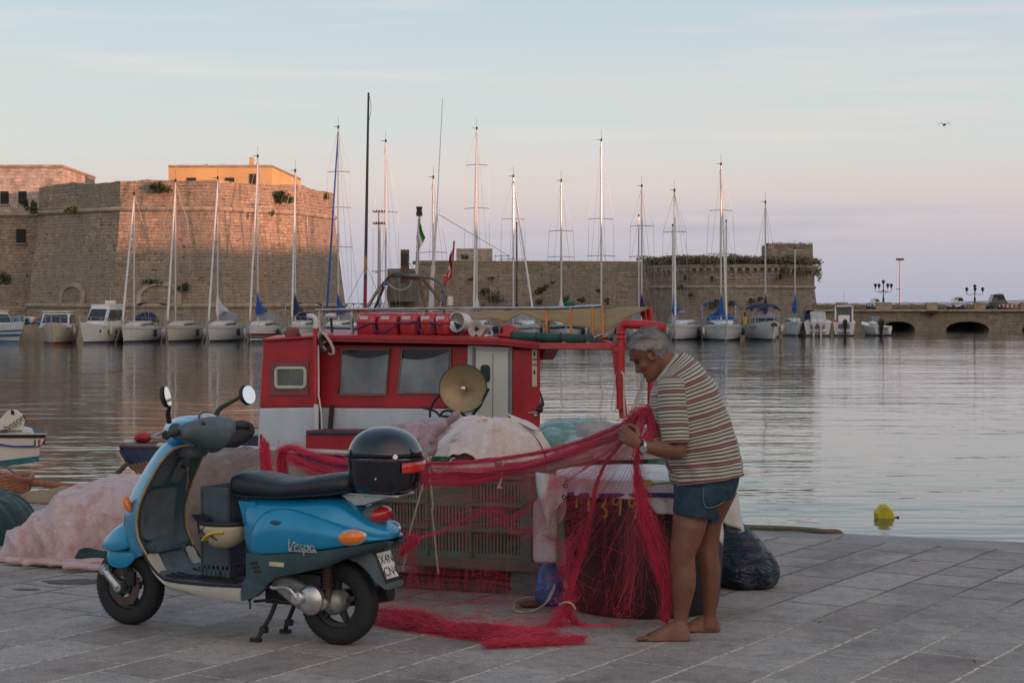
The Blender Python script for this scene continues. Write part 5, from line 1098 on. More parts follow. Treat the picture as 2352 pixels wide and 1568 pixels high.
# fish boxes on the roof, roped
m_box = mat('red_tub_plastic', (.40, .03, .035), .32, var=.25, sc=5, bump=.1, coat=.2, dirt=((.5, .12, .12, 1), .66))
for i, (x0, x1, lab, rzx) in enumerate([(612, 722, 'leftmost red plastic raft case in the row on the cabin roof', 0), (724, 838, 'second red plastic raft case from the left on the cabin roof', 0), (842, 946, 'middle red plastic raft case on the cabin roof', 0), (952, 1040, 'fourth red plastic raft case on the cabin roof', 0), (1035, 1118, 'rightmost red plastic raft case, beside the searchlight', 0)]):
    a, b = B(*c3(x0, 460), .12), B(*c3(x1, 460), .12); wd = (b - a).length; L0 = (a + b) / 2; L0.z = B(*c3(x0, 465), .12).z; hh = B(*c3(x0, 345), .12).z - L0.z
    t = thing('raft_case', lab, 'raft case', L0, math.atan2(-.3826, .9239), 'red cases on the cabin roof')
    def rr(wx, wy, z_, c_=.03): return [Vector((x, y + .25, z_)) for x, y in [(-wx, -wy + c_), (-wx + c_, -wy), (wx - c_, -wy), (wx, -wy + c_), (wx, wy - c_), (wx - c_, wy), (-wx + c_, wy), (-wx, wy - c_)]]
    w2 = wd / 2
    MB().loft([rr(w2 * .90, .24, 0), rr(w2 * .93, .25, .02), rr(w2 * .97, .262, hh * .50)], (True, True)).build('case', m_box, t, bevel=.012, smooth=30)
    MB().loft([rr(w2 * .97, .262, hh * .53), rr(w2 * .93, .25, hh * .80), rr(w2 * .80, .22, hh * .97), rr(w2 * .6, .18, hh)], (True, True)).build('lid', m_box, t, bevel=.012, smooth=30)
    MB().loft([rr(w2 * 1.0, .272, hh * .50), rr(w2 * 1.0, .272, hh * .535)], (True, True)).build('flange', m_box, t, bevel=.003)
    MB().box((-.01, -.008, hh * .74), (.080, .012, .042)).build('sticker', mat('grey_sticker', (.48, .5, .48), .5, bump=0), t).rotation_euler = (-.07, 0, 0)
mb = MB(); mb.tube(cat_rom([B(*c3(x, y), .10) for x, y in [(612, 440), (640, 425), (690, 405), (715, 405), (725, 440), (770, 450), (820, 420), (848, 398), (880, 405), (935, 392), (950, 400), (955, 430), (972, 462)]], 5), .007, 6)
mb.tube(cat_rom([B(*c3(x, y), .10) for x, y in [(1018, 396), (1050, 405), (1075, 412)]], 5), .007, 6); mb.tube(cat_rom([B(*c3(x, y), .10) for x, y in [(1022, 398), (1028, 430), (1023, 465)]], 4), .007, 6)
tag(mb.build('blue_lashing_rope', m_brope), 'dark blue rope looped across the red raft cases on the roof', 'rope')
# tripod frame of pipes with a hose
m_brown = mat('rusty_brown_pipe', (.15, .09, .05), .45, .4, var=.3, sc=20, bump=.2)
for L in ([(1200, 690), (1330, 470), (1460, 310), (1500, 255), (1680, 258), (1880, 295)], [(1880, 290), (1905, 430), (1990, 730)], [(1930, 300), (2060, 450), (2190, 620)]):
    MB().tube([B(*c12(a, b), .35) for a, b in L], .0145, 10).build('frame_pipe', m_brown, fb, W=True)
MB().tube([B(*c12(1430, 390), .8), B(*c12(1300, 700), .8)], .0125, 8).build('frame_pipe', m_iron, fb, W=True)
mh_ = mat('grey_hose', (.09, .10, .115), .5, var=.15)
MB().tube(cat_rom([B(*c12(a, b), .30) for a, b in [(1500, 245), (1600, 215), (1720, 250), (1900, 265), (2050, 290), (2160, 370), (2205, 500), (2200, 680), (2175, 800), (2190, 960)]], 6), .0115, 8).build('hose', mh_, fb, W=True)
MB().tube(cat_rom([B(*c12(a, b), .33) for a, b in [(1520, 240), (1640, 260), (1760, 235), (1900, 262), (2040, 285)]], 6), .010, 8).build('hose', mh_, fb, W=True)
for L_, of_, r_ in (([(1490, 350), (1560, 410), (1660, 430), (1750, 390), (1790, 310)], .3, .0045), ([(1400, 400), (1320, 480), (1250, 600), (1200, 710)], .3, .0045), ([(2165, 570), (2150, 700), (2180, 880), (2230, 1000)], .28, .0045), ([(1740, 70), (1850, 225), (1760, 240)], .3, .004)):
    MB().tube(cat_rom([B(*c12(a, b), of_) for a, b in L_], 6), r_, 6).build('frame_cord', m_rope, fb, W=True)
for a in ((1448, 345), (2178, 590)): MB().tube([B(*c12(a[0] - 14, a[1] - 22), .35), B(*c12(a[0] + 12, a[1] + 22), .35)], .019, 8).build('blue_tape', mat('blue_tape', (.02, .1, .28), .5), fb, W=True)
# wooden stub mast, lamp pole, whip aerials, flags
MB().box(B(930, 612, .4), (.075, .06, .30)).build('wooden_post', mat('post_wood', (.12, .085, .06), .8), fb, W=True, bevel=.004)
MB().box(B(930, 594, .33), (.05, .04, .09)).build('post_lamp', m_iron, fb, W=True)
MB().tube([B(957, 640, .4), B(960, 560, .4), B(963, 496, .4)], [.016, .014, .012], 10).build('light_pole', m_alu, fb, W=True)
MB().lathe([(.0, 0), (.028, 0), (.028, .03), (.024, .035), (.024, .065), (.03, .07), (.03, .08), (0, .085)], B(963, 496, .4), n=14).build('mast_light', m_iron, fb, W=True)
def flag(pts_fn, nm, mt_, nu=12, nv=14): return mod_solid(MB().grid(pts_fn, nu, nv, lambda u, v: (u, v)).build(nm, mt_, fb, W=True, smooth=180), .003)
g = NT('italian_flag'); s_ = g.n('ShaderNodeSeparateXYZ'); g.l(g.uvp(), s_.inputs[0])
g.l(g.ramp(s_.outputs[0], [(0, (.05, .25, .05, 1)), (.36, (.05, .25, .05, 1)), (.37, (.55, .55, .53, 1)), (.66, (.55, .55, .53, 1)), (.67, (.45, .03, .03, 1)), (1, (.45, .03, .03, 1))]), g.b.inputs['Base Color']); g.b.inputs['Roughness'].default_value = .8
flag(lambda u, v: B(962 + 14 * v * (1 - u) - 5 * u + 1.5 * math.sin(v * 7 + u * 4) * v, 503 + v * 42 + u * 38, .38 + .03 * math.sin(u * 9)), 'flag', g.m)
MB().tube([B(1036, 665, .5), B(1043, 553, .5)], .008, 8).build('flag_staff', mat('varnished_staff', (.3, .12, .05), .5), fb, W=True)
g = NT('red_cross_flag'); s_ = g.n('ShaderNodeSeparateXYZ'); g.l(g.uvp(), s_.inputs[0])
cr = g.math('MAXIMUM', g.math('COMPARE', s_.outputs[0], .5), 0)
a_ = g.n('ShaderNodeMath', operation='COMPARE'); g.l(s_.outputs[0], a_.inputs[0]); a_.inputs[1].default_value = .55; a_.inputs[2].default_value = .10
b_ = g.n('ShaderNodeMath', operation='COMPARE'); g.l(s_.outputs[1], b_.inputs[0]); b_.inputs[1].default_value = .45; b_.inputs[2].default_value = .09
g.l(g.mix(g.math('MAXIMUM', a_.outputs[0], b_.outputs[0]), (.42, .015, .02, 1), (.55, .52, .5, 1)), g.b.inputs['Base Color']); g.b.inputs['Roughness'].default_value = .8
flag(lambda u, v: B(1042 - 4 * v - 15 * u * (.45 + .75 * v) + 1.6 * math.sin(v * 9 + u * 4), 558 + v * 78 + u * (26 - 4 * v), .5 - .06 * math.sin(u * 6 + v * 5)), 'flag', g.m, 16, 18)
MB().lathe([(0, 0), (.022, 0), (.024, .05), (0, .055)], B(1024, 646, .3), n=12).build('red_side_light', m_redl, fb, W=True)
MB().lathe([(0, 0), (.026, 0), (.026, .075), (0, .08)], B(1034, 701, .3), n=12).build('white_side_light', mat('lamp_glass', (.55, .5, .42), .2), fb, W=True)
MB().tube([B(1034, 692, .3), B(1012, 668, .35)], .006, 6).build('light_bracket', m_iron, fb, W=True)
g = NT('banded_pole'); s_ = g.n('ShaderNodeSeparateXYZ'); g.l(g.tc.outputs['Object'], s_.inputs[0])
zf = lambda y: B(841, y, .5).z - ZW
rpz = g.mr(s_.outputs[2], zf(715), zf(212)); f = lambda y: (715 - y) / (715 - 212)
g.l(g.ramp(rpz, [(0, (.3, .015, .02, 1)), (f(645), (.3, .015, .02, 1)), (f(640), (.02, .04, .15, 1)), (f(632), (.02, .04, .15, 1)), (f(628), (.33, .17, .06, 1)), (f(592), (.33, .17, .06, 1)), (f(588), (.03, .05, .15, 1)), (f(570), (.03, .035, .05, 1)), (1, (.03, .035, .05, 1))]), g.b.inputs['Base Color'])
pl_m = g.m
MB().tube([B(838, 716, .5), B(840, 600, .5), B(843, 420, .5), B(846.5, 213, .5)], [.017, .015, .012, .009], 10).build('tall_pole', pl_m, fb, W=True)
for L_ in (cat_rom([B(847, 215, .5), B(852, 240, .5), B(851, 262, .5), B(846, 282, .5)], 5), [B(841, 608, .5), B(800, 690, .5)], [B(841, 608, .5), B(888, 720, .5)]): MB().tube(L_, .0022, 4).build('pole_stay', m_wire, fb, W=True)
MB().tube([B(988, 716, .6), B(995, 610, .6)], .018, 10).build('aerial_mast', m_white, fb, W=True)
MB().tube([B(993, 640, .6), B(1003, 495, .6)], .010, 8).build('aerial_mast', m_white, fb, W=True)
MB().tube([B(1003, 495, .6), B(1016.5, 227, .6)], [.005, .003], 6).build('whip_aerial', m_white, fb, W=True)
MB().tube([B(1003, 490, .6), B(1170, 588, 4)], .003, 4).build('stay_wire', m_wire, fb, W=True)
# small radar dome and red cover on the forward house
mb = MB(); mb.lathe([(0, 0), (.05, 0), (.055, .015), (.04, .03), (0, .035)], B(*c12(750, 780), .3), n=16); mb.build('gps_dome', m_white, fb, W=True)
MB().tube([B(*c12(755, 790), .3), B(*c12(770, 1010), .3)], .012, 8).build('gps_stalk', m_iron, fb, W=True)
mb = MB(); mb.loft([[B(*c12(x, y), o_) for x, y in [(165, 1050), (165, 970), (210, 920), (290, 905), (350, 915), (355, 980), (345, 1040)]] for o_ in (.1, .35)], (True, True)); mb.build('red_cover', mat('faded_red_cover', (.22, .05, .05), .7, var=.25, sc=9), fb, W=True, bevel=.02)
MB().ball(B(*c12(340, 1010), .06), .02).build('dark_fitting', m_black, fb, W=True)
# big reflector lamp on the near side deck
lp = thing('reflector_lamp', 'large round fishing lamp with a brown stained dish in front of the white door', 'lamp', B(1060, 960, -.5)); L0 = lp.location
cc = B(*c3(1192, 750), -.5) - L0; ax = Vector((-.10, -.99, .06)).normalized(); R0 = .196
g = NT('stained_dish'); q = g.n('ShaderNodeVectorMath', operation='LENGTH'); sb = g.n('ShaderNodeVectorMath', operation='SUBTRACT'); g.l(g.tc.outputs['Object'], sb.inputs[0]); sb.inputs[1].default_value = tuple(cc); g.l(sb.outputs[0], q.inputs[0])
rr_ = g.math('ADD', q.outputs['Value'], g.math('MULTIPLY', g.noise(14, 4), .05))
g.l(g.ramp(g.mr(rr_, .02, .24), [(0, (.16, .08, .035, 1)), (.3, (.28, .16, .075, 1)), (.48, (.22, .13, .07, 1)), (.6, (.34, .25, .14, 1)), (1, (.38, .31, .19, 1))]), g.b.inputs['Base Color']); g.b.inputs['Roughness'].default_value = .42; g.b.inputs['Metallic'].default_value = .35
MB().lathe([(R0, .0), (R0 * .93, -.02), (R0 * .75, -.055), (R0 * .5, -.085), (R0 * .25, -.10), (.02, -.105)], cc, ax, 48).build('dish', g.m, lp, smooth=80)
MB().lathe([(R0 - .004, .004), (R0 + .006, .0), (R0 + .004, -.02), (R0 * .9, -.06), (R0 * .6, -.12), (.05, -.15), (0, -.15)], cc + Vector((0, .006, 0)), ax, 48).build('lamp_housing', m_iron, lp, smooth=60)
MB().lathe([(.012, -.1), (.02, -.06), (.024, -.03), (.018, -.01), (0, -.005)], cc, ax, 18).build('bulb', m_chrome, lp)
mb = MB(); mb.tube([cc + bD * (R0 + .012) + bN * .05, cc + bD * (R0 * .62) - Vector((0, 0, R0 * .75)) + bN * .07, cc + bD * .02 - Vector((0, 0, R0 + .06)) + bN * .07, cc - bD * (R0 * .5) - Vector((0, 0, R0 * .85)) + bN * .07], .012, 8); mb.tube([cc - Vector((0, 0, R0 + .05)) + bN * .07, cc - Vector((.02, 0, .6)) + bN * .07], .02, 8); mb.build('yoke', m_iron, lp)
mb = MB()
for L in ([(975, 852), (1040, 870), (1070, 895), (1120, 900)], [(1016, 905), (1018, 860), (1045, 810), (1075, 780)], [(1065, 900), (1085, 875), (1115, 868), (1140, 880)]): mb.tube(cat_rom([B(*c3(a, b), -.45) - L0 for a, b in L], 6), .010, 8)
mb.build('power_cable', m_black, lp)
# tyre fender lying at the bow + mooring line + nets and rag on bow
ty = P(520, 1003, 14.6); t = thing('tyre_fender', 'old black tyre hanging on the blue bow behind the scooter handlebar', 'tyre', ty); t.rotation_euler = (0, .0, -.35)
mb = MB(); mb.tube([Vector((.17 * math.cos(a), .10 * math.sin(a) * 1.4, .055 * math.sin(a + .5) * 1.2)) for a in [q * .2618 for q in range(24)]], .062, 14, closed=True); mb.build('casing', m_tyre, t)
mb = MB()
for q_ in range(60):
    a = q_ * .1047; c_ = Vector((.17 * math.cos(a), .14 * math.sin(a), .066 * math.sin(a + .5))); n_ = Vector((math.cos(a), math.sin(a), 0))
    mb.tube([c_ + n_ * .062 * math.cos(w_) + Vector((0, 0, .063 * math.sin(w_))) for w_ in (-.7, -.2, .3, .8)], .004, 4)
mb.build('tread', m_black, t)
mb = MB(); mb.tube([P(290, 1066, 16.7), P(268, 1088, 16.2), G(240, 1125, -.05)], .022, 8); tag(mb.build('bow_mooring_rope', mat('wet_rope', (.07, .065, .055), .9, bump=.5)), 'dark mooring rope from the blue bow down to the quay', 'rope')
mb = MB()
for k in range(6): mb.tube(cat_rom([P(300 + k * 9, 1070 - k * 2, 16.4), P(318 + k * 9, 1085, 16.3), P(325 + k * 7, 1110, 16.2)], 4), .02, 6)
tag(mb.build('bow_chain', mat('rusty_rope', (.16, .07, .04), .9)), 'rusty brown lines hanging under the blue bow', 'rope')
# ------------------------------------------------------------ yachts across the harbour
def hullmesh(mb, L, Bm, fb_, z0=0, draft=.35, bow_rake=.5, flare=1.0, stern=.75, sheer=.25, n=14, zb=None):
    """local: bow at -y, stern at +y, waterline z = 0"""
    rings = []
    for i in range(n + 1):
        t = i / n; y = -L / 2 + L * t
        w_ = Bm / 2 * (math.sin(min(1, t * 1.55) * math.pi / 2) ** .85) * (1 if t < .6 else 1 - (1 - stern) * ((t - .6) / .4) ** 1.5)
        w_ = max(w_, .02); zs = fb_ + sheer * (1 - t) ** 2; wl = w_ * (.55 + .40 * min(1, t * 1.6)) * flare; wl = min(wl, w_)
        yo = bow_rake * (1 - t) ** 3
        rings.append([Vector((-w_, y, zs)), Vector((-(w_ * .6 + wl * .4), y + yo * .4, zs * .5)), Vector((-wl, y + yo, .02)), Vector((-wl * .55, y + yo * 1.3, -draft)), Vector((wl * .55, y + yo * 1.3, -draft)), Vector((wl, y + yo, .02)), Vector(((w_ * .6 + wl * .4), y + yo * .4, zs * .5)), Vector((w_, y, zs))])
    if zb is None: mb.loft(rings, (True, True), closed=True)
    return rings
def ring_band(rings, z0, z1, out=.02):
    """a painted band on the topsides between two fractions of the freeboard"""
    L = []; Rr = []
    for r in rings:
        def at(side, f):
            a, b, c = (r[0], r[1], r[2]) if side < 0 else (r[7], r[6], r[5])
            q = (c.lerp(b, f / .5) if f < .5 else b.lerp(a, (f - .5) / .5)); return q + Vector((side * out, -out * .3, 0))
        L.append([at(-1, z0), at(-1, z1)]); Rr.append([at(1, z0), at(1, z1)])
    mb = MB(); mb.loft(L, (False, False), closed=False); mb.loft([[b, a] for a, b in Rr], (False, False), closed=False); return mb
m_boot = mat('dark_boot_stripe', (.01, .02, .06), .4, bump=0)
m_boot2 = mat('teal_boot_stripe', (.02, .12, .2), .4, bump=0)
m_fend = mat('white_fender_rubber', (.6, .6, .58), .5, bump=0)
m_fendb = mat('black_fender_rubber', (.02, .02, .03), .5, bump=0)
mpx_ = lambda Y: Y / FD
def sailboat(xm, yt, xh0, xh1, yw, label, stay=None, cover=None, spread=(.45, .72), head=None, boot=None, stripe=None, mastc=None, bimini=None, dodger=True, stayc=None, beam=None, gear=True, L=9.5, hullc=None, name='sailing_yacht', boomside=0):
    Y = 3.0 * FD / (yw - 692); k = mpx_(Y); cx = ((xh0 + xh1) / 2 - 1176) * k; wpx = (xh1 - xh0) * k
    xmm = (xm - 1176) * k
    if head is None: head = 0
    view = math.atan2(cx, Y); rz = -view + head          # bow towards the camera, then turned
    Bm = beam or max(2.3, min(3.3, (wpx - abs(math.sin(head)) * L * .55)))
    Yl_ = Y + L * .42 * math.cos(head); cx = cx / Y * Yl_; t = thing(name, label, 'sailing yacht', (cx, Yl_, ZW), rz, 'sailing yachts moored across the harbour')
    M_ = Matrix.Rotation(-rz, 3, 'Z'); hm = hullc or m_white
    fb_ = 1.05; mb = MB(); rings = hullmesh(mb, L, Bm, fb_); mb.build('hull', hm, t, smooth=50)
    ring_band(rings, -.02 if False else 0.0, .10).build('boot_stripe', boot or m_boot, t, smooth=60)
    if stripe:
        for z0, z1, cl_ in stripe: ring_band(rings, z0, z1, .025).build('hull_stripe', cl_, t, smooth=60)
    else: ring_band(rings, .80, .83, .015).build('hull_line', m_wire, t, smooth=60)
    MB().loft([[r[0] + Vector((.05, .03, -.05)), r[0] + Vector((.05, .03, .03)), r[7] + Vector((-.05, .03, .03)), r[7] + Vector((-.05, .03, -.05))] for r in rings], (True, True)).build('deck', mat('deck_offwhite', (.5, .5, .47), .6, bump=0), t)
    mb = MB()
    mb.loft([[Vector((s_ * w_ * Bm / 2, y, z_)) for s_, z_ in ((-1, fb_), (-.85, fb_ + h_), (.85, fb_ + h_), (1, fb_))] for y, w_, h_ in ((-L * .30, .25, .10), (-L * .22, .45, .36), (0, .62, .46), (L * .15, .66, .48), (L * .17, .64, .2))], (True, True)); cb = mb.build('coachroof', hm, t, bevel=.04)
    for s_ in (-1, 1): MB().prism([Vector((s_ * Bm / 2 * w_, y, z_)) for y, w_, z_ in ((-L * .16, .50, fb_ + .15), (L * .12, .645, fb_ + .18), (L * .12, .63, fb_ + .34), (-L * .16, .48, fb_ + .28))], (s_ * .03, 0, 0)).build('cabin_window', m_tint, cb)
    # mast at xm: choose a local point whose view column is the mast column
    yl = -.05 * L
    base = M_ @ Vector((xmm * 1.0 - cx, 0, 0)); Yt = t.location.y
    ph = Yt + (Matrix.Rotation(rz, 3, 'Z') @ Vector((0, yl, 0))).y
    wx = (xm - 1176) * ph / FD; loc = Matrix.Rotation(-rz, 3, 'Z') @ Vector((wx - t.location.x, ph - Yt, 0))
    loc.x = max(-Bm * .45, min(Bm * .45, loc.x)); H_ = P(xm, yt, ph).z - ZW
    ms = MB().tube([Vector((loc.x, loc.y, fb_)), Vector((loc.x, loc.y, H_))], [.085, .055], 8).build('mast', mastc or m_alu, t)
    mb = MB(); mb.tube([Vector((loc.x, loc.y, H_)), Vector((loc.x, loc.y, H_ + .9))], .01, 4); mb.tube([Vector((loc.x - .35, loc.y, H_ + .12)), Vector((loc.x + .1, loc.y, H_ + .12))], .02, 4); mb.box((loc.x, loc.y, H_ + .1), (.12, .12, .25)); mb.build('masthead', m_iron, ms)
    mb = MB()
    for f in spread:
        z_ = fb_ + (H_ - fb_) * f; w_ = 1.15 * (1.15 - f * .5); mb.tube([Vector((loc.x - w_, loc.y + .15, z_)), Vector((loc.x, loc.y, z_ + .05)), Vector((loc.x + w_, loc.y + .15, z_))], .028, 4)
    mb.build('spreader', m_alu, ms)
    mb = MB(); f0 = spread[-1] if spread else .6
    for s_ in (-1, 1):
        z_ = fb_ + (H_ - fb_) * f0; w_ = 1.15 * (1.15 - f0 * .5)
        mb.tube([Vector((loc.x + s_ * Bm * .46, loc.y + .2, fb_)), Vector((loc.x + s_ * w_, loc.y + .15, z_)), Vector((loc.x, loc.y, H_ - .1))], .014, 3)
        mb.tube([Vector((loc.x + s_ * Bm * .46, loc.y - .2, fb_)), Vector((loc.x, loc.y, fb_ + (H_ - fb_) * .5))], .012, 3)
        mb.tube([Vector((s_ * Bm * .4, L * .46, fb_)), Vector((loc.x, loc.y, H_ - .05))], .011, 3)
    mb.tube([Vector((loc.x, loc.y, H_)), Vector((0, L * .48, fb_ + .6))], .011, 3); mb.build('rigging', m_wire, t)
    if stay:
        bow = Vector((0, -L / 2 + .2, fb_ + .5)); tp = Vector((loc.x, loc.y, H_ - .15)); a = bow.lerp(tp, .0)
        MB().tube([bow, bow.lerp(tp, .1), bow.lerp(tp, .9), tp], [.07, .085, .06, .03], 7).build('furled_jib', stayc or m_sailw, t)
    # boom with sail cover
    yb = loc.y + L * .36
    mb = MB(); mb.tube([Vector((loc.x, loc.y + .1, fb_ + 1.15)), Vector((loc.x * .5, yb, fb_ + 1.1))], .06, 6); bo = mb.build('boom', m_alu, t)
    if cover is not None:
        mb = MB(); mb.loft([[Vector((loc.x + a_ * w_, y, z_ + b_ * h_)) for a_, b_ in ((-1, 0), (-.7, .6), (0, 1), (.7, .6), (1, 0), (0, -.3))] for y, w_, h_, z_ in ((loc.y - .12, .12, 1.5, fb_ + 1.15), (loc.y + .25, .24, 1.1, fb_ + 1.15), (loc.y + L * .15, .2, .5, fb_ + 1.2), (yb, .1, .2, fb_ + 1.15))], (True, True)); mb.build('sail_cover', cover, bo)
    if dodger:
        dm = bimini or m_grey_c; y0 = L * .16
        mb = MB(); mb.loft([[Vector((Bm * .38 * math.cos(a), y, fb_ + .35 + h_ * max(0, math.sin(a)))) for a in [math.pi * q / 8 for q in range(9)]] for y, h_ in ((y0 - .35, .15), (y0, .7), (y0 + .8, .8))], (False, False), closed=False); mb.build('sprayhood', dm, t, smooth=70)
    if bimini is not None:
        mb = MB(); y0 = L * .30; mb.loft([[Vector((Bm * .44 * math.cos(a), y, fb_ + 1.65 + .22 * max(0, math.sin(a)))) for a in [math.pi * q / 8 for q in range(9)]] for y in (y0, y0 + 1.6)], (False, False), closed=False)
        o = mb.build('bimini', bimini, t, smooth=70); mod_solid(o, .03)
        for s_ in (-1, 1): MB().tube([Vector((s_ * Bm * .44, y0, fb_ + 1.65)), Vector((s_ * Bm * .42, y0 + .8, fb_ + .1)), Vector((s_ * Bm * .44, y0 + 1.6, fb_ + 1.65))], .02, 4).build('bimini_frame', m_alu, o)
    # pulpit, stanchions, lifelines, fenders
    mb = MB(); n_ = len(rings)
    for s_ in (0, 7):
        pts = [rings[i][s_] + Vector((0, 0, .62)) for i in range(0, n_, 2)]; mb.tube(pts, .012, 4); mb.tube([q - Vector((0, 0, .3)) for q in pts], .008, 3)
        for i in range(0, n_, 2): mb.tube([rings[i][s_], rings[i][s_] + Vector((0, 0, .62))], .016, 4)
    mb.build('guard_rails', m_alu, t)
    if gear:
        for s_, i in ((0, 6), (0, 9), (7, 7), (7, 10)):
            q = rings[i][s_]; sg = -1 if s_ == 0 else 1
            MB().tube([q + Vector((sg * .13, 0, -.15)), q + Vector((sg * .13, 0, -.25)), q + Vector((sg * .13, 0, -.65)), q + Vector((sg * .13, 0, -.75))], [.04, .12, .12, .04], 8).build('fender', m_fend if i != 7 else m_fendb, t)
        mb = MB(); mb.tube([rings[0][0] + Vector((0, 0, .05)), rings[0][0] + Vector((-.25, -1.2, -fb_ - .6))], .014, 4); mb.build('mooring_line', m_wire, t)
    return t
def h(a): return R_(a)
LB = [
 dict(xm=308, yt=448, xh0=272, xh1=368, yw=787, label='white sailing yacht nearest the two motor cruisers at the left', stay=1, head=h(-15), bimini=m_navy),
 dict(xm=403, yt=418, xh0=372, xh1=463, yw=786, label='second sailing yacht in the left row, plain cream hull and no sail cover', stay=1, dodger=False, hullc=mat('warm_hull', (.52, .49, .42), .35, bump=0), head=h(-13)),
 dict(xm=500, yt=412, xh0=467, xh1=556, yw=785.5, label='white sailing yacht below the lit bastion with a grey sail bundle at its mast', stay=1, head=h(-13), cover=m_sailw),
 dict(xm=592, yt=362, xh0=558, xh1=645, yw=786, label='sailing yacht with orange and maroon hull stripes and a bright blue cover at its mast', stay=1, head=h(-11), cover=m_blue, stripe=[(.30, .38, mat('orange_stripe', (.35, .14, .05), .4, bump=0)), (.38, .52, mat('maroon_stripe', (.16, .03, .03), .4, bump=0)), (.22, .29, m_boot2)], bimini=m_grey_c),
 dict(xm=678, yt=395, xh0=650, xh1=735, yw=784, label='sailing yacht with a navy cover, just left of the red boat cabin pipe', stay=1, head=h(-9), cover=m_navy, bimini=m_navy),
 dict(xm=777, yt=295, xh0=735, xh1=822, yw=783, label='tall yacht with blue hull stripe and blue furled jib beside the bastion corner', stay=1, stayc=m_blue, head=h(-12), cover=m_blue, stripe=[(.70, .86, mat('royal_stripe', (.01, .10, .28), .4, bump=0))], spread=(.40, .60, .78)),
 dict(xm=886, yt=327, xh0=852, xh1=934, yw=783, label='yacht with a mast close to the stout floodlight tower', head=h(-4), cover=m_sailw, spread=(.3, .62)),
 dict(xm=995, yt=410, xh0=955, xh1=1040, yw=783, label='yacht mostly hidden behind the red raft cases, mast left of the red flag', dodger=False, head=h(-4), spread=(.5,)),
 dict(xm=1095, yt=298, xh0=1055, xh1=1140, yw=783, label='yacht with the tallest mast in the middle, right of the red flag', stay=1, head=h(-4), cover=m_sailw, spread=(.36, .60, .82)),
 dict(xm=1178, yt=408, xh0=1166, xh1=1250, yw=783, label='yacht with a thin red hull stripe seen under the tan awning', head=h(8), stay=1, stripe=[(.72, .80, mat('maroon_stripe', (.16, .03, .03), .4, bump=0))], dodger=True, bimini=m_grey_c),
 dict(xm=1289, yt=418, xh0=1250, xh1=1342, yw=782.5, label='yacht with a navy band along its white hull seen under the tan awning', head=h(2), stripe=[(.74, .88, m_boot)], cover=m_sailw, spread=(.48, .66)),
 dict(xm=1381, yt=325, xh0=1340, xh1=1418, yw=782, label='yacht with a slim tall mast right above the right end of the awning rail', head=h(4), spread=(.38, .58)),
 dict(xm=1474, yt=430, xh0=1425, xh1=1512, yw=782, label='yacht behind the red pipe elbow with a mast left of the curved tower', head=h(-6), spread=(.5, .72), cover=m_navy),
 dict(xm=1549, yt=440, xh0=1528, xh1=1613, yw=782, label='white yacht with green and blue covers, first to the right of the man', head=h(-8), stay=1, dodger=False, cover=m_blue, spread=(.42, .70)),
 dict(xm=1656, yt=380, xh0=1611, xh1=1708, yw=783, label='white yacht facing us bow first with a blue sprayhood, right of the man', head=h(4), stay=1, bimini=m_blue, cover=m_blue, beam=3.1),
 dict(xm=1758, yt=467, xh0=1728, xh1=1790, yw=777, label='yacht behind the navy topped motor boat, only its mast clear', head=h(0), spread=(.42,), cover=m_navy),
 dict(xm=1826, yt=572, xh0=1806, xh1=1843, yw=771.5, label='smallest sailing boat, furthest right with a short bare mast', head=h(5), cover=m_blue, spread=(), L=6.5, beam=1.9, dodger=False),
]
for d_ in LB: sailboat(**d_)
def extra_mast(x, yt, Y, col, label):
    b = P(x, 740, Y); b.z = ZW; t = thing('sailing_yacht', label, 'sailing yacht', (b.x, b.y, ZW), 0, 'sailing yachts moored across the harbour')
    mb = MB(); r = hullmesh(mb, 8, 2.6, 1.0); mb.build('hull', m_white, t, smooth=50); H_ = P(x, yt, Y).z - ZW
    ms = MB().tube([(0, 0, .9), (0, 0, H_)], [.08, .055], 8).build('mast', col, t); mb = MB()
    for f in (.5,): mb.tube([(-.9, .1, H_ * f), (.9, .1, H_ * f)], .025, 4)
    mb.box((0, 0, H_ + .1), (.12, .1, .2)); mb.build('spreader', m_iron, ms)
    mb = MB()
    for s_ in (-1, 1): mb.tube([(s_ * 1.2, .2, 1), (s_ * .9, .1, H_ * .5), (0, 0, H_ - .1)], .010, 3)
    mb.build('rigging', m_wire, t)
extra_mast(1187, 515, 152, m_iron, 'yacht with a short dark grey mast under the awning')
extra_mast(1467, 498, 150, m_alu, 'yacht with a shorter mast, just left of the one by the tower edge')
extra_mast(1545, 520, 150, m_alu, 'yacht hidden behind the green covered one, right of the man')
extra_mast(1668, 510, 152, m_alu, 'yacht hidden behind the blue sprayhood one, with a shorter mast')
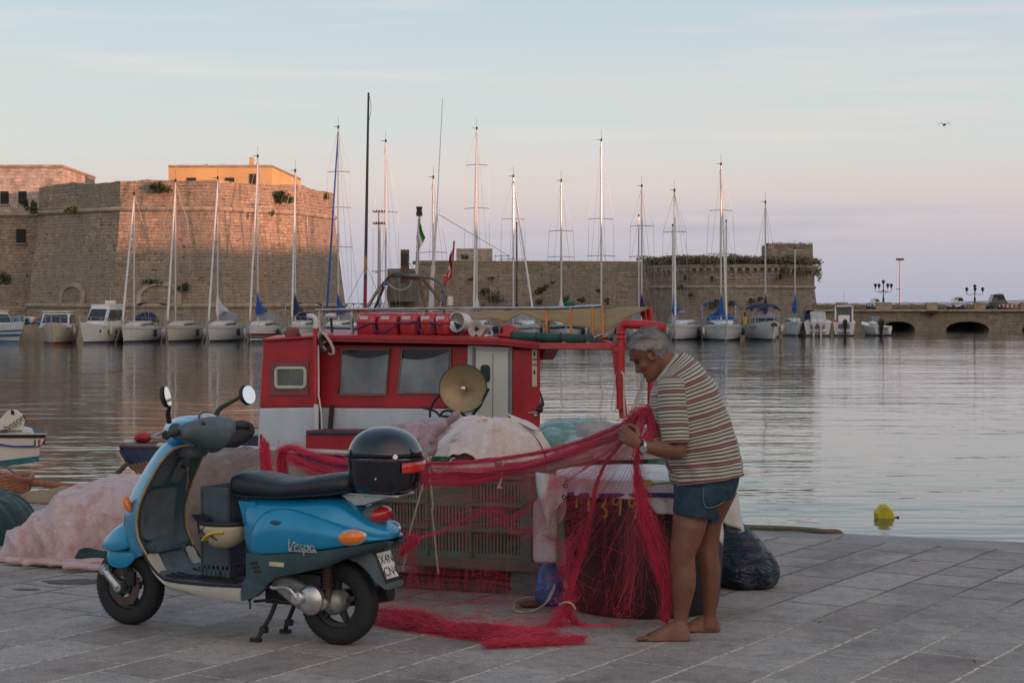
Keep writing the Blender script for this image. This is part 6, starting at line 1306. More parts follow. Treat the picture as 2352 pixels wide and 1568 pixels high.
# motor boats
def motorboat(x0, x1, yw, label, kind, head=0, L=8.5, col=None, top=None, group='motor boats moored across the harbour', boot=None, depthc=None):
    Y = 3.0 * FD / (yw - 692); k = Y / FD; cx = ((x0 + x1) / 2 - 1176) * k; wpx = (x1 - x0) * k; view = math.atan2(cx, Y); rz = -view + head
    Bm = max(1.8, min(3.4, wpx - abs(math.sin(head)) * L * .6)); Yl_ = Y + L * .45 * abs(math.cos(head)); cx = cx / Y * Yl_; t = thing('motor_boat', label, 'motor boat', (cx, Yl_, ZW), rz, group)
    fb_ = 1.15 if kind != 'open' else .8; mb = MB(); rings = hullmesh(mb, L, Bm, fb_, stern=.92, sheer=.35, flare=.85, bow_rake=.9); mb.build('hull', col or m_white, t, smooth=50)
    ring_band(rings, 0, .09).build('boot_stripe', boot or m_boot, t, smooth=60)
    dk = MB().loft([[r[0] + Vector((.04, .02, -.04)), r[0] + Vector((.04, .02, .04)), r[7] + Vector((-.04, .02, .04)), r[7] + Vector((-.04, .02, -.04))] for r in rings], (True, True)).build('deck', m_white, t)
    def cabin(y0, y1, w_, z0, z1, rake, nm, mt_):
        return MB().loft([[Vector((s_ * w_ * Bm / 2 * f, y, z_)) for s_, f, z_ in ((-1, 1, z0), (-1, .84, zz_), (1, .84, zz_), (1, 1, z0))] for y, zz_ in ((y0, z0 + .05), (y0 + rake, z1), (y1, z1), (y1 + .15, z0 + .05))], (True, True)).build(nm, mt_, t, bevel=.05)
    def glass(y0, y1, w_, z0, z1, rake, par):
        g_ = MB().prism([Vector((-w_ * .80 * Bm / 2, y0 + rake * .28 - .03, z0 + (z1 - z0) * .28)), Vector((w_ * .80 * Bm / 2, y0 + rake * .28 - .03, z0 + (z1 - z0) * .28)), Vector((w_ * .72 * Bm / 2, y0 + rake * .85 - .03, z0 + (z1 - z0) * .85)), Vector((-w_ * .72 * Bm / 2, y0 + rake * .85 - .03, z0 + (z1 - z0) * .85))], (0, -.03, .02)); g_.build('windscreen', m_tint, par)
        for s_ in (-1, 1): MB().prism([Vector((s_ * w_ * Bm / 2 * .955, y0 + rake * .6, z0 + (z1 - z0) * .28)), Vector((s_ * w_ * Bm / 2 * .955, y1 - .3, z0 + (z1 - z0) * .28)), Vector((s_ * w_ * Bm / 2 * .87, y1 - .5, z0 + (z1 - z0) * .82)), Vector((s_ * w_ * Bm / 2 * .87, y0 + rake * 1.1, z0 + (z1 - z0) * .82))], (s_ * .04, 0, 0)).build('side_window', m_tint, par)
    if kind == 'hardtop':
        c_ = cabin(-L * .22, L * .28, .86, fb_, fb_ + 1.05, .9, 'cabin', m_white); glass(-L * .22, L * .28, .86, fb_, fb_ + 1.05, .9, c_)
        MB().box((0, L * .08, fb_ + 1.12), (Bm * .80, L * .42, .10)).build('hardtop', mat('cream_top', (.5, .49, .42), .4), t, bevel=.05)
    if kind == 'fly':
        c_ = cabin(-L * .18, L * .30, .88, fb_ + .05, fb_ + 1.5, 1.3, 'cabin', m_white); glass(-L * .18, L * .30, .88, fb_ + .05, fb_ + 1.5, 1.3, c_)
        MB().box((0, L * .14, fb_ + 1.55), (Bm * .76, L * .34, .14)).build('hardtop', m_white, t, bevel=.06); MB().box((.2, L * .14, fb_ + 1.78), (.7, .5, .26)).build('radar', m_white, t, bevel=.05)
        MB().tube([(.2, L * .14, fb_ + 1.8), (.2, L * .14, fb_ + 2.9)], .015, 4).build('aerial', m_alu, t)
        for s_ in (-1, 1):
            for q in (.32, .45, .60): i = int(q * 14); r = rings[i]; p_ = (r[0] if s_ < 0 else r[7]).lerp(r[1] if s_ < 0 else r[6], .7); MB().ball(p_ + Vector((s_ * .01, 0, 0)), (.05, .16, .13), 12, 6).build('porthole', m_tint, t)
    if kind == 'bimini':
        c_ = cabin(-L * .12, L * .1, .86, fb_, fb_ + .62, .7, 'screen_frame', m_grey_c); glass(-L * .12, L * .1, .86, fb_, fb_ + .62, .7, c_)
        mb = MB(); mb.loft([[Vector((Bm * .46 * math.cos(a), y, z_ + .42 * max(0, math.sin(a)) ** .7)) for a in [math.pi * q / 10 for q in range(11)]] for y, z_ in ((-L * .06, fb_ + 1.05), (L * .06, fb_ + 1.25), (L * .3, fb_ + 1.2))], (False, False), closed=False); o = mb.build('bimini', m_navy, t, smooth=70); mod_solid(o, .04)
        mb = MB(); mb.tube([Vector((Bm * .45 * math.cos(a), -L * .04, fb_ + .6 + .85 * math.sin(a))) for a in [math.pi * q / 10 for q in range(11)]], .025, 5); mb.build('bimini_frame', m_alu, o)
        for s_ in (-1, 1):
            for q in (3, 4, 5): r = rings[q + 2]; p_ = (r[0] if s_ < 0 else r[7]).lerp(r[1] if s_ < 0 else r[6], .45); MB().ball(p_ + Vector((s_ * .01, 0, 0)), (.05, .10, .12), 10, 6).build('porthole', m_tint, t)
        MB().box((0, -L * .5 + .05, fb_ + .1), (.5, .5, .3), taper=.5).build('anchor', m_iron, t)
    if kind in ('cuddy', 'tower', 'open'):                # stern towards the camera
        ys = L / 2
        def outb(x, col_):
            e = MB(); e.loft([[Vector((x + a_ * w_, ys + .25 + b_ * d_, z_)) for a_, b_ in ((-1, -1), (1, -1), (1, 1), (-1, 1))] for z_, w_, d_ in ((1.45, .12, .16), (1.35, .19, .28), (.95, .19, .28), (.8, .12, .2), (.1, .08, .13), (-.4, .06, .12))], (True, True)); return e.build('outboard', col_, t, bevel=.04)
        MB().box((0, ys + .02, .06), (Bm * .86, .06, .16)).build('transom_stripe', m_boot, t); MB().box((0, ys + .12, .34), (Bm * .55, .3, .06)).build('swim_platform', m_grey_c, t); MB().box((0, ys + .01, fb_ * .72), (Bm * .5, .06, fb_ * .34)).build('motor_well', mat('well_grey', (.16, .17, .18), .6), t)
        if kind == 'cuddy':
            c_ = cabin(-L * .1, L * .30, .62, fb_, fb_ + .95, .5, 'helm_cover', mat('pale_cover', (.42, .46, .46), .7, var=.12, sc=3)); outb(-.28, m_white); outb(.34, m_white)
            mb = MB(); mb.loft([[Vector((Bm * .46 * math.cos(a), y, fb_ + 1.25 + .2 * math.sin(a))) for a in [math.pi * q / 8 for q in range(9)]] for y in (-.3, .9)], (False, False), closed=False); o = mb.build('bimini', m_iron, t, smooth=70); mod_solid(o, .04)
            MB().box((Bm * .35, L * .35, fb_ + .5), (.5, .6, .5)).build('seat_bundle', m_navy, t, bevel=.08)
        if kind == 'tower':
            mb = MB(); w_ = Bm * .40
            for s_ in (-1, 1): mb.prism([Vector((s_ * w_, y, z_)) for y, z_ in ((L * .05, fb_), (L * .3, fb_), (L * .22, fb_ + 1.4), (L * .12, fb_ + 1.4))], (-s_ * .14, 0, 0))
            mb.box((0, L * .16, fb_ + 1.42), (2 * w_, L * .2, .1)); mb.build('hardtop', m_white, t, bevel=.03)
            MB().prism([Vector((-w_ * .85, L * .03, fb_ + .1)), Vector((w_ * .85, L * .03, fb_ + .1)), Vector((w_ * .85, L * .10, fb_ + 1.35)), Vector((-w_ * .85, L * .10, fb_ + 1.35))], (0, .04, 0)).build('windscreen', mat('pale_screen', (.3, .33, .33), .15, bump=0), t)
            MB().box((0, L * .25, fb_ + .35), (Bm * .5, .5, .6)).build('console', m_white, t, bevel=.06); outb(-.1, m_black); MB().box((.75, L * .45, fb_ + .15), (.4, .25, .15)).build('red_bucket', m_red, t, bevel=.03)
            MB().tube([(0, L * .16, fb_ + 1.4), (0, L * .16, fb_ + 2.6)], .015, 4).build('aerial', m_alu, t)
        if kind == 'open':
            MB().box((-.2, 0, fb_ + .45), (.8, .5, .8)).build('console', mat('screen_grey', (.2, .22, .22), .2), t, bevel=.05); outb(.3, m_black); MB().ball((.35, .9, fb_ + .25), (.35, .5, .2)).build('seat_cushion', m_white, t)
    mb = MB()
    if kind in ('hardtop', 'fly', 'bimini'):
        for s_ in (0, 7):
            pts = [rings[i][s_] + Vector((0, 0, .5)) for i in range(0, 9)]; mb.tube(pts, .018, 4)
            for i in range(0, 9, 2): mb.tube([rings[i][s_], rings[i][s_] + Vector((0, 0, .5))], .018, 4)
        mb.build('bow_rail', m_alu, t); q = rings[6][7]; MB().tube([q + Vector((.12, 0, -.1)), q + Vector((.12, 0, -.25)), q + Vector((.12, 0, -.6)), q + Vector((.12, 0, -.7))], [.04, .13, .13, .04], 8).build('fender', m_cream, t)
    return t
motorboat(82, 182, 790.5, 'cream hulled motor cruiser with dark windows, leftmost of the moored row', 'hardtop', h(-6), 8, m_cream, boot=mat('maroon_stripe', (.16, .03, .03), .4, bump=0))
motorboat(178, 290, 789.5, 'white flybridge style motor cruiser beside the cream one', 'fly', h(-20), 9)
motorboat(1708, 1806, 782.5, 'white motor boat with a navy bimini top, bow towards us on the right', 'bimini', h(10), 8)
motorboat(1845, 1911, 771.5, 'white motor boat with two white outboards and a pale cover', 'cuddy', math.pi, 6.5)
motorboat(1912, 1965, 771.5, 'white motor boat with a tall hardtop frame and one black outboard', 'tower', math.pi, 6.5)
motorboat(1966, 2042, 770.5, 'small low white motor boat nearest the first bridge arch', 'open', math.pi + h(22), 5)
m_lb = mat('mid_blue_paint', (.02, .12, .25), .5, bump=0)
t = motorboat(-62, 26, 787, 'white working boat with blue bands cut off by the left edge of the picture', 'hardtop', h(30), 9, boot=m_lb)
mb = MB(); rg = hullmesh(mb, 9, 3.0, 1.15, stern=.92, sheer=.35, flare=.85, bow_rake=.9)
ring_band(rg, .30, .42, .06).build('hull_band', m_lb, t, smooth=60); ring_band(rg, .56, .64, .06).build('hull_band', m_lb, t, smooth=60)
t = thing('person', 'person in a yellow top standing among the boats right of the blue sprayhood yacht', 'person', P(1711, 772, 148)); t.location.z = P(1711, 765, 148).z
mb = MB(); mb.sweep([(Vector((-.16, 0, 0)), Vector((.16, 0, 0)), .12), (Vector((-.17, 0, .5)), Vector((.17, 0, .5)), .13), (Vector((-.2, 0, .8)), Vector((.2, 0, .8)), .14), (Vector((-.2, 0, 1.2)), Vector((.22, 0, 1.2)), .13), (Vector((-.07, 0, 1.42)), Vector((.07, 0, 1.42)), .07), (Vector((-.09, 0, 1.5)), Vector((.09, 0, 1.5)), .1), (Vector((-.09, 0, 1.66)), Vector((.09, 0, 1.66)), .1), (Vector((-.03, 0, 1.74)), Vector((.03, 0, 1.74)), .04)], 12)
mb.tube([(-.22, 0, 1.15), (-.28, -.05, .85), (-.2, -.2, .7)], [.06, .05, .04], 8); mb.tube([(.22, 0, 1.15), (.28, -.05, .85), (.2, -.2, .7)], [.06, .05, .04], 8); mb.build('body', mat('dark_trousers_skin', (.05, .04, .04), .8), t, smooth=70)
MB().sweep([(Vector((-.2, 0, .7)), Vector((.2, 0, .7)), .16), (Vector((-.23, 0, 1.18)), Vector((.23, 0, 1.18)), .15), (Vector((-.12, 0, 1.38)), Vector((.12, 0, 1.38)), .1)], 12).build('yellow_top', mat('yellow_cloth', (.45, .28, .05), .8), t, smooth=70)
# small boat with outboard at the left
wb = thing('outboard_dinghy', 'small white fibreglass boat with a tilted white outboard, cut off by the left edge', 'small boat', P(20, 1060, 26.0)); wb.location.z = ZW
c5 = crop(0, 1000, 520, 1773); Yd = 25.2; L0 = wb.location
VD = Vector((-.30, 1, 0))
def D(a, b, dy=0.0): return P(*c5(a, b), Yd + dy) - L0
m_dg = mat('dinghy_gelcoat', (.60, .55, .47), .35, var=.06, sc=2, bump=.05)
prof = lambda dy: [D(-900, 310, dy), D(388, 318, dy), D(345, 400, dy), D(335, 478, dy), D(330, 520, dy), D(-900, 600, dy)]
mb = MB(); mb.loft([prof(0), prof(.3), prof(1.5), prof(1.7)], (True, True)); mb.build('hull', m_dg, wb, bevel=.03)
mb = MB(); mb.prism([D(-900, 600, -.014), D(0, 515, -.014), D(336, 474, -.014), D(331, 523, -.014), D(-900, 700, -.014)], VD * 1.72); mb.build('bottom_paint', mat('teal_antifouling', (.01, .14, .17), .5), wb)
mb = MB(); mb.prism([D(-900, 350, -.02), D(0, 369, -.02), D(120, 388, -.02), D(349, 383, -.02), D(346, 400, -.02), D(120, 402, -.02), D(0, 388, -.02), D(-900, 372, -.02)], (0, -.004, 0)); mb.build('blue_line', mat('royal_line', (.02, .03, .3), .5, bump=0), wb)
mb = MB(); mb.loft([[D(x, 296, dy), D(x, 283, dy), D(x, 283, 1.75), D(x, 296, 1.75)] for x, dy in ((-900, -.05), (390, -.05), (408, .1))], (True, True)); mb.build('rub_rail', mat('dinghy_white', (.5, .5, .48), .5), wb, bevel=.01)
mb = MB(); mb.prism([D(-900, 300, -.02), D(392, 305, -.02), D(386, 318, -.02), D(-900, 316, -.02)], VD * 1.6); mb.build('rubber_strip', m_black, wb)
MB().prism([D(-200, 255, .3), D(230, 262, .3), D(300, 284, .3), D(-200, 284, .3)], VD * 1.0).build('transom_deck', mat('dinghy_white', (.5, .5, .48), .5), wb, bevel=.02)
for i, cl_ in enumerate([(.02, .14, .06), (.55, .5, .45), (.4, .02, .02)]): MB().prism([D(290 + i * 17, 334, -.03), D(307 + i * 17, 334, -.03), D(306 + i * 17, 392, -.03), D(289 + i * 17, 392, -.03)], (0, -.002, 0)).build('flag_sticker', mat('sticker_%d' % i, cl_, .5, bump=0), wb)
MB().prism([D(362, 318, .2), D(388, 316, .2), D(380, 375, .2), D(360, 375, .2)], VD * .3).build('stern_fitting', m_iron, wb)
ob = [(0, 162), (60, 95), (100, 80), (145, 85), (190, 120), (212, 165), (205, 210), (195, 258), (0, 262), (-60, 250)]
def orr(sc_, dy): c_ = D(80, 180, dy); return [c_ + (D(a, b, dy) - c_) * sc_ for a, b in ob]
mb = MB(); mb.loft([orr(.93, .25), orr(.985, .262), orr(1, .29), orr(1, .56), orr(.95, .62), orr(.75, .67)], (True, True)); o_b = mb.build('outboard_cowl', m_dg, wb, smooth=50, bevel=.015)
mb = MB(); mb.tube([D(-10, 275, .25), D(120, 235, .25), D(190, 192, .25)], .008, 5, flat=.5); mb.tube([D(20, 285, .25), D(130, 250, .25), D(192, 206, .25)], .005, 5, flat=.5); mb.build('cowl_lines', m_iron, o_b)
Mx = Matrix.Translation(D(98, 212, .244)) @ Matrix.Rotation(R_(90), 4, 'X') @ Matrix.Rotation(R_(35), 4, 'Z')
text_mesh('Johnson', .135, m_iron, 'lettering', o_b, Mx, .002)
mb = MB()
for i in range(3): mb.box(D(98 + i * 9, 100 + i * 4, .245), (.02, .004, .06), 0)
mb.build('model_mark', m_iron, o_b)
MB().tube([D(60, 262, .5), D(40, 330, .5)], .1, 10).build('outboard_leg', m_iron, wb)
tag(MB().tube([P(*c5(0, 535), 25), P(*c5(150, 640), 19.5), P(*c5(250, 700), 17.2), EP(-3.75, -.03, .01)], .012, 6).build('dinghy_mooring_line', mat('wet_rope', (.07, .065, .055), .9)), 'thin dark mooring line from the small white boat to the quay', 'rope')
# buoy, gull
by = thing('yellow_buoy', 'small faceted yellow mooring buoy floating on the calm water at the right', 'buoy', (0, 0, 0)); bp = P(2032, 1187, 3.0 * FD / (1188 - 692)); by.location = (bp.x, bp.y, ZW)
kk = bp.y / FD; mb = MB()
pts = [(-22, 4), (-24, -12), (-10, -30), (2, -31), (16, -18), (23, 2), (20, 6), (-16, 8)]
mb.loft([[Vector((a * kk * s_, y, -b * kk * s_)) for a, b in pts] for s_, y in ((.82, -.09), (1, -.05), (1, .05), (.82, .09))], (True, True)); mb.build('float', mat('buoy_yellow', (.48, .42, .02), .45, var=.15, sc=9), by, smooth=0)
MB().tube([(.13, 0, .0), (.2, 0, .01)], .01, 6).build('ring', m_iron, by)
gl_ = thing('gull', 'gull gliding high in the sky at the right', 'bird', P(2169, 287, 60)); k = 60 / FD
mb = MB(); mb.sweep([(Vector((0, y, r_)), Vector((0, y, -r_)), r_) for y, r_ in ((-.17, .01), (-.12, .03), (0, .042), (.09, .03), (.2, .006))], 10, side=Vector((1, 0, 0))); mb.build('body', mat('gull_grey', (.12, .11, .11), .8), gl_)
for s_ in (-1, 1):
    P3 = cat_rom([(s_ * .02, 0, .0), (s_ * .10, -.02, .060), (s_ * .16, 0, .050), (s_ * .235, .04, -.02)], 5)
    MB().loft([[p_ + Vector((0, -c_, 0)), p_ + Vector((0, 0, .010)), p_ + Vector((0, c_, 0)), p_ - Vector((0, 0, .004))] for p_, c_ in zip(P3, [.055 - .003 * q for q in range(16)])], (True, True)).build('wing', mat('gull_wing', (.05, .045, .045), .8), gl_, smooth=80)
# ------------------------------------------------------------ gear on the quay
c2 = crop(960, 940, 1960, 2240); c4 = crop(960, 1020, 1400, 2300)
def GB(x, y, z=0.0): return G(x, y, z)
def fbm(p, o=4, H_=1.0):
    v = 0; a = 1; f = 1
    for _ in range(o): v += a * noise.noise(p * f); a *= .5; f *= 2.07
    return v
def mound(name, c, rx, ry, h_, rz, mt_, label, cat, base=0, p=2.4, q=2.0, fold=.03, fk=9, lump=.08, seed=0, nu=110, nv=46, flare=0, group=None, topflat=0, ragged=.05, prof=None, kind=None):
    c = Vector(c); rm = Matrix.Rotation(rz, 3, 'Z'); sd_ = Vector((seed * 3.1, seed * 1.7, seed))
    def f(u, v):
        a = 2 * math.pi * u; ca, sa = math.cos(a), math.sin(a)
        rr = 1 + ragged * fbm(Vector((ca * 1.6, sa * 1.6, 0)) + sd_) + fold * .8 * math.sin(a * fk * 2 + 3 * noise.noise(Vector((ca, sa, 0)) + sd_)) * v ** 3
        r = v ** .9; z_ = h_ * max(0, 1 - r ** p) ** (1 / q)
        x = math.copysign(abs(ca) ** .85, ca) * r * rx * rr; y = math.copysign(abs(sa) ** .85, sa) * r * ry * rr
        if flare and v > .9: x *= 1 + flare * (v - .9) * 10; y *= 1 + flare * (v - .9) * 10
        z_ += lump * fbm(Vector((x * 2.2, y * 2.2, 0)) + sd_, 2) * (1 - r ** 4)
        th = .9 * seed; wx_ = x + .22 * noise.noise(Vector((x * 2, y * 2, 3)) + sd_); wy_ = y + .22 * noise.noise(Vector((x * 2, y * 2, 8)) + sd_)
        e1 = wx_ * math.cos(th) + wy_ * math.sin(th); e2 = -wx_ * math.sin(th) + wy_ * math.cos(th)
        rid = 1 - 2 * abs(noise.noise(Vector((e1 * fk * .9, e2 * fk * .22, 0)) + sd_)); rid2 = noise.noise(Vector((e2 * fk * 1.3, e1 * fk * .4, 5)) + sd_)
        rad = 1 - 2.2 * abs(noise.noise(Vector((ca * fk * .8 + .5 * r, sa * fk * .8, 2)) + sd_))
        z_ += fold * ((rid - .6) * 1.1 + rid2 * .35) * (1 - r ** 6) + fold * 1.5 * (rad - .5) * r ** 1.5 * (1 - r ** 10)
        if prof: z_ *= prof(x, y)
        q_ = rm @ Vector((x, y, 0)); return Vector((q_.x, q_.y, max(z_, .004 + .006 * abs(noise.noise(Vector((x * 14, y * 14, 1))))) ))
    mb = MB(); mb.grid(f, nu, nv); o = mb.build(name, mt_, smooth=180); o.location = (c.x, c.y, base); mod_sub(o, 1)
    return tag(o, label, cat, group, kind) if label else o
def clothmat(name, c1, c2_, c3_=None, sc=5, blot=.5, bw=.35, fine=240, ts=.9):
    g = NT(name); col = g.mix(g.mr(g.noise(sc, 5, rough=.65, dist=.6), blot - .08, blot + .08), c1, c2_)
    if c3_: col = g.mix(g.mr(g.noise(sc * 1.7, 6, rough=.7), .60, .68), col, c3_)
    col = g.mix(1.0, col, g.ramp(g.noise(sc * 7, 5, rough=.7), [(.3, (.82, .82, .82, 1)), (.7, (1.12, 1.12, 1.12, 1))]), 'MULTIPLY')
    g.l(col, g.b.inputs['Base Color']); g.b.inputs['Roughness'].default_value = .92; g.b.inputs['Sheen Weight'].default_value = .15
    b1 = g.bump(g.noise(6, 3, rough=.45, dist=1.2), bw * .28, .03); g.bump(g.noise(fine, 3), .35, .002, b1); return g.m
m_pink = clothmat('pink_flowered_cloth', (.50, .37, .37, 1), (.43, .25, .235, 1), (.53, .45, .47, 1), sc=8, blot=.55)
m_whitec = clothmat('stained_white_cloth', (.58, .51, .49, 1), (.53, .42, .37, 1), (.36, .22, .10, 1), sc=4, blot=.52)
m_mauve = clothmat('mauve_towel', (.36, .25, .27, 1), (.24, .16, .18, 1), None, sc=12, fine=120, bw=.6)
m_taupe = clothmat('taupe_canvas', (.17, .13, .115, 1), (.13, .10, .09, 1), None, sc=4)
m_olive = clothmat('olive_felt', (.16, .17, .12, 1), (.12, .13, .09, 1), None, sc=6)
m_dgnet = clothmat('dark_green_net', (.008, .035, .035, 1), (.015, .05, .045, 1), None, sc=14, bw=.8, fine=90)
# pink blanket heap
def interp(L, t):
    for (a, p), (b, q) in zip(L[:-1], L[1:]):
        if a <= t <= b: f = (t - a) / (b - a); f = f * f * (3 - 2 * f); return p + (q - p) * f
    return L[-1][1]
def blanket(u, v):
    X = -3.34 + 1.42 * u; tp = interp([(0, .03), (.035, .20), (.12, .29), (.27, .43), (.42, .515), (.62, .53), (.8, .50), (1, .36)], u)
    lift = interp([(0, 0), (.45, 0), (.6, .03), (.75, .15), (1, .24)], u); th = math.pi * v; c_, s_ = math.cos(th), math.sin(th)
    ry = .68 * interp([(0, .55), (.1, .9), (.3, 1), (1, .92)], u); n1 = noise.noise(Vector((X * 1.7, v * 2.2, 4)))
    y = 12.27 - ry * math.copysign(abs(c_) ** .62, c_); z = (tp * (s_ ** .62)) if c_ < 0 else lift + (tp - lift) * (s_ ** .62)
    sk = X + .55 * v * (1 - v * .5); amp = interp([(0, .055), (.3, .055), (.5, .022), (1, .02)], u) * min(1, .35 + 1.1 * (1 - s_) + .3)
    f_ = (1 - 2.4 * abs(noise.noise(Vector((sk * 5.2, v * .9, 1.5))))) + .45 * (1 - 2.2 * abs(noise.noise(Vector((sk * 11, v * 1.6, 7))))) ; f_ += .25 * noise.noise(Vector((X * 9, v * 9, 2)))
    hemw = .05 * math.sin(X * 19 + 2 * n1) * max(0, 1 - v * 9); nx, ny, nzv = 0, -c_ * .9, .35 + s_ * .6
    y += ny * amp * f_ - hemw; z += nzv * amp * (f_ - .4) + .05 * n1 * s_
    X += .03 * noise.noise(Vector((v * 7, u * 3, 3))) - (.10 * (1 - u / .08) * (1 - s_) if u < .08 else 0)
    return Vector((X, y, max(z, .006 + .01 * abs(noise.noise(Vector((X * 12, y * 12, 1))))) if lift < .02 or c_ < 0 else z))
o = MB().grid(blanket, 230, 130).build('pink_blanket_heap', m_pink, smooth=180); mod_sub(o, 1); tag(o, 'pale pink flowered blanket thrown over a heap of nets at the left', 'blanket')
mound('dark_heap_below_blanket', (-2.45, 12.3, 0), .55, .48, .36, 0, m_dgnet, 'dark green net bulging out below the lifted right hem of the pink blanket', 'net heap', seed=41, fold=.03, lump=.04)
mb = MB()
random.seed(21)
for i in range(9):
    a = G(2 + i * 26, 1302 + i * 1.2 + U(-4, 4)); pts = [a + Vector((U(-.05, .05) + .10 * j, U(-.05, .05) + .012 * j, .022 + .02 * rnd())) for j in range(5)]
    mb.tube(cat_rom(pts, 4), [.03 + .008 * math.sin(q) for q in range(17)], 8, flat=.7)
o = mb.build('blanket_hem', m_pink, smooth=80); mod_remesh(o, .012, 8); tag(o, 'crumpled hem of the pink blanket gathered on the paving stones', 'blanket')
mound('dark_green_net_heap', (-4.0, 12.9, 0), .60, .5, .36, 0, m_dgnet, 'dark green net heap at the left edge behind the pink blanket', 'net heap', seed=5, fold=.022, lump=.12)
mound('dark_green_net_edge', (-2.45, 11.72, 0), .50, .20, .13, R_(10), m_dgnet, 'dark green netting creeping out beneath the pink blanket by the front wheel', 'net heap', seed=8, fold=.04, lump=.05)
m_or = clothmat('orange_rope_fibre', (.30, .12, .06, 1), (.2, .08, .05, 1), None, sc=30, fine=200)
mb = MB(); c = EP(-4.35, -.35, .07)
for i in range(7): mb.tube([c + Vector((.26 * math.cos(a) * (1 - .06 * i) + .02 * i, .16 * math.sin(a), .016 * i + .02 * math.sin(a * 3 + i))) for a in [q * .314 for q in range(20)]], .024, 8, closed=True)
mb.tube(cat_rom([c + Vector((.2, 0, .06)), c + Vector((.5, -.05, .03)), c + Vector((.75, .0, .0)), c + Vector((.9, .12, -.03))], 5), .03, 8)
tag(mb.build('orange_rope_coil', m_or), 'coil of frayed orange rope on the quay edge above the dark green net', 'rope')
mound('pale_net_bundle', EP(-3.6, -.45, 0), .42, .2, .10, 0, clothmat('pale_net', (.22, .2, .13, 1), (.3, .16, .10, 1), None, sc=18), 'small heap of pale brown netting beside the orange rope', 'net heap', seed=15)
# taupe tarp and olive sack behind the scooter
mound('taupe_tarp_heap', (-1.85, 11.7, 0), .60, .5, .74, R_(-10), m_taupe, 'brown canvas tarpaulin over a heap behind the scooter handlebar', 'tarpaulin', p=3.2, q=2.4, fold=.03, lump=.06, seed=31)
mound('olive_sack', (-1.42, 11.1, 0), .42, .36, .68, R_(-20), m_olive, 'olive green sack leaning on the brown tarpaulin behind the scooter seat', 'sack', p=3.0, q=2.2, fold=.025, lump=.05, seed=37)
# green slatted bulk bin
m_bin = mat('green_bin_plastic', (.055, .145, .105), .55, var=.25, sc=5, bump=.2, bs=40, dirt=((.09, .13, .11, 1), .60))
bc = Vector((.165, 10.38, 0)); bu = Vector((-.924, .3826, 0)); bw_ = Vector((.3826, .924, 0))
def bulk_bin(loc, label, rz):
    t = thing('bulk_bin', label, 'plastic bin', loc, rz, 'slatted plastic bins'); L_, W_, H_, zb = 1.22, 1.0, .76, .13
    # local: front face on y=0, x from 0 (right corner) to -L (left), z up
    mb = MB(); th = .03
    mb.box((-L_ / 2, W_ / 2, zb + .02), (L_ - .02, W_ - .02, .04)); mb.box((-.02, W_ / 2, (H_ + zb) / 2), (th, W_ - .06, H_ - zb)); mb.box((-L_ + .02, W_ / 2, (H_ + zb) / 2), (th, W_ - .06, H_ - zb)); mb.box((-L_ / 2, W_ - .02, (H_ + zb) / 2), (L_, th, H_ - zb)); sh = mb.build('shell', m_bin, t, smooth=0)
    # front wall with real slots
    mb = MB(); rows = [(zb + .10, zb + .215), (zb + .25, zb + .365), (zb + .40, zb + .505)]
    mb.box((-L_ / 2, .012, zb + .05), (L_, .024, .10)); mb.box((-L_ / 2, .012, (zb + .505 + H_) / 2), (L_, .024, H_ - zb - .505))
    for a, b in zip(rows[:-1], rows[1:]): mb.box((-L_ / 2, .012, (a[1] + b[0]) / 2), (L_, .024, b[0] - a[1]))
    blocks = [(-.13, -.41), (-.46, -.70), (-.74, -1.10)]
    for z0, z1_ in rows:
        x = 0.0; segs = [(0, -.13), (-.41, -.46), (-.70, -.74), (-1.10, -L_)]
        for a, b in segs: mb.box(((a + b) / 2, .012, (z0 + z1_) / 2), (a - b, .024, z1_ - z0))
        for a, b in blocks:
            if (a, b) == blocks[1] and z0 > zb + .3: mb.box(((a + b) / 2, .012, (z0 + z1_) / 2), (a - b, .024, z1_ - z0)); continue
            n_ = int((a - b) / .021)
            for i in range(n_): mb.box((a - (i + .5) * (a - b) / n_, .012, (z0 + z1_) / 2), ((a - b) / n_ * .60, .024, z1_ - z0))
    mb.build('slotted_wall', m_bin, t, smooth=0)
    mb = MB()
    for z_ in (zb + .232, zb + .382, zb + .545): mb.box((-.27, -.012, z_), (.34, .026, .014)); mb.box((-.92, -.012, z_), (.40, .026, .014))
    for x in (-.06, -.435, -.72, -1.16): mb.box((x, -.008, (zb + H_) / 2), (.016, .018, H_ - zb - .06))
    mb.build('rib', m_bin, t, bevel=.003)
    for sx_ in (0, 1):
        for k in range(3): x = -.05 - sx_ * 1.12; MB().prism([Vector((x - .045, -.001, zb + .26 + k * .15)), Vector((x + .045, -.001, zb + .26 + k * .15)), Vector((x, -.001, zb + .33 + k * .15))], (0, -.02, 0)).build('gusset', m_bin, t)
    mb = MB(); mb.box((-L_ / 2, -.008, H_ - .02), (L_ + .04, .05, .05)); mb.box((-L_ / 2, W_, H_ - .02), (L_ + .04, .05, .05)); mb.box((.0, W_ / 2, H_ - .02), (.05, W_ - .05, .05)); mb.box((-L_, W_ / 2, H_ - .02), (.05, W_ - .05, .05)); mb.build('rim', m_bin, t, bevel=.008)
    mb = MB(); mb.box((-L_ / 2, -.006, zb + .035), (L_ + .01, .03, .06)); mb.build('base_rail', mat('grey_green_rail', (.09, .105, .09), .6, var=.25, sc=6), t, bevel=.006)
    for fx in (-.10, -L_ + .10):
        for fy in (.09, W_ - .09): MB().box((fx, fy, zb / 2 + .0), (.20, .18, zb + .01), taper=.9).build('foot', m_bin, t, bevel=.01)
    return t
ang = math.atan2(-.3826, .924)
bulk_bin((bc.x, bc.y, 0), 'green slatted plastic bin heaped with white cloth, behind the red net', ang)
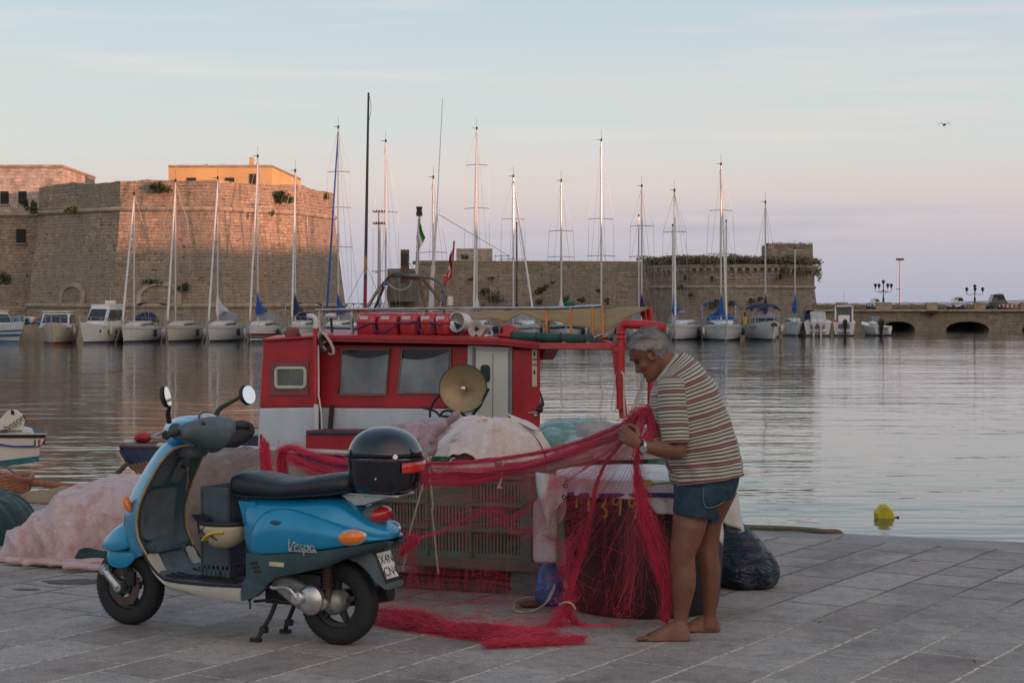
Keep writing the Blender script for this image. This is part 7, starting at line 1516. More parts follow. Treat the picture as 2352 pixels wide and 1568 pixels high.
q = bc + bw_ * 1.2 - bu * .25; bulk_bin((q.x, q.y, 0), 'second slatted bin further back holding the pale cyan net', ang)
# dark boards beneath
mb = MB(); mb.box((-.35, 10.72, .03), (1.0, .10, .06), ang); mb.box((-.15, 10.55, .022), (1.1, .09, .035), ang + .06); tag(mb.build('timber_offcut', mat('old_timber', (.06, .045, .045), .85, bump=.4), smooth=0), 'dark timber boards lying under the green bin', 'timber')
# contents of the bin
cm_ = bc + bu * .50 + bw_ * .42
o = mound('white_cloth_heap', (-.13, 10.86, 0), .37, .40, .33, R_(-24), m_whitec, 'stained white cloth heaped over the green bin', 'cloth', base=.70, p=2.3, q=1.6, fold=.040, fk=3.2, lump=.04, seed=3, nu=160, nv=60, flare=.02)
o = mound('mauve_towel_heap', (-.56, 10.98, 0), .34, .36, .27, R_(-24), m_mauve, 'mauve towelling folded on the left side of the bin beside the white cloth', 'towel', base=.72, p=2.2, q=1.5, fold=.03, fk=12, lump=.05, seed=12)
mb = MB(); mb.tube(cat_rom([P(*c4(a, b), 10.44) for a, b in [(985, 45), (900, 130), (790, 215), (700, 310), (640, 400), (655, 470), (640, 540), (575, 600)]], 6), [(.026 + .004 * math.sin(q * .55)) * min(1, .35 + q * .13) for q in range(43)], 12)
o = mb.build('rolled_towel_edge', m_mauve, smooth=80); tag(o, 'twisted pink towel edge running down between the towel and white cloth', 'towel')
mb = MB(); rings = []
def wf(u, v):
    a = [(600, 630), (760, 500), (1060, 440), (1300, 560), (1480, 640)]; b = [(600, 635), (800, 655), (1000, 585), (1230, 655), (1480, 665)]
    A_ = cat_rom([P(*c4(*q_), 10.62) for q_ in a], 8); B_ = cat_rom([P(*c4(*q_), 10.42) for q_ in b], 8); i = u * (len(A_) - 1); k0 = min(int(i), len(A_) - 2); f_ = i - k0
    return (A_[k0].lerp(A_[k0 + 1], f_)).lerp(B_[k0].lerp(B_[k0 + 1], f_), v) + Vector((0, -.03 * math.sin(v * math.pi) + .012 * math.sin(u * 40 + v * 5), .008 * math.sin(u * 23)))
o = MB().grid(wf, 60, 10).build('white_cloth_flap', m_whitec, smooth=180); mod_solid(o, .006); tag(o, 'front flap of the white cloth lapping over the rim of the green bin', 'cloth')
# corner of cloth flying out at right
o = MB().prism([P(*c4(1600, 60), 10.9), P(*c4(1800, 140), 10.9), P(*c4(2055, 295), 10.8), P(*c4(1930, 270), 10.8), P(*c4(1700, 150), 10.85)], (0, .02, -.005)).build('cloth_corner', m_whitec, bevel=.004); tag(o, 'stiff pointed corner of white cloth sticking out at the right of the heap', 'cloth')
for k, (a, b, r_) in enumerate([(975, 622, .036), (1080, 618, .042)]):
    tag(MB().ball(P(*c4(a, b), 10.5), (r_ * 1.3, r_, r_), 14, 8).build('cork_float', mat('brown_cork', (.19, .07, .045), .7, var=.3, sc=30, bump=.3)), ['left', 'right'][k] + ' one of two brown net floats peeping out under the white cloth', 'net float', 'brown net floats under the cloth')
o = MB().grid(lambda u, v: P(*c4(620 + 260 * u, 640 + 65 * v - 18 * math.sin(u * 3)), 10.40) + Vector((0, .02 * math.sin(u * 9), 0)), 12, 4).build('green_cloth_scrap', mat('bright_green_cloth', (.0, .10, .05), .7), smooth=180); mod_solid(o, .008); tag(o, 'bright green cloth scrap hanging over the rim of the bin by the top box', 'cloth')
mb = MB(); mb.tube(cat_rom([P(*c4(a, b), 10.33) for a, b in [(930, 655), (880, 670), (820, 770), (740, 840), (660, 830), (610, 760), (600, 680), (620, 625)]], 6), .005, 6); mb.tube([P(*c4(520, 960), 10.25), P(*c4(350, 1568), 10.2), P(*c2(105, 1090), 10.2)], .006, 6); mb.tube(cat_rom([P(*c4(570, 640), 10.33), P(*c4(600, 900), 10.3), P(*c4(640, 1300), 10.3), P(*c2(270, 760), 10.3), P(*c2(305, 1105), 10.3)], 5), .006, 6)
tag(mb.build('hanging_cord', m_rope), 'pale cords hanging in front of the green bin', 'rope')
mb = MB(); mb.tube(cat_rom([P(*c4(a, b), 10.3) for a, b in [(1600, 680), (1545, 760), (1540, 900), (1500, 1020)]], 5), .006, 6)
for k in range(5): mb.tube([P(*c4(1500, 1000), 10.3), P(*c4(1480 + k * 18, 1050), 10.28)], .003, 4)
tag(mb.build('frayed_cord', m_rope), 'short frayed cord dangling at the right of the bin front', 'rope')
# cyan net
m_cy = NT('cyan_monofilament'); g = m_cy; g.l(g.mix(g.mr(g.noise(9, 5), .35, .65), (.16, .33, .33, 1), (.36, .50, .49, 1)), g.b.inputs['Base Color']); g.b.inputs['Roughness'].default_value = .5; m_cy = g.m
random.seed(17); mb = MB()
for (x, y, Y, rx, rz_) in [(1285, 1000, 11.5, .15, .115), (1345, 996, 11.7, .24, .11), (1395, 1004, 11.8, .18, .10), (1310, 1025, 11.4, .26, .13), (1268, 1022, 11.3, .13, .13)]:
    c = P(x, y, Y); mb.ball(c, (rx * .86, rx * .8, rz_ * .86), 16, 10)
    for k in range(150):
        a0 = U(0, 6.28); tl = U(-1.2, 1.2); pts = []; rr = U(.85, 1.08)
        for j in range(9):
            a = a0 + j * .35; d = Vector((math.cos(a), math.sin(a) * math.cos(tl), math.sin(a) * math.sin(tl))) + Vector((noise.noise(Vector((k, j * .4, 0))), noise.noise(Vector((k, 9, j * .4))), noise.noise(Vector((4, k, j * .4))))) * .22
            pts.append(c + Vector((d.x * rx, d.y * rx * .9, d.z * rz_)) * rr)
        mb.tube(pts, .0011, 3)
tag(mb.build('cyan_net_heap', m_cy, smooth=180), 'heap of pale cyan monofilament net behind the white cloth', 'fishing net')
mound('grey_net_cover', (.62, 11.45, 0), .40, .34, .20, R_(-20), clothmat('grey_rose_cloth', (.30, .25, .24, 1), (.22, .18, .17, 1), None, sc=5), 'greyish pink cloth spread below the cyan net', 'cloth', base=.72, seed=22)
# round vat
VC = Vector((.735, 10.02, 0)); VR = .452; VH = .70
va = thing('round_vat', 'big dark round plastic vat painted with yellow numerals under a white tarpaulin', 'vat', VC)
m_vat = mat('dark_vat_plastic', (.010, .010, .015), .33, var=.3, sc=5, bump=.15, bs=14, bd=.01, dirt=((.02, .02, .028, 1), .62))
prof = [(.0, .004), (VR - .075, .0), (VR - .045, .015), (VR - .035, .06), (VR - .02, .2), (VR - .004, .45), (VR, .6), (VR, VH - .05), (VR + .02, VH - .045), (VR + .02, VH), (VR - .03, VH), (VR - .04, .1), (0, .08)]
MB().lathe(prof, n=72).build('tub', m_vat, va, smooth=50)
MB().lathe([(VR + .001, .62), (VR + .012, .625), (VR + .001, .635)], n=72).build('rim_bead', m_vat, va)
m_yel = mat('yellow_paint_marks', (.32, .30, .01), .5, var=.35, sc=40, bump=.2)
c135 = crop(1300, 1100, 1700, 1363)
def onvat(a, b, dr=.013):
    x, y = c135(a, b); d = Vector(((x - 1176) / FD, 1, -(y - 692) / FD)); o_ = Vector((0, 0, HC)); R0 = VR
    for _ in range(3):
        ox, oy = o_.x - VC.x, o_.y - VC.y; A_ = d.x ** 2 + d.y ** 2; B_ = 2 * (ox * d.x + oy * d.y); C_ = ox ** 2 + oy ** 2 - R0 ** 2; t_ = (-B_ - math.sqrt(max(0, B_ * B_ - 4 * A_ * C_))) / (2 * A_); p_ = o_ + d * t_
        z_ = p_.z; R0 = VR + dr - (0 if z_ > .6 else (.6 - z_) * .045)
    return p_ - VC
digs = [[(482, 575), (484, 520), (492, 462), (510, 440), (530, 455), (532, 485), (520, 505), (505, 510)], [(583, 470), (584, 540), (588, 605)], [(685, 492), (705, 480), (730, 495), (725, 530), (702, 560), (715, 578), (738, 605), (735, 640), (712, 655)], [(860, 500), (830, 480), (795, 500), (795, 535), (825, 545), (858, 510), (856, 560), (852, 640)], [(1000, 505), (965, 488), (932, 510), (935, 550), (965, 558), (998, 520), (995, 580), (978, 670)]]
for L in digs:
    pts = cat_rom([onvat(a, b) for a, b in L], 5); n_ = len(pts)
    MB().tube(pts, [.0095 * (.75 + .35 * noise.noise(Vector((i * .5, L[0][0], 0)))) for i in range(n_)], 6, flat=.35, up=Vector((0, -1, 0))).build('painted_numeral', m_yel, va)
# tarpaulin over the vat
g = NT('white_tarp'); col = g.mix(g.mr(g.noise(4, 5), .5, .68), (.50, .50, .50, 1), (.40, .34, .27, 1)); g.l(col, g.b.inputs['Base Color']); g.b.inputs['Roughness'].default_value = .6; b_ = g.bump(g.noise(6, 4, dist=.8), .5, .03); g.bump(g.noise(400, 2), .2, .001, b_); m_tarp = g.m
tz = .742
tp_ = thing('vat_tarpaulin', 'white tarpaulin with metal eyelets tied over the dark vat', 'tarpaulin', VC + Vector((0, 0, tz)))
c135p = lambda a, b, Y: P(*c135(a, b), Y) - tp_.location
def tf(u, v):
    a = 2 * math.pi * u; r = v * (VR + .035); x = r * math.cos(a) * (1 + .04 * noise.noise(Vector((math.cos(a) * 2, math.sin(a) * 2, 0)))); y = r * math.sin(a)
    return Vector((x, y, .020 + .012 * noise.noise(Vector((x * 5, y * 5, 3))) + .03 * noise.noise(Vector((x * 1.7, y * 1.7, 1))) - .03 * v ** 10))
MB().grid(tf, 96, 20).build('top_sheet', m_tarp, tp_, smooth=180)
low = {}
def skirt(a):                                            # drop length by angle (0 = right, -90 = front)
    d = math.degrees(a) % 360; pts = [(0, .30), (20, .34), (40, .2), (90, .15), (150, .2), (180, .13), (192, .16), (200, .26), (206, .12), (212, .07), (262, .075), (268, .08), (273, .15), (298, .17), (306, .22), (315, .34), (322, .20), (334, .26), (345, .3), (360, .30)]
    for (p0, q0), (p1, q1) in zip(pts[:-1], pts[1:]):
        if p0 <= d <= p1: return q0 + (q1 - q0) * (d - p0) / (p1 - p0)
    return .2
def sf(u, v):
    a = 2 * math.pi * u; dr = skirt(a) * v; wv = .02 * math.sin(a * 23 + 2 * math.sin(a * 5)) * v ** .6 + .012 * noise.noise(Vector((a * 4, dr * 9, 2)))
    r = VR + .036 + wv + .05 * v * (1 if skirt(a) > .25 else .3); return Vector((r * math.cos(a), r * math.sin(a), -.012 - dr + .02 * (1 - v) ** 6))
o = MB().grid(sf, 190, 14).build('skirt', m_tarp, tp_, smooth=180); mod_solid(o, .004)
# left flap hanging clear, with a stained fold
o = MB().grid(lambda u, v: c135p(135 + (355 - 135) * u + (-5 + 105 * u * 0) * v + 60 * v * v * (1 - u) * 1.6 + 60 * u * math.sin(v * 3.14) * .8 - 95 * max(0, v - .55) * u * 1.6, 272 + (30 * u) + (510 - 230 * max(0, abs(u - .45) - .05)) * v * (1 - .25 * u), 9.66 - .03 * math.sin(u * 6)), 14, 20).build('left_flap', m_tarp, tp_, smooth=180); mod_solid(o, .004)
for a, b in ((388, 388), (375, 484), (1160, 460), (1065, 440)): MB().lathe([(.006, .002), (.013, .003), (.013, -.003), (.006, -.002)], c135p(a, b, 9.53), Vector((0, 1, 0)), 14).build('eyelet', m_iron, tp_)
mb = MB(); mb.tube([Vector(((VR + .05) * math.cos(a), (VR + .05) * math.sin(a), -.075 + .010 * math.sin(a * 3))) for a in [R_(170 + q * 3.6) for q in range(50)]], .0125, 8)
mb.build('tie_rope', m_brope, tp_)
MB().tube(cat_rom([c135p(a, b, 9.5) for a, b in [(1125, 350), (1085, 342), (1045, 352), (1060, 390), (1100, 388), (1125, 372), (1080, 365)]], 5), .006, 6).build('yellow_tie', mat('yellow_cord', (.5, .35, .02), .8), tp_)
MB().tube([c135p(1125, 375, 9.49), c135p(1340, 358, 9.49)], .003, 5).build('thin_tie', m_iron, tp_)
o = MB().ball(c135p(535, 146, 9.9) , (.055, .02, .006), 12, 6, Matrix.Rotation(-.3, 3, 'Y')).build('yellow_stain', mat('ochre_stain', (.4, .24, .05), .8), tp_)
# jerrycan, blue bag, rope loops
jc = thing('jerrycan', 'white plastic jerrycan hanging between the green bin and the vat', 'jerrycan', P(1253, 1288, 9.86)); L0 = jc.location
kx = 9.86 / FD; w2, d2, hj = 29 * kx, .075, 150 * kx
def jr(w_, d_, z_, n=20): return [Vector((w_ * math.copysign(abs(math.cos(a)) ** .45, math.cos(a)), d_ * math.copysign(abs(math.sin(a)) ** .45, math.sin(a)), z_)) for a in [2 * math.pi * q / n for q in range(n)]]
mb = MB(); mb.loft([jr(w2 * .86, d2 * .86, .0), jr(w2 * .97, d2 * .97, .012), jr(w2, d2, .03), jr(w2, d2, hj * .78), jr(w2 * .95, d2 * .9, hj * .88), jr(w2 * .6, d2 * .6, hj * .97), jr(w2 * .5, d2 * .5, hj)], (True, True)); mb.build('can', mat('jerrycan_white', (.46, .44, .47), .45, var=.08, sc=5, bump=.1), jc, smooth=60)
MB().tube([(0, 0, hj), (0, 0, hj + .03)], .025, 12).build('cap', m_iron, jc)
bb = thing('blue_plastic_bag', 'crumpled bright blue plastic bag on the ground under the jerrycan', 'plastic bag', G(1262, 1390)); rings = []
mb = MB(); prof = [(0, .075), (.03, .095), (.09, .10), (.16, .085), (.21, .065), (.245, .05), (.26, .02)]
for z_, r_ in prof:
    rings.append([Vector((math.cos(a) * r_ * (.8 + .28 * noise.noise(Vector((math.cos(a) * 3, math.sin(a) * 3, z_ * 14)))), math.sin(a) * r_ * .7, z_ + .02 * noise.noise(Vector((a * 2, z_ * 9, 4))))) for a in [q * .2244 for q in range(28)]])
mb.loft(rings, (True, True)); o = mb.build('bag', mat('blue_film', (.005, .10, .35), .3, var=.4, sc=14, bump=.9, bs=28, bd=.02, coat=.3), bb, smooth=50); mod_sub(o, 1)
mb = MB(); a = G(1225, 1398); mb.tube(cat_rom([G(1180, 1393, .01), G(1187, 1378, .015), G(1230, 1370, .02), G(1255, 1378, .04), P(1275, 1340, 10.0), P(1262, 1375, 9.95), G(1230, 1400, .01), G(1190, 1404, .01), G(1178, 1396, .01)], 6), .006, 6); tag(mb.build('white_rope_loop', m_rope), 'loop of white rope on the paving by the blue bag', 'rope')
tag(MB().ball(G(1215, 1386, .02), (.06, .04, .02)).build('orange_scrap', mat('rust_scrap', (.12, .05, .02), .8)), 'rust coloured scrap lying beside the white rope loop', 'scrap')
# grey rubbish bag
rb_ = thing('rubbish_bag', 'full black plastic rubbish bag standing on the paving at the right of the vat', 'rubbish bag', (1.37, 10.74, 0))
prof = [(z_ * .93, r_ * .90) for z_, r_ in [(0, .17), (.015, .20), (.06, .222), (.12, .226), (.19, .212), (.26, .18), (.32, .14), (.37, .09), (.405, .05), (.425, .02)]]; rings = []
for z_, r_ in prof:
    ring = []
    for j in range(56):
        a = 2 * math.pi * j / 56; e = 1 + .14 * noise.noise(Vector((math.cos(a) * 2, math.sin(a) * 2, z_ * 5))) + .05 * abs(noise.noise(Vector((a * 5, z_ * 4, 7)))) - .03
        lean = -.30 * z_ ** 1.15
        ring.append(Vector((math.cos(a) * r_ * e + lean * .75 + .04, math.sin(a) * r_ * e * .95, z_ * (1 + .04 * noise.noise(Vector((a * 2, z_ * 3, 1)))))))
    rings.append(ring)
g = NT('bin_bag_film'); g.b.inputs['Base Color'].default_value = (.012, .020, .036, 1); g.b.inputs['Roughness'].default_value = .26
cr_ = g.noise(5, 4, g.map((1, 1, 2.6), rot=(.3, .5, .2)), .6, 1.6); b_ = g.bump(cr_, 1.0, .07); g.bump(g.noise(26, 4, rough=.6, dist=1.0), .6, .010, b_)
mb = MB(); mb.loft(rings, (True, True)); o = mb.build('bag', g.m, rb_, smooth=180); mod_sub(o, 1)
# rope lying on the edge
tag(MB().tube(cat_rom([EP(1.35, -.13, .022), EP(1.8, -.10, .02), EP(2.12, -.07, .02), EP(2.32, -.09, .015), EP(2.42, -.02, .0), EP(2.44, .03, -.1)], 8), .018, 8).build('edge_rope', mat('twisted_brown_rope', (.13, .11, .075), .9, var=.4, sc=60, bump=.6, bs=120)), 'thick twisted rope lying along the quay edge right of the rubbish bag', 'rope')
# small litter
random.seed(9)
for i, (x, y) in enumerate([(2240, 1522), (1880, 1430), (2290, 1310), (2110, 1290)]):
    p_ = G(x, y); a = U(0, 3); tag(MB().tube([p_ + Vector((0, 0, .003)), p_ + Vector((.035 * math.cos(a), .035 * math.sin(a), .005)), p_ + Vector((.07 * math.cos(a + .06), .07 * math.sin(a + .06), .003))], [.0018, .0022, .001], 5).build('dry_twig', mat('twig', (.05, .035, .025), .9)), ['dry twig furthest down at the right', 'dry twig nearest the bare feet', 'dry twig at the upper right of the paving', 'dry twig in the middle right of the paving'][i], 'twig', 'dry twigs on the paving')
for x, y, rx_, ry_, lb in ((178, 1334, .20, .10, 'dark oil stain on the paving in front of the pink blanket'), (60, 1352, .09, .03, 'small dark stain left of the large oil stain')):
    c_ = G(x, y, .004); tag(MB().add([c_] + [c_ + Vector((math.cos(a) * rx_ * (1 + .45 * noise.noise(Vector((math.cos(a) * 2, math.sin(a) * 2, x)))), math.sin(a) * ry_ * (1 + .5 * noise.noise(Vector((math.cos(a) * 3, math.sin(a) * 3, y)))), 0)) for a in [q * .157 for q in range(40)]], [(0, q + 1, (q + 1) % 40 + 1) for q in range(40)]).build('oil_stain', mat('oil_dark', (.055, .06, .065), .55, var=.4, sc=20, bump=.3), smooth=0), lb, 'stain', None, 'structure')
# ------------------------------------------------------------ the man
m6 = crop(1460, 780, 2000, 985)
MY = 9.12
man = thing('person', 'barefoot grey haired man in a striped shirt and denim shorts bending over the red net', 'person', (P(1560, 1470, MY).x, MY, 0))
ML = man.location
def Mn(a, b, Y=MY): return P(*m6(a, b), Y) - ML
def skin_mat():
    g = NT('tanned_skin'); c = g.mix(g.mr(g.noise(7, 5), .3, .7), (.13, .050, .028, 1), (.21, .088, .050, 1)); c = g.mix(g.mr(g.noise(60, 4), .55, .8), c, (.11, .04, .024, 1))
    g.l(c, g.b.inputs['Base Color']); g.b.inputs['Roughness'].default_value = .5; g.b.inputs['Subsurface Weight'].default_value = .08; g.b.inputs['Subsurface Radius'].default_value = (.02, .008, .004)
    g.bump(g.noise(180, 4), .25, .002); return g.m
m_skin = skin_mat()
def limb(mb, L, n=20):                                    # list of (front, back, half depth, Y) in enlarged-crop pixels
    mb.sweep([(Mn(a[0], a[1], Y), Mn(b[0], b[1], Y), h_) for a, b, h_, Y in L], n, uv=False)
body = MB()
YN, YF = 9.06, 9.27
limb(body, [((415, 830), (640, 820), .10, 9.10), ((410, 900), (570, 930), .088, 9.08), ((402, 960), (556, 985), .082, YN), ((398, 1020), (540, 1035), .076, YN), ((392, 1070), (518, 1080), .066, YN), ((391, 1110), (506, 1115), .060, YN), ((394, 1150), (508, 1152), .057, YN), ((398, 1200), (512, 1205), .062, YN), ((402, 1250), (508, 1255), .060, YN), ((406, 1300), (496, 1305), .050, YN), ((409, 1350), (482, 1352), .042, YN), ((408, 1395), (474, 1395), .037, YN), ((402, 1425), (474, 1425), .037, YN), ((392, 1455), (480, 1455), .040, YN), ((385, 1485), (482, 1485), .040, YN)])
limb(body, [((500, 830), (700, 820), .10, 9.22), ((520, 900), (655, 910), .085, 9.24), ((525, 960), (628, 965), .072, YF), ((514, 1030), (618, 1035), .066, YF), ((510, 1080), (613, 1085), .062, YF), ((514, 1130), (617, 1135), .060, YF), ((524, 1180), (623, 1185), .060, YF), ((530, 1230), (618, 1235), .056, YF), ((537, 1290), (611, 1292), .046, YF), ((542, 1345), (604, 1347), .037, YF), ((543, 1385), (604, 1387), .035, YF), ((532, 1415), (612, 1415), .038, YF), ((525, 1440), (616, 1440), .038, YF)])
def foot(mb, toe, heel, Y, w_, s_=1.0):                   # local footprint from heel to toes
    a, b = Mn(*heel, Y), Mn(*toe, Y); a.z = b.z = 0; d = (b - a); L_ = d.length; d.normalize(); sd_ = Vector((0, 1, 0)); up = Vector((0, 0, 1))
    st = [(0, .020, .034, .026), (.10, .055, .085, .036), (.24, .070, .098, .036), (.40, .062, .088, .038), (.56, .046, .066, .042), (.72, .034, .046, .047), (.84, .026, .032, .046), (.90, .018, .020, .038)]
    rings = []
    for t_, hh, h2, ww in st:
        c_ = a + d * (L_ * t_); r = []
        for j in range(20):
            q = 2 * math.pi * j / 20; r.append(c_ + sd_ * (ww * w_ * math.cos(q)) + up * (max(0, math.sin(q)) * h2 if math.sin(q) > 0 else 0) + up * (.004 if math.sin(q) > 0 else .001))
        rings.append(r)
    mb.loft(rings, (True, True))
    for k in range(5):
        off = (-.034 + k * .0165) * w_; ln = [.060, .052, .047, .041, .034][k]; r_ = [.0125, .0095, .009, .0085, .008][k]
        s0 = a + d * (L_ * (.86 - .012 * k)) + sd_ * off + up * (r_ + .004); e = a + d * (L_ * (.86 - .012 * k) + ln * .8) + sd_ * off * 1.08 + up * r_
        mb.tube([s0, s0.lerp(e, .5) + up * .004, e], [r_ * 1.15, r_, r_ * .95], 10); mb.ball(e, (r_ * 1.05, r_ * 1.0, r_ * .9), 10, 6)
foot(body, (258, 1495), (482, 1495), 9.035, 1.0); foot(body, (425, 1450), (620, 1450), 9.275, .95)
# torso core, neck
limb(body, [((420, 800), (700, 780), .15, 9.14), ((360, 660), (660, 610), .155, 9.14), ((330, 520), (610, 440), .16, 9.14), ((345, 400), (565, 320), .15, 9.14), ((350, 330), (500, 235), .11, 9.14), ((350, 300), (455, 205), .07, 9.14)])
HCn = Mn(295, 190, 9.13); hup = Vector((-.60, .06, .79)).normalized(); hfw = Vector((-.80, -.02, -.60)); hfw = (hfw - hup * hfw.dot(hup)).normalized(); hsd = hup.cross(hfw).normalized()
hsd = hsd if hsd.y > 0 else -hsd
def HP(f, s_, u): return HCn + hfw * f + hsd * s_ + hup * u
body.sweep([(HP(.03, 0, -.075), HP(-.085, 0, -.03), .058), (Mn(330, 285, 9.14), Mn(420, 190, 9.14), .060), (Mn(345, 320, 9.14), Mn(455, 215, 9.14), .075)], 18, uv=False)
prof = [(-.122, .070, .040, .016), (-.116, .083, .015, .033), (-.104, .090, -.005, .045), (-.090, .087, -.02, .052), (-.075, .091, -.04, .058), (-.062, .086, -.06, .062), (-.045, .084, -.075, .066), (-.025, .082, -.088, .069), (-.008, .076, -.096, .071), (.008, .078, -.101, .073), (.025, .089, -.104, .075), (.042, .088, -.104, .0765), (.065, .080, -.100, .075), (.085, .064, -.090, .067), (.102, .042, -.070, .052), (.114, .015, -.045, .030), (.118, -.010, -.025, .008)]
def headring(u, f, b, w_, n=36, ex=0):
    r = []
    for j in range(n):
        t_ = 2 * math.pi * j / n; ct, st_ = math.cos(t_), math.sin(t_); c_ = (f + b) / 2; e = (f - b) / 2 + ex
        p_ = 2.2 if ct > 0 else 2.0
        r.append(HP(c_ + e * math.copysign(abs(ct) ** (2 / p_), ct), (w_ + ex) * math.copysign(abs(st_) ** (2 / 2.15), st_), u))
    return r
body.loft([headring(*q) for q in prof], (True, True))
body.loft([[HP(f, s_ * w_, u) for f, s_ in ((f0, 0), (f0 - .006, .7), (f0 - .028, 1), (f0 - .028, -1), (f0 - .006, -.7))] for u, f0, w_ in ((.014, .085, .008), (.0, .091, .009), (-.015, .100, .012), (-.030, .111, .016), (-.040, .112, .018), (-.048, .100, .016), (-.053, .088, .010))], (True, True))
body.tube([HP(.088, -.012 - .02 * 0, .024)] + [HP(.086 - .012 * abs(q), q * .048, .026 + .004 * (1 - abs(q))) for q in (-.9, -.45, -.1, .1, .45, .9)][0:], .0085, 8)
body.tube([HP(.088 - .012 * abs(q), q * .026, -.070) for q in (-1, -.4, .4, 1)], .0065, 8); body.tube([HP(.086 - .012 * abs(q), q * .024, -.082) for q in (-1, -.4, .4, 1)], .0075, 8); body.ball(HP(.082, 0, -.108), (.016, .016, .014))
for s_ in (-1, 1):
    body.ball(HP(.062, s_ * .045, -.03), (.022, .02, .022))
    pts = [HP(-.004 + .019 * math.cos(q), s_ * (.077 + .010 * (math.cos(q) < 0) * 1), -.012 + .030 * math.sin(q)) for q in [k * .524 for k in range(12)]]
    body.tube(pts, .0062, 8, closed=True); body.ball(HP(-.004, s_ * .072, -.012), (.014, .008, .020)); body.ball(HP(.006, s_ * .076, -.038), (.008, .006, .009))
# arms
SHn = Mn(404, 345, 8.965); ELn = Mn(430, 632, 8.93); WRn = Mn(262, 612, 8.87)
SHf = Mn(405, 345, 9.33); ELf = Mn(372, 575, 9.42); WRf = Mn(306, 478, 9.26)
def arm(mb, a, b, c, k=1.0):
    mb.tube([a, a.lerp(b, .35), a.lerp(b, .75), b], [.060 * k, .054 * k, .045 * k, .042 * k], 18); mb.ball(b, .041 * k)
    mb.tube([b, b.lerp(c, .18), b.lerp(c, .42), b.lerp(c, .75), c], [.040 * k, .046 * k, .044 * k, .033 * k, .028 * k], 18); mb.ball(a, .062 * k)
arm(body, SHn, ELn, WRn); arm(body, SHf, ELf, WRf, .95)
def hand(mb, wr, fw, palmn, side, curl=1.0, s_=1.0):
    """wr wrist, fw towards the knuckles, palmn out of the palm, side towards the thumb"""
    fw = fw.normalized(); palmn = (palmn - fw * palmn.dot(fw)).normalized(); side = (side - fw * side.dot(fw) - palmn * side.dot(palmn)).normalized()
    mb.sweep([(wr + side * .022, wr - side * .022, .018), (wr + fw * .03 + side * .034, wr + fw * .03 - side * .032, .017), (wr + fw * .06 + side * .041, wr + fw * .06 - side * .038, .0155), (wr + fw * .085 + side * .040, wr + fw * .082 - side * .038, .013)], 16, side=palmn, uv=False)
    for k, (o_, ln, r_) in enumerate([(.030, .88, .0098), (.0105, 1.0, .0102), (-.0095, .94, .0096), (-.028, .76, .0085)]):
        p0 = wr + fw * (.080 - .004 * abs(k - 1)) + side * o_; a = .55 * curl + .06 * k; pts = [p0]; ang_ = 0
        for seg, da in ((.042, a), (.028, 1.15 * curl), (.022, .75 * curl)):
            ang_ += da; pts.append(pts[-1] + (fw * math.cos(ang_) + palmn * math.sin(ang_)) * seg * ln)
        mb.tube([pts[0], pts[1], pts[2], pts[3]], [r_ * 1.05, r_, r_ * .92, r_ * .8], 10)
        for q, rr in zip(pts, (r_ * 1.1, r_ * 1.1, r_, r_ * .82)): mb.ball(q, rr, 10, 6)
    t0 = wr + fw * .025 + side * .030 + palmn * .006; t1 = t0 + (fw * .55 + side * .55 + palmn * .45).normalized() * .042; t2 = t1 + (fw * .8 + side * -.05 + palmn * .6).normalized() * .034; t3 = t2 + (fw * .7 + side * -.5 + palmn * .5).normalized() * .024
    mb.tube([t0, t1, t2, t3], [.0155, .0125, .0115, .009], 10)
    for q, rr in ((t1, .0128), (t2, .0118), (t3, .0092)): mb.ball(q, rr, 10, 6)
hand(body, Mn(252, 606, 8.865), Vector((-.80, -.05, .55)), Vector((-.1, .95, .2)), Vector((.5, .1, .85)), .95)
hand(body, Mn(312, 482, 9.24), Vector((-.92, -.25, .10)), Vector((-.2, -.2, -.95)), Vector((-.1, -.95, .1)), .95)
ob_ = body.build('body', m_skin, man, smooth=0); mod_remesh(ob_, .0046, 4)
# eyes
me_ = mat('dark_eye', (.02, .012, .01), .3, bump=0)
for s_ in (-1, 1): MB().ball(HP(.074, s_ * .030, .004), (.010, .011, .008)).build('eye', me_, man)
for s_ in (-1, 1): MB().tube([HP(.094 - .010 * q, s_ * (.012 + .034 * q), .031 + .003 * math.sin(q * 3)) for q in (0, .35, .7, 1)], .0042, 6).build('eyebrow', mat('grey_brow', (.09, .075, .07), .9), man)
# hair
g = NT('grey_hair'); g.l(g.mix(g.mr(g.noise(26, 5, g.map((.35, 1, 1)), .7), .35, .68), (.07, .062, .06, 1), (.34, .31, .30, 1)), g.b.inputs['Base Color']); g.b.inputs['Roughness'].default_value = .6; g.bump(g.noise(90, 4, g.map((.3, 1, 1)), .7), .8, .008); m_hair = g.m
def fine(prof, k=3):
    out = []
    for (a, b) in zip(prof[:-1], prof[1:]):
        for j in range(k): out.append(tuple(a[i] + (b[i] - a[i]) * j / k for i in range(4)))
    return out + [prof[-1]]
hp = fine(prof, 3); n = 72; rings = []; keep = []
for u, f, b, w_ in hp:
    r = headring(u * 1.0 + (.006 if u > .05 else 0), f, b, w_, n, .0085 if u > -.02 else .004); rings.append(r)
fs = []; vs = [q for r in rings for q in r]
def hairok(q):
    d = q - HCn; f, s_, u = d.dot(hfw), abs(d.dot(hsd)), d.dot(hup)
    u += .006 * noise.noise(q * 60)
    if u > .098: return True
    if f > .012: return u > .030 + (f - .012) * .80 + (.0 if s_ > .04 else .012)
    if f > -.030: return u > .016 if f > -.026 else u > -.03
    return u > -.066 + (f + .03) * .1
for i in range(len(rings) - 1):
    for j in range(n):
        k = (j + 1) % n; q = (rings[i][j] + rings[i + 1][k]) / 2
        if hairok(q): fs.append((i * n + j, i * n + k, (i + 1) * n + k, (i + 1) * n + j))
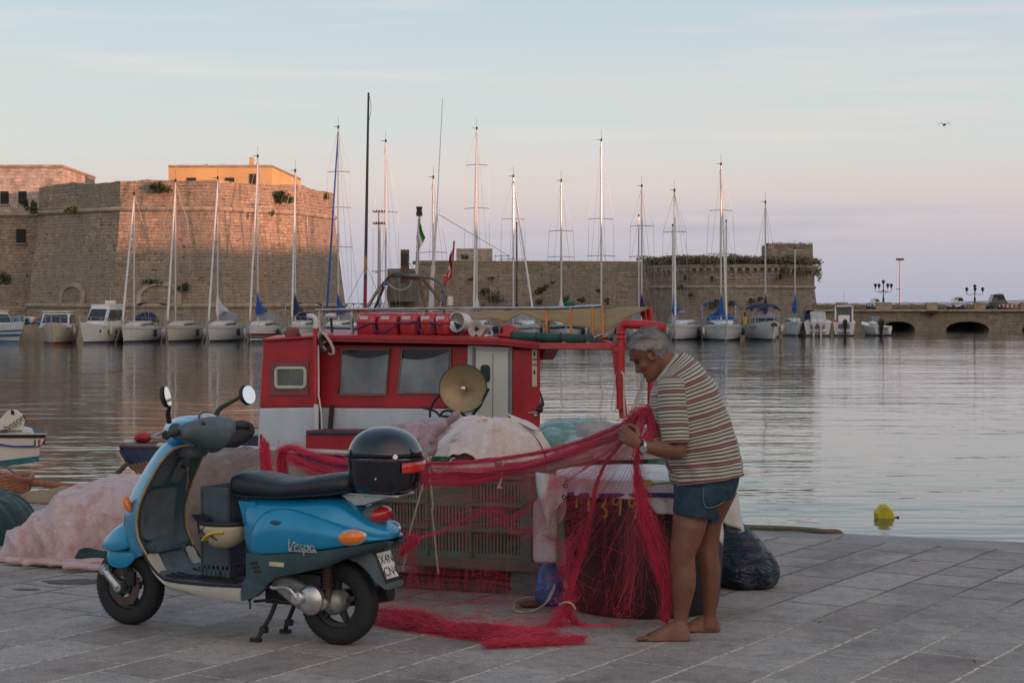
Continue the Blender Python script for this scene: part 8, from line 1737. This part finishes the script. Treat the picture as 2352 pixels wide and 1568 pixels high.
fs.append(tuple((len(rings) - 1) * n + j for j in range(n)))
hm_ = MB(); hm_.v = [Vector(v) + (Vector(v) - HCn).normalized() * .002 * noise.noise(Vector(v) * 40) for v in vs]; hm_.f = fs; hr = hm_.build('hair', m_hair, man, smooth=180); m = hr.modifiers.new('s', 'SOLIDIFY'); m.thickness = .007; m.offset = 1
random.seed(33); mb = MB()
for q in range(2600):
    i = random.randrange(8, len(rings) - 1); j = random.randrange(n); p0 = rings[i][j]
    if not hairok(p0 - hup * .004): continue
    d = (p0 - HCn).normalized(); t_ = (-hfw * .6 - hup * .55 + Vector((U(-.3, .3), U(-.3, .3), U(-.2, .2)))); t_ = (t_ - d * t_.dot(d)).normalized(); l_ = U(.012, .026)
    mb.tube([p0 + d * .004, p0 + d * .0085 + t_ * l_ * .5, p0 + d * .0065 + t_ * l_], [.0008, .0007, .0003], 3, cap=False)
mb.build('hair_strands', m_hair, hr, smooth=0)
# shirt
g = NT('striped_polo'); s_ = g.n('ShaderNodeSeparateXYZ'); g.l(g.uvp(), s_.inputs[0])
wv = g.math('MULTIPLY', g.math('SUBTRACT', g.noise(3.2, 3), .5), .018)
t_ = g.math('FRACT', g.math('DIVIDE', g.math('ADD', s_.outputs[1], wv), .083))
DK = (.025, .03, .05, 1); MR = (.085, .018, .03, 1); PK = (.27, .14, .145, 1); CR = (.42, .395, .31, 1)
col = g.ramp(t_, [(0, MR), (.075, MR), (.08, PK), (.155, PK), (.16, MR), (.235, MR), (.24, CR), (.37, CR), (.375, DK), (.455, DK), (.46, CR), (.60, CR), (.605, DK), (.685, DK), (.69, CR), (.81, CR), (.815, DK), (.885, DK), (.89, CR), (1, CR)])
for n_ in g.t.nodes:
    if n_.type == 'VALTORGB': n_.color_ramp.interpolation = 'LINEAR'
g.l(col, g.b.inputs['Base Color']); g.b.inputs['Roughness'].default_value = .9; g.b.inputs['Sheen Weight'].default_value = .2
b1 = g.bump(g.noise(5, 4, rough=.5, dist=1.0), .55, .035); g.bump(g.noise(500, 2), .3, .001, b1); m_shirt = g.m
def shirt_st(L, k=4):
    A_ = cat_rom([Mn(*a, 9.14) for a, b, h_ in L], k); B_ = cat_rom([Mn(*b, 9.14) for a, b, h_ in L], k); H_ = cat_rom([Vector((h_, 0, 0)) for a, b, h_ in L], k)
    return [(a, b, h_.x) for a, b, h_ in zip(A_, B_, H_)]
S_ = [((412, 786), (718, 738), .178), ((398, 740), (719, 712), .180), ((384, 700), (712, 668), .181), ((364, 650), (697, 598), .186), ((342, 600), (676, 530), .19), ((322, 545), (650, 462), .197), ((306, 475), (624, 392), .208), ((303, 420), (592, 326), .214), ((311, 370), (552, 262), .208), ((325, 335), (505, 218), .165), ((334, 312), (462, 192), .095), ((330, 306), (442, 186), .070)]
mb = MB(); st_ = shirt_st(S_, 5); rings = []
for i, (a, b, h_) in enumerate(st_):
    c_ = (a + b) / 2; e = (a - b) / 2; r = []
    for j in range(64):
        q = 2 * math.pi * j / 64; ct, sn = math.cos(q), math.sin(q); v = c_ + e * (math.copysign(abs(ct) ** .88, ct)) + Vector((0, 1, 0)) * (h_ * math.copysign(abs(sn) ** .88, sn))
        wk = max(0, 1 - i / 40); k_ = .010 * noise.noise(Vector((q * 1.6, i * .16, 3))) + .009 * wk * math.sin(q * 9 + 3 * noise.noise(Vector((q, i * .1, 0)))) ; v += (v - c_).normalized() * k_; r.append(v)
    rings.append(r)
mb.loft(rings, (False, False), uv=True)
def sleeve(a, b, r0, r1, Yo):
    rg_ = []; ax = (b - a); L_ = ax.length; ax.normalize(); ux = Vector((1, 0, 0)); ux = (ux - ax * ux.dot(ax)).normalized(); vx = ax.cross(ux); 
    for i in range(13):
        t_ = i / 12; c_ = a + ax * L_ * t_; rr = r0 + (r1 - r0) * t_
        rg_.append([c_ + ux * (math.cos(q) * rr * (1 + .06 * noise.noise(Vector((q, t_ * 3, Yo))))) + vx * (math.sin(q) * rr * .95) for q in [2 * math.pi * j / 32 for j in range(32)]])
    mb.loft([[a + (p_ - a) * .55 - ax * .035 for p_ in rg_[0]]] + rg_, (True, False), uv=True)
sleeve(SHn + Vector((.0, .012, .02)), SHn.lerp(ELn, .90) + Vector((-.012, 0, 0)), .076, .0685, 1); sleeve(SHf, SHf.lerp(ELf, .8), .070, .066, 2)
sh_ = mb.build('shirt', m_shirt, man, smooth=180); m = sh_.modifiers.new('s', 'SOLIDIFY'); m.thickness = .004
m_coll = mat('cream_collar', (.46, .44, .35), .9, var=.1, sc=9, bump=.3)
rings = []
A_ = [(Mn(300, 318, 9.14), Mn(428, 182, 9.14), .064), (Mn(322, 325, 9.14), Mn(446, 190, 9.14), .074), (Mn(338, 348, 9.14), Mn(462, 205, 9.14), .088)]
A_ = [(Mn(318, 312, 9.14), Mn(416, 190, 9.14), .066), (Mn(326, 330, 9.14), Mn(436, 196, 9.14), .078), (Mn(330, 352, 9.14), Mn(452, 212, 9.14), .094)]
mb = MB(); mb.sweep(A_, 36, cap=(False, False), uv=False); o = mb.build('collar', m_coll, man, smooth=180); mod_solid(o, .006)
# shorts
mb = MB()
limb(mb, [((412, 700), (700, 660), .150, 9.14), ((410, 750), (712, 735), .165, 9.14), ((408, 810), (702, 790), .172, 9.14), ((410, 850), (678, 850), .165, 9.14)], 32)
limb(mb, [((414, 790), (640, 790), .105, 9.06), ((409, 850), (622, 860), .108, 9.06), ((405, 900), (606, 918), .106, 9.06), ((408, 915), (596, 940), .103, 9.06)], 28)
limb(mb, [((480, 790), (700, 780), .105, 9.24), ((500, 860), (672, 850), .105, 9.25), ((510, 925), (640, 912), .098, 9.25), ((518, 952), (624, 946), .095, 9.25)], 28)
g = NT('worn_denim'); c_ = g.mix(g.mr(g.noise(7, 6, rough=.7), .35, .68), (.008, .026, .048, 1), (.022, .056, .086, 1)); c_ = g.mix(1.0, c_, g.ramp(g.noise(300, 2), [(.3, (.8, .8, .8, 1)), (.7, (1.2, 1.2, 1.2, 1))]), 'MULTIPLY'); g.l(c_, g.b.inputs['Base Color']); g.b.inputs['Roughness'].default_value = .9
b1 = g.bump(g.noise(9, 4, dist=1.2), .9, .03); g.bump(g.noise(350, 2), .3, .001, b1); m_den = g.m
so_ = mb.build('shorts', m_den, man, smooth=0); mod_remesh(so_, .006, 3)
mb = MB(); pk = [(545, 800), (545, 860), (560, 890), (600, 885), (640, 860), (655, 820)]
mb.tube(cat_rom([Mn(a, b, 8.955 + .0011 * max(0, a - 590)) for a, b in pk], 5), .0025, 5); mb.build('pocket_seam', mat('pale_thread', (.09, .16, .18), .9), so_)
# watch
wa = MB(); ax = (WRn - ELn).normalized(); u_ = ax.orthogonal().normalized(); v_ = ax.cross(u_); c_ = WRn - ax * .008
wa.tube([c_ + (u_ * math.cos(q) + v_ * math.sin(q)) * .0325 for q in [k * .2618 for k in range(24)]], .008, 8, closed=True, flat=.5); wt = wa.build('watch', m_chrome, man)
MB().lathe([(0, .006), (.017, .006), (.019, .003), (.019, 0)], c_ + Vector((.0, -.031, -.010)), Vector((0, -1, -.3)), 20).build('watch_face', mat('watch_glass', (.3, .32, .34), .1, .3, bump=0), wt)

# ------------------------------------------------------------ the red net
g = NT('crimson_net_thread'); g.l(g.mix(g.mr(g.noise(3, 4), .35, .65), (.40, .004, .034, 1), (.62, .016, .075, 1)), g.b.inputs['Base Color']); g.b.inputs['Roughness'].default_value = .55; g.b.inputs['Sheen Weight'].default_value = .3; m_net = g.m
net = thing('fishing_net', 'crimson fishing net held by the man, hanging over bin and vat and trailing on paving', 'fishing net', (0, 9.6, 0))
NL = net.location
random.seed(77)
def nP(x, y, Y): return P(x, y, Y) - NL
def bundle(mb, path, wid, n, r=.0012, wob=.012, fray=0.0, seed=0, k=7, flat=(1, 1, 1)):
    n = int(n * .60); r *= .62; wid = [q * .82 for q in wid]; C_ = cat_rom(path, k); m_ = len(C_); W_ = cat_rom([Vector((q, 0, 0)) for q in wid], k)
    for i in range(n):
        a = noise.random_unit_vector() * (rnd() ** .6); ph = U(0, 100); t0 = int(U(0, .25) * m_) if rnd() < .4 else 0; t1 = m_ - (int(U(0, .25) * m_) if rnd() < .4 else 0); pts = []
        dr = noise.random_unit_vector() * fray; out_ = rnd() < .14; a = a * (2.6 if out_ else 1)
        for j in range(t0, t1):
            w_ = max(W_[j].x, .001); q = C_[j] + Vector((a.x * w_ * flat[0], a.y * w_ * flat[1], a.z * w_ * flat[2])) + Vector((noise.noise(Vector((j * .22, ph, 0))), noise.noise(Vector((j * .22, ph, 5))), noise.noise(Vector((j * .22, ph, 9))))) * (wob * (2.4 if out_ else 1)) + dr * (j / m_) ** 2
            q.z = max(q.z, .003); pts.append(q)
        if len(pts) > 3: mb.tube(pts, r * U(.7, 1.3), 3, cap=False)
nz = MB()
H1 = (1478, 958, 9.18); H2 = (1462, 1010, 8.90)
# folded end standing behind the seat
for x, yt, yb in ((600, 998, 1085), (607, 1008, 1090), (614, 1016, 1092)): bundle(nz, [nP(x, yt, 10.0), nP(x + 2, (yt + yb) / 2, 10.0), nP(x + 8, yb + 12, 10.0)], [.008, .022, .03], 150, .0013, .006)
bundle(nz, [nP(652, 1030, 10.05), nP(648, 1060, 10.05), nP(650, 1100, 10.05)], [.035, .04, .045], 330, .0013, .01)
bundle(nz, [nP(640, 1034, 10.0), nP(668, 1027, 10.0), nP(700, 1038, 10.0), nP(745, 1052, 10.0), nP(800, 1062, 10.0), nP(880, 1072, 10.0), nP(985, 1070, 10.0)], [.012, .02, .018, .018, .02, .02, .02], 230, .0012, .014)
bundle(nz, [nP(660, 1050, 10.0), nP(710, 1075, 10.0), nP(780, 1090, 10.0), nP(880, 1095, 10.0), nP(985, 1092, 10.0)], [.03, .05, .05, .04, .035], 230, .0011, .035)
# upper bands from the box to the hands
bundle(nz, [nP(970, 1064, 10.0), nP(1060, 1062, 9.95), nP(1160, 1052, 9.85), nP(1260, 1034, 9.7), nP(1350, 1008, 9.5), nP(1430, 975, 9.3), nP(*H1)], [.012, .011, .010, .010, .012, .014, .02], 260, .0013, .008)
bundle(nz, [nP(960, 1094, 10.0), nP(1080, 1092, 9.95), nP(1180, 1075, 9.8), nP(1290, 1045, 9.6), nP(1390, 1005, 9.4), nP(1450, 975, 9.2), nP(*H1)], [.02, .012, .010, .010, .014, .016, .02], 200, .0013, .012)
bundle(nz, [nP(965, 1108, 10.0), nP(1080, 1106, 9.95), nP(1200, 1078, 9.8), nP(1320, 1040, 9.6), nP(1440, 990, 9.25), nP(*H1)], [.018, .014, .02, .025, .03, .02], 110, .0010, .03)
bundle(nz, [nP(975, 1080, 10.0), nP(1100, 1078, 9.9), nP(1220, 1060, 9.8), nP(1330, 1030, 9.6), nP(1440, 985, 9.25)], [.03, .025, .022, .025, .03], 110, .0009, .02)
# crumpled mass at the hands
bundle(nz, [nP(1435, 975, 9.2), nP(1462, 952, 9.15), nP(1488, 945, 9.12), nP(1500, 968, 9.08), nP(1492, 1000, 8.98), nP(1472, 1018, 8.9)], [.02, .035, .035, .03, .03, .025], 420, .0013, .03)
bundle(nz, [nP(1478, 950, 9.15), nP(1470, 985, 9.0), nP(1462, 1012, 8.88), nP(1466, 1040, 8.88)], [.03, .02, .012, .010], 180, .0012, .018)
# right hand strand falling to the paving
bundle(nz, [nP(1465, 1035, 8.9), nP(1462, 1070, 8.95), nP(1464, 1110, 9.0), nP(1472, 1160, 9.05), nP(1490, 1230, 9.1), nP(1512, 1310, 9.12), nP(1530, 1370, 9.15), nP(1530, 1424, 9.2)], [.010, .011, .013, .016, .018, .017, .016, .024], 420, .0013, .012)
bundle(nz, [nP(1466, 1090, 9.0), nP(1480, 1150, 9.05), nP(1506, 1220, 9.08), nP(1530, 1290, 9.1), nP(1538, 1350, 9.12), nP(1528, 1420, 9.2)], [.01, .04, .055, .05, .035, .03], 160, .0009, .04)
bundle(nz, [nP(1470, 1120, 9.05), nP(1465, 1200, 9.2), nP(1455, 1300, 9.3), nP(1440, 1400, 9.35), nP(1425, 1428, 9.5)], [.02, .06, .09, .12, .14], 80, .0008, .06)
# inner strand from the hands to the knot on the ground
bundle(nz, [nP(1455, 985, 9.2), nP(1415, 1030, 9.4), nP(1385, 1075, 9.5), nP(1368, 1120, 9.5), nP(1355, 1190, 9.48), nP(1338, 1260, 9.45), nP(1318, 1330, 9.45), nP(1302, 1385, 9.5)], [.02, .012, .008, .010, .014, .013, .013, .016], 150, .0011, .014)
bundle(nz, [nP(1352, 1200, 9.48), nP(1335, 1270, 9.45), nP(1316, 1335, 9.45), nP(1300, 1388, 9.5)], [.022, .015, .016, .018], 150, .0012, .014)
bundle(nz, [nP(1350, 1210, 9.45), nP(1318, 1245, 9.45), nP(1300, 1290, 9.45), nP(1315, 1340, 9.48), nP(1302, 1388, 9.5)], [.03, .05, .05, .03, .02], 90, .0008, .08)
# knot, and the heap it fans into
gk = G(1300, 1410)
bundle(nz, [nP(1308, 1372, 9.52), nP(1300, 1392, 9.5), nP(1285, 1420, 9.45), nP(1262, 1445, 9.40), nP(1225, 1462, 9.3)], [.02, .028, .04, .05, .06], 420, .0013, .03, flat=(1, 1, .6))
bundle(nz, [nP(1305, 1385, 9.5), nP(1312, 1415, 9.5), nP(1330, 1440, 9.45), nP(1350, 1452, 9.42)], [.02, .03, .03, .03], 170, .0012, .02)
bundle(nz, [nP(1335, 1450, 9.4), nP(1370, 1446, 9.42), nP(1415, 1440, 9.48)], [.03, .02, .012], 120, .0012, .02, flat=(1, 1, .3))
# trail on the paving
T = [(850, 1408), (880, 1424), (930, 1434), (990, 1443), (1050, 1452), (1110, 1460), (1160, 1466), (1210, 1468), (1265, 1462)]
tr = [G(x, y, .02) - NL for x, y in T]
bundle(nz, tr, [.05, .055, .05, .045, .045, .055, .065, .065, .05], 750, .0013, .05, flat=(1, 1, .34))
for q in range(26):
    i = U(0, 6.5); k_ = int(i); a = tr[k_].lerp(tr[k_ + 1], i - k_); b = a + Vector((U(.12, .3), U(-.05, .03), 0)); o_ = Vector((0, U(-.05, .05), U(.01, .03)))
    bundle(nz, [a + o_, a.lerp(b, .5) + o_ + Vector((0, U(-.03, .03), U(.0, .02))), b + Vector((0, U(-.06, .06), 0))], [.008, .022, .01], 55, .0012, .03)
bundle(nz, [G(x, y, .025) - NL for x, y in [(1115, 1478), (1160, 1474), (1220, 1472), (1290, 1468), (1340, 1466)]], [.03, .045, .05, .04, .015], 420, .0013, .03, flat=(1, 1, .35))
for _ in range(60):
    i = random.randrange(len(T)); x, y = T[i]; a = G(x + U(-30, 30), y + U(-26, 16), .004) - NL; nz.tube([a, a + Vector((U(-.12, .12), U(-.06, .06), .003)), a + Vector((U(-.2, .2), U(-.1, .1), .004))], .0009, 3, cap=False)
# left knot and its guys
bundle(nz, [nP(868, 1195, 9.9), nP(905, 1218, 9.95), nP(935, 1238, 9.98), nP(945, 1242, 10.0)], [.03, .016, .012, .016], 90, .0011, .01)
bundle(nz, [nP(938, 1232, 10.0), nP(955, 1240, 9.98), nP(935, 1255, 9.97), nP(922, 1272, 9.96)], [.016, .026, .02, .02], 330, .0013, .016)
bundle(nz, [nP(945, 1240, 10.0), nP(1010, 1220, 10.0), nP(1080, 1188, 10.0), nP(1130, 1170, 9.95), nP(1180, 1190, 9.9), nP(1230, 1150, 9.85), nP(1330, 1085, 9.6), nP(1400, 1035, 9.45)], [.015, .004, .006, .014, .014, .005, .003, .01], 40, .0008, .012)
bundle(nz, [nP(950, 1250, 10.0), nP(945, 1300, 10.0), nP(955, 1350, 10.1)], [.02, .03, .05], 60, .0008, .04)
bundle(nz, [nP(1120, 1180, 9.95), nP(1185, 1215, 9.9), nP(1250, 1225, 9.8), nP(1300, 1260, 9.7)], [.02, .03, .03, .03], 50, .0008, .05)
nz.build('net_strands', m_net, net, smooth=0)
# the sheer veil of meshes hanging between the bands: real knotted threads in a coarse lattice
vt = cat_rom([nP(890, 1100, 10.05), nP(985, 1098, 10.0), nP(1080, 1092, 9.95), nP(1180, 1070, 9.82), nP(1290, 1038, 9.62), nP(1390, 1000, 9.42), nP(1470, 968, 9.2)], 8)
vb = cat_rom([nP(880, 1355, 10.2), nP(960, 1368, 10.2), nP(1060, 1380, 10.1), nP(1160, 1392, 9.9), nP(1290, 1400, 9.55), nP(1400, 1424, 9.48), nP(1525, 1425, 9.25)], 8)
def vpt(u, v):
    i = u * (len(vt) - 1); k = min(int(i), len(vt) - 2); f = i - k; a = vt[k].lerp(vt[k + 1], f); b = vb[k].lerp(vb[k + 1], f); q = a.lerp(b, v)
    q += Vector((.03 * noise.noise(Vector((u * 9, v * 4, 1))), .05 * noise.noise(Vector((u * 7, v * 3, 6))) - .03 * math.sin(v * math.pi), .03 * noise.noise(Vector((u * 8, v * 5, 3)))))
    a_ = Vector((q.x + NL.x - VC.x, q.y + NL.y - VC.y)); 
    if a_.length < VR + .09 and v > .08: a_ = a_.normalized() * (VR + .09); q.x = a_.x + VC.x - NL.x; q.y = a_.y + VC.y - NL.y
    return q
mv = MB(); nu, nv = 104, 52
for i in range(nu + 1):
    for s_ in (1, -1):
        pts = [vpt(max(0, min(1, (i + s_ * j * .55 + (nv * .26 if s_ < 0 else -nv * .26)) / nu)), j / nv) for j in range(nv + 1)]
        mv.tube(pts, .00027, 3, cap=False)
mv.build('net_meshes', m_net, net, smooth=0)
mv = MB()
for i in range(80):
    u0 = rnd(); ph = U(0, 50); v0, v1_ = U(0, .5), U(.5, 1.0); n_ = 14
    pts = [vpt(max(0, min(1, u0 + .02 * noise.noise(Vector((j * .25, ph, 0))))), v0 + (v1_ - v0) * j / n_) + Vector((0, U(-.004, .004) - .01, 0)) for j in range(n_ + 1)]; mv.tube(pts, .0005, 3, cap=False)
for i in range(70):
    v0 = rnd() ** 1.3; ph = U(0, 50); u0 = U(0, .8); u1 = min(1, u0 + U(.1, .4)); n_ = 14
    pts = [vpt(u0 + (u1 - u0) * j / n_, max(0, min(1, v0 + .06 * noise.noise(Vector((j * .2, ph, 0)))))) + Vector((0, -.012, 0)) for j in range(n_ + 1)]; mv.tube(pts, .0005, 3, cap=False)
for i in range(190):                                      # sheer fan of single threads running from the hands to the left
    v0 = rnd() ** 1.6 * .55; ph = U(0, 50); u0 = U(.0, .65); n_ = 16
    pts = [vpt(u0 + (1 - u0) * j / n_, v0 * (1 - (j / n_) ** 1.6) + .02 * noise.noise(Vector((j * .2, ph, 0)))) + Vector((0, -.02, 0)) for j in range(n_ + 1)]; mv.tube(pts, .00042, 3, cap=False)
for i in range(55):
    v0 = .35 + .65 * rnd(); ph = U(0, 50); u0 = U(.4, .95); n_ = 16
    pts = [vpt(u0 + (1 - u0) * j / n_, v0 * (1 - (j / n_) ** 1.2) + .02 * noise.noise(Vector((j * .2, ph, 0)))) + Vector((0, -.02, 0)) for j in range(n_ + 1)]; mv.tube(pts, .00042, 3, cap=False)
mv.build('loose_threads', m_net, net, smooth=0)
# fine pink fibres hanging at the left beneath the bin
mv = MB()
for i in range(150):
    x = 880 + rnd() ** .8 * 300; y0 = 1290 + U(0, 50); a = nP(x, y0, 10.2 + U(-.05, .05)); b = nP(x + U(-8, 8), y0 + U(30, 80), 10.2 + U(-.1, .05)); b.z = max(b.z, .004); mv.tube([a, a.lerp(b, .5) + Vector((U(-.02, .02), U(-.02, .02), 0)), b], .0007, 3, cap=False)
for i in range(60):
    a = G(900 + U(0, 330), 1375 + U(0, 60), .004) - NL; mv.tube([a, a + Vector((U(-.15, .15), U(-.2, .2), .004)), a + Vector((U(-.3, .3), U(-.35, .35), .003))], .0008, 3, cap=False)
mv.build('stray_fibres', m_net, net, smooth=0)
MB().tube(cat_rom([nP(1285, 1388, 9.45), nP(1300, 1382, 9.42), nP(1314, 1386, 9.42), nP(1322, 1398, 9.42)], 4), .005, 6).build('tie_cord', m_rope, net)
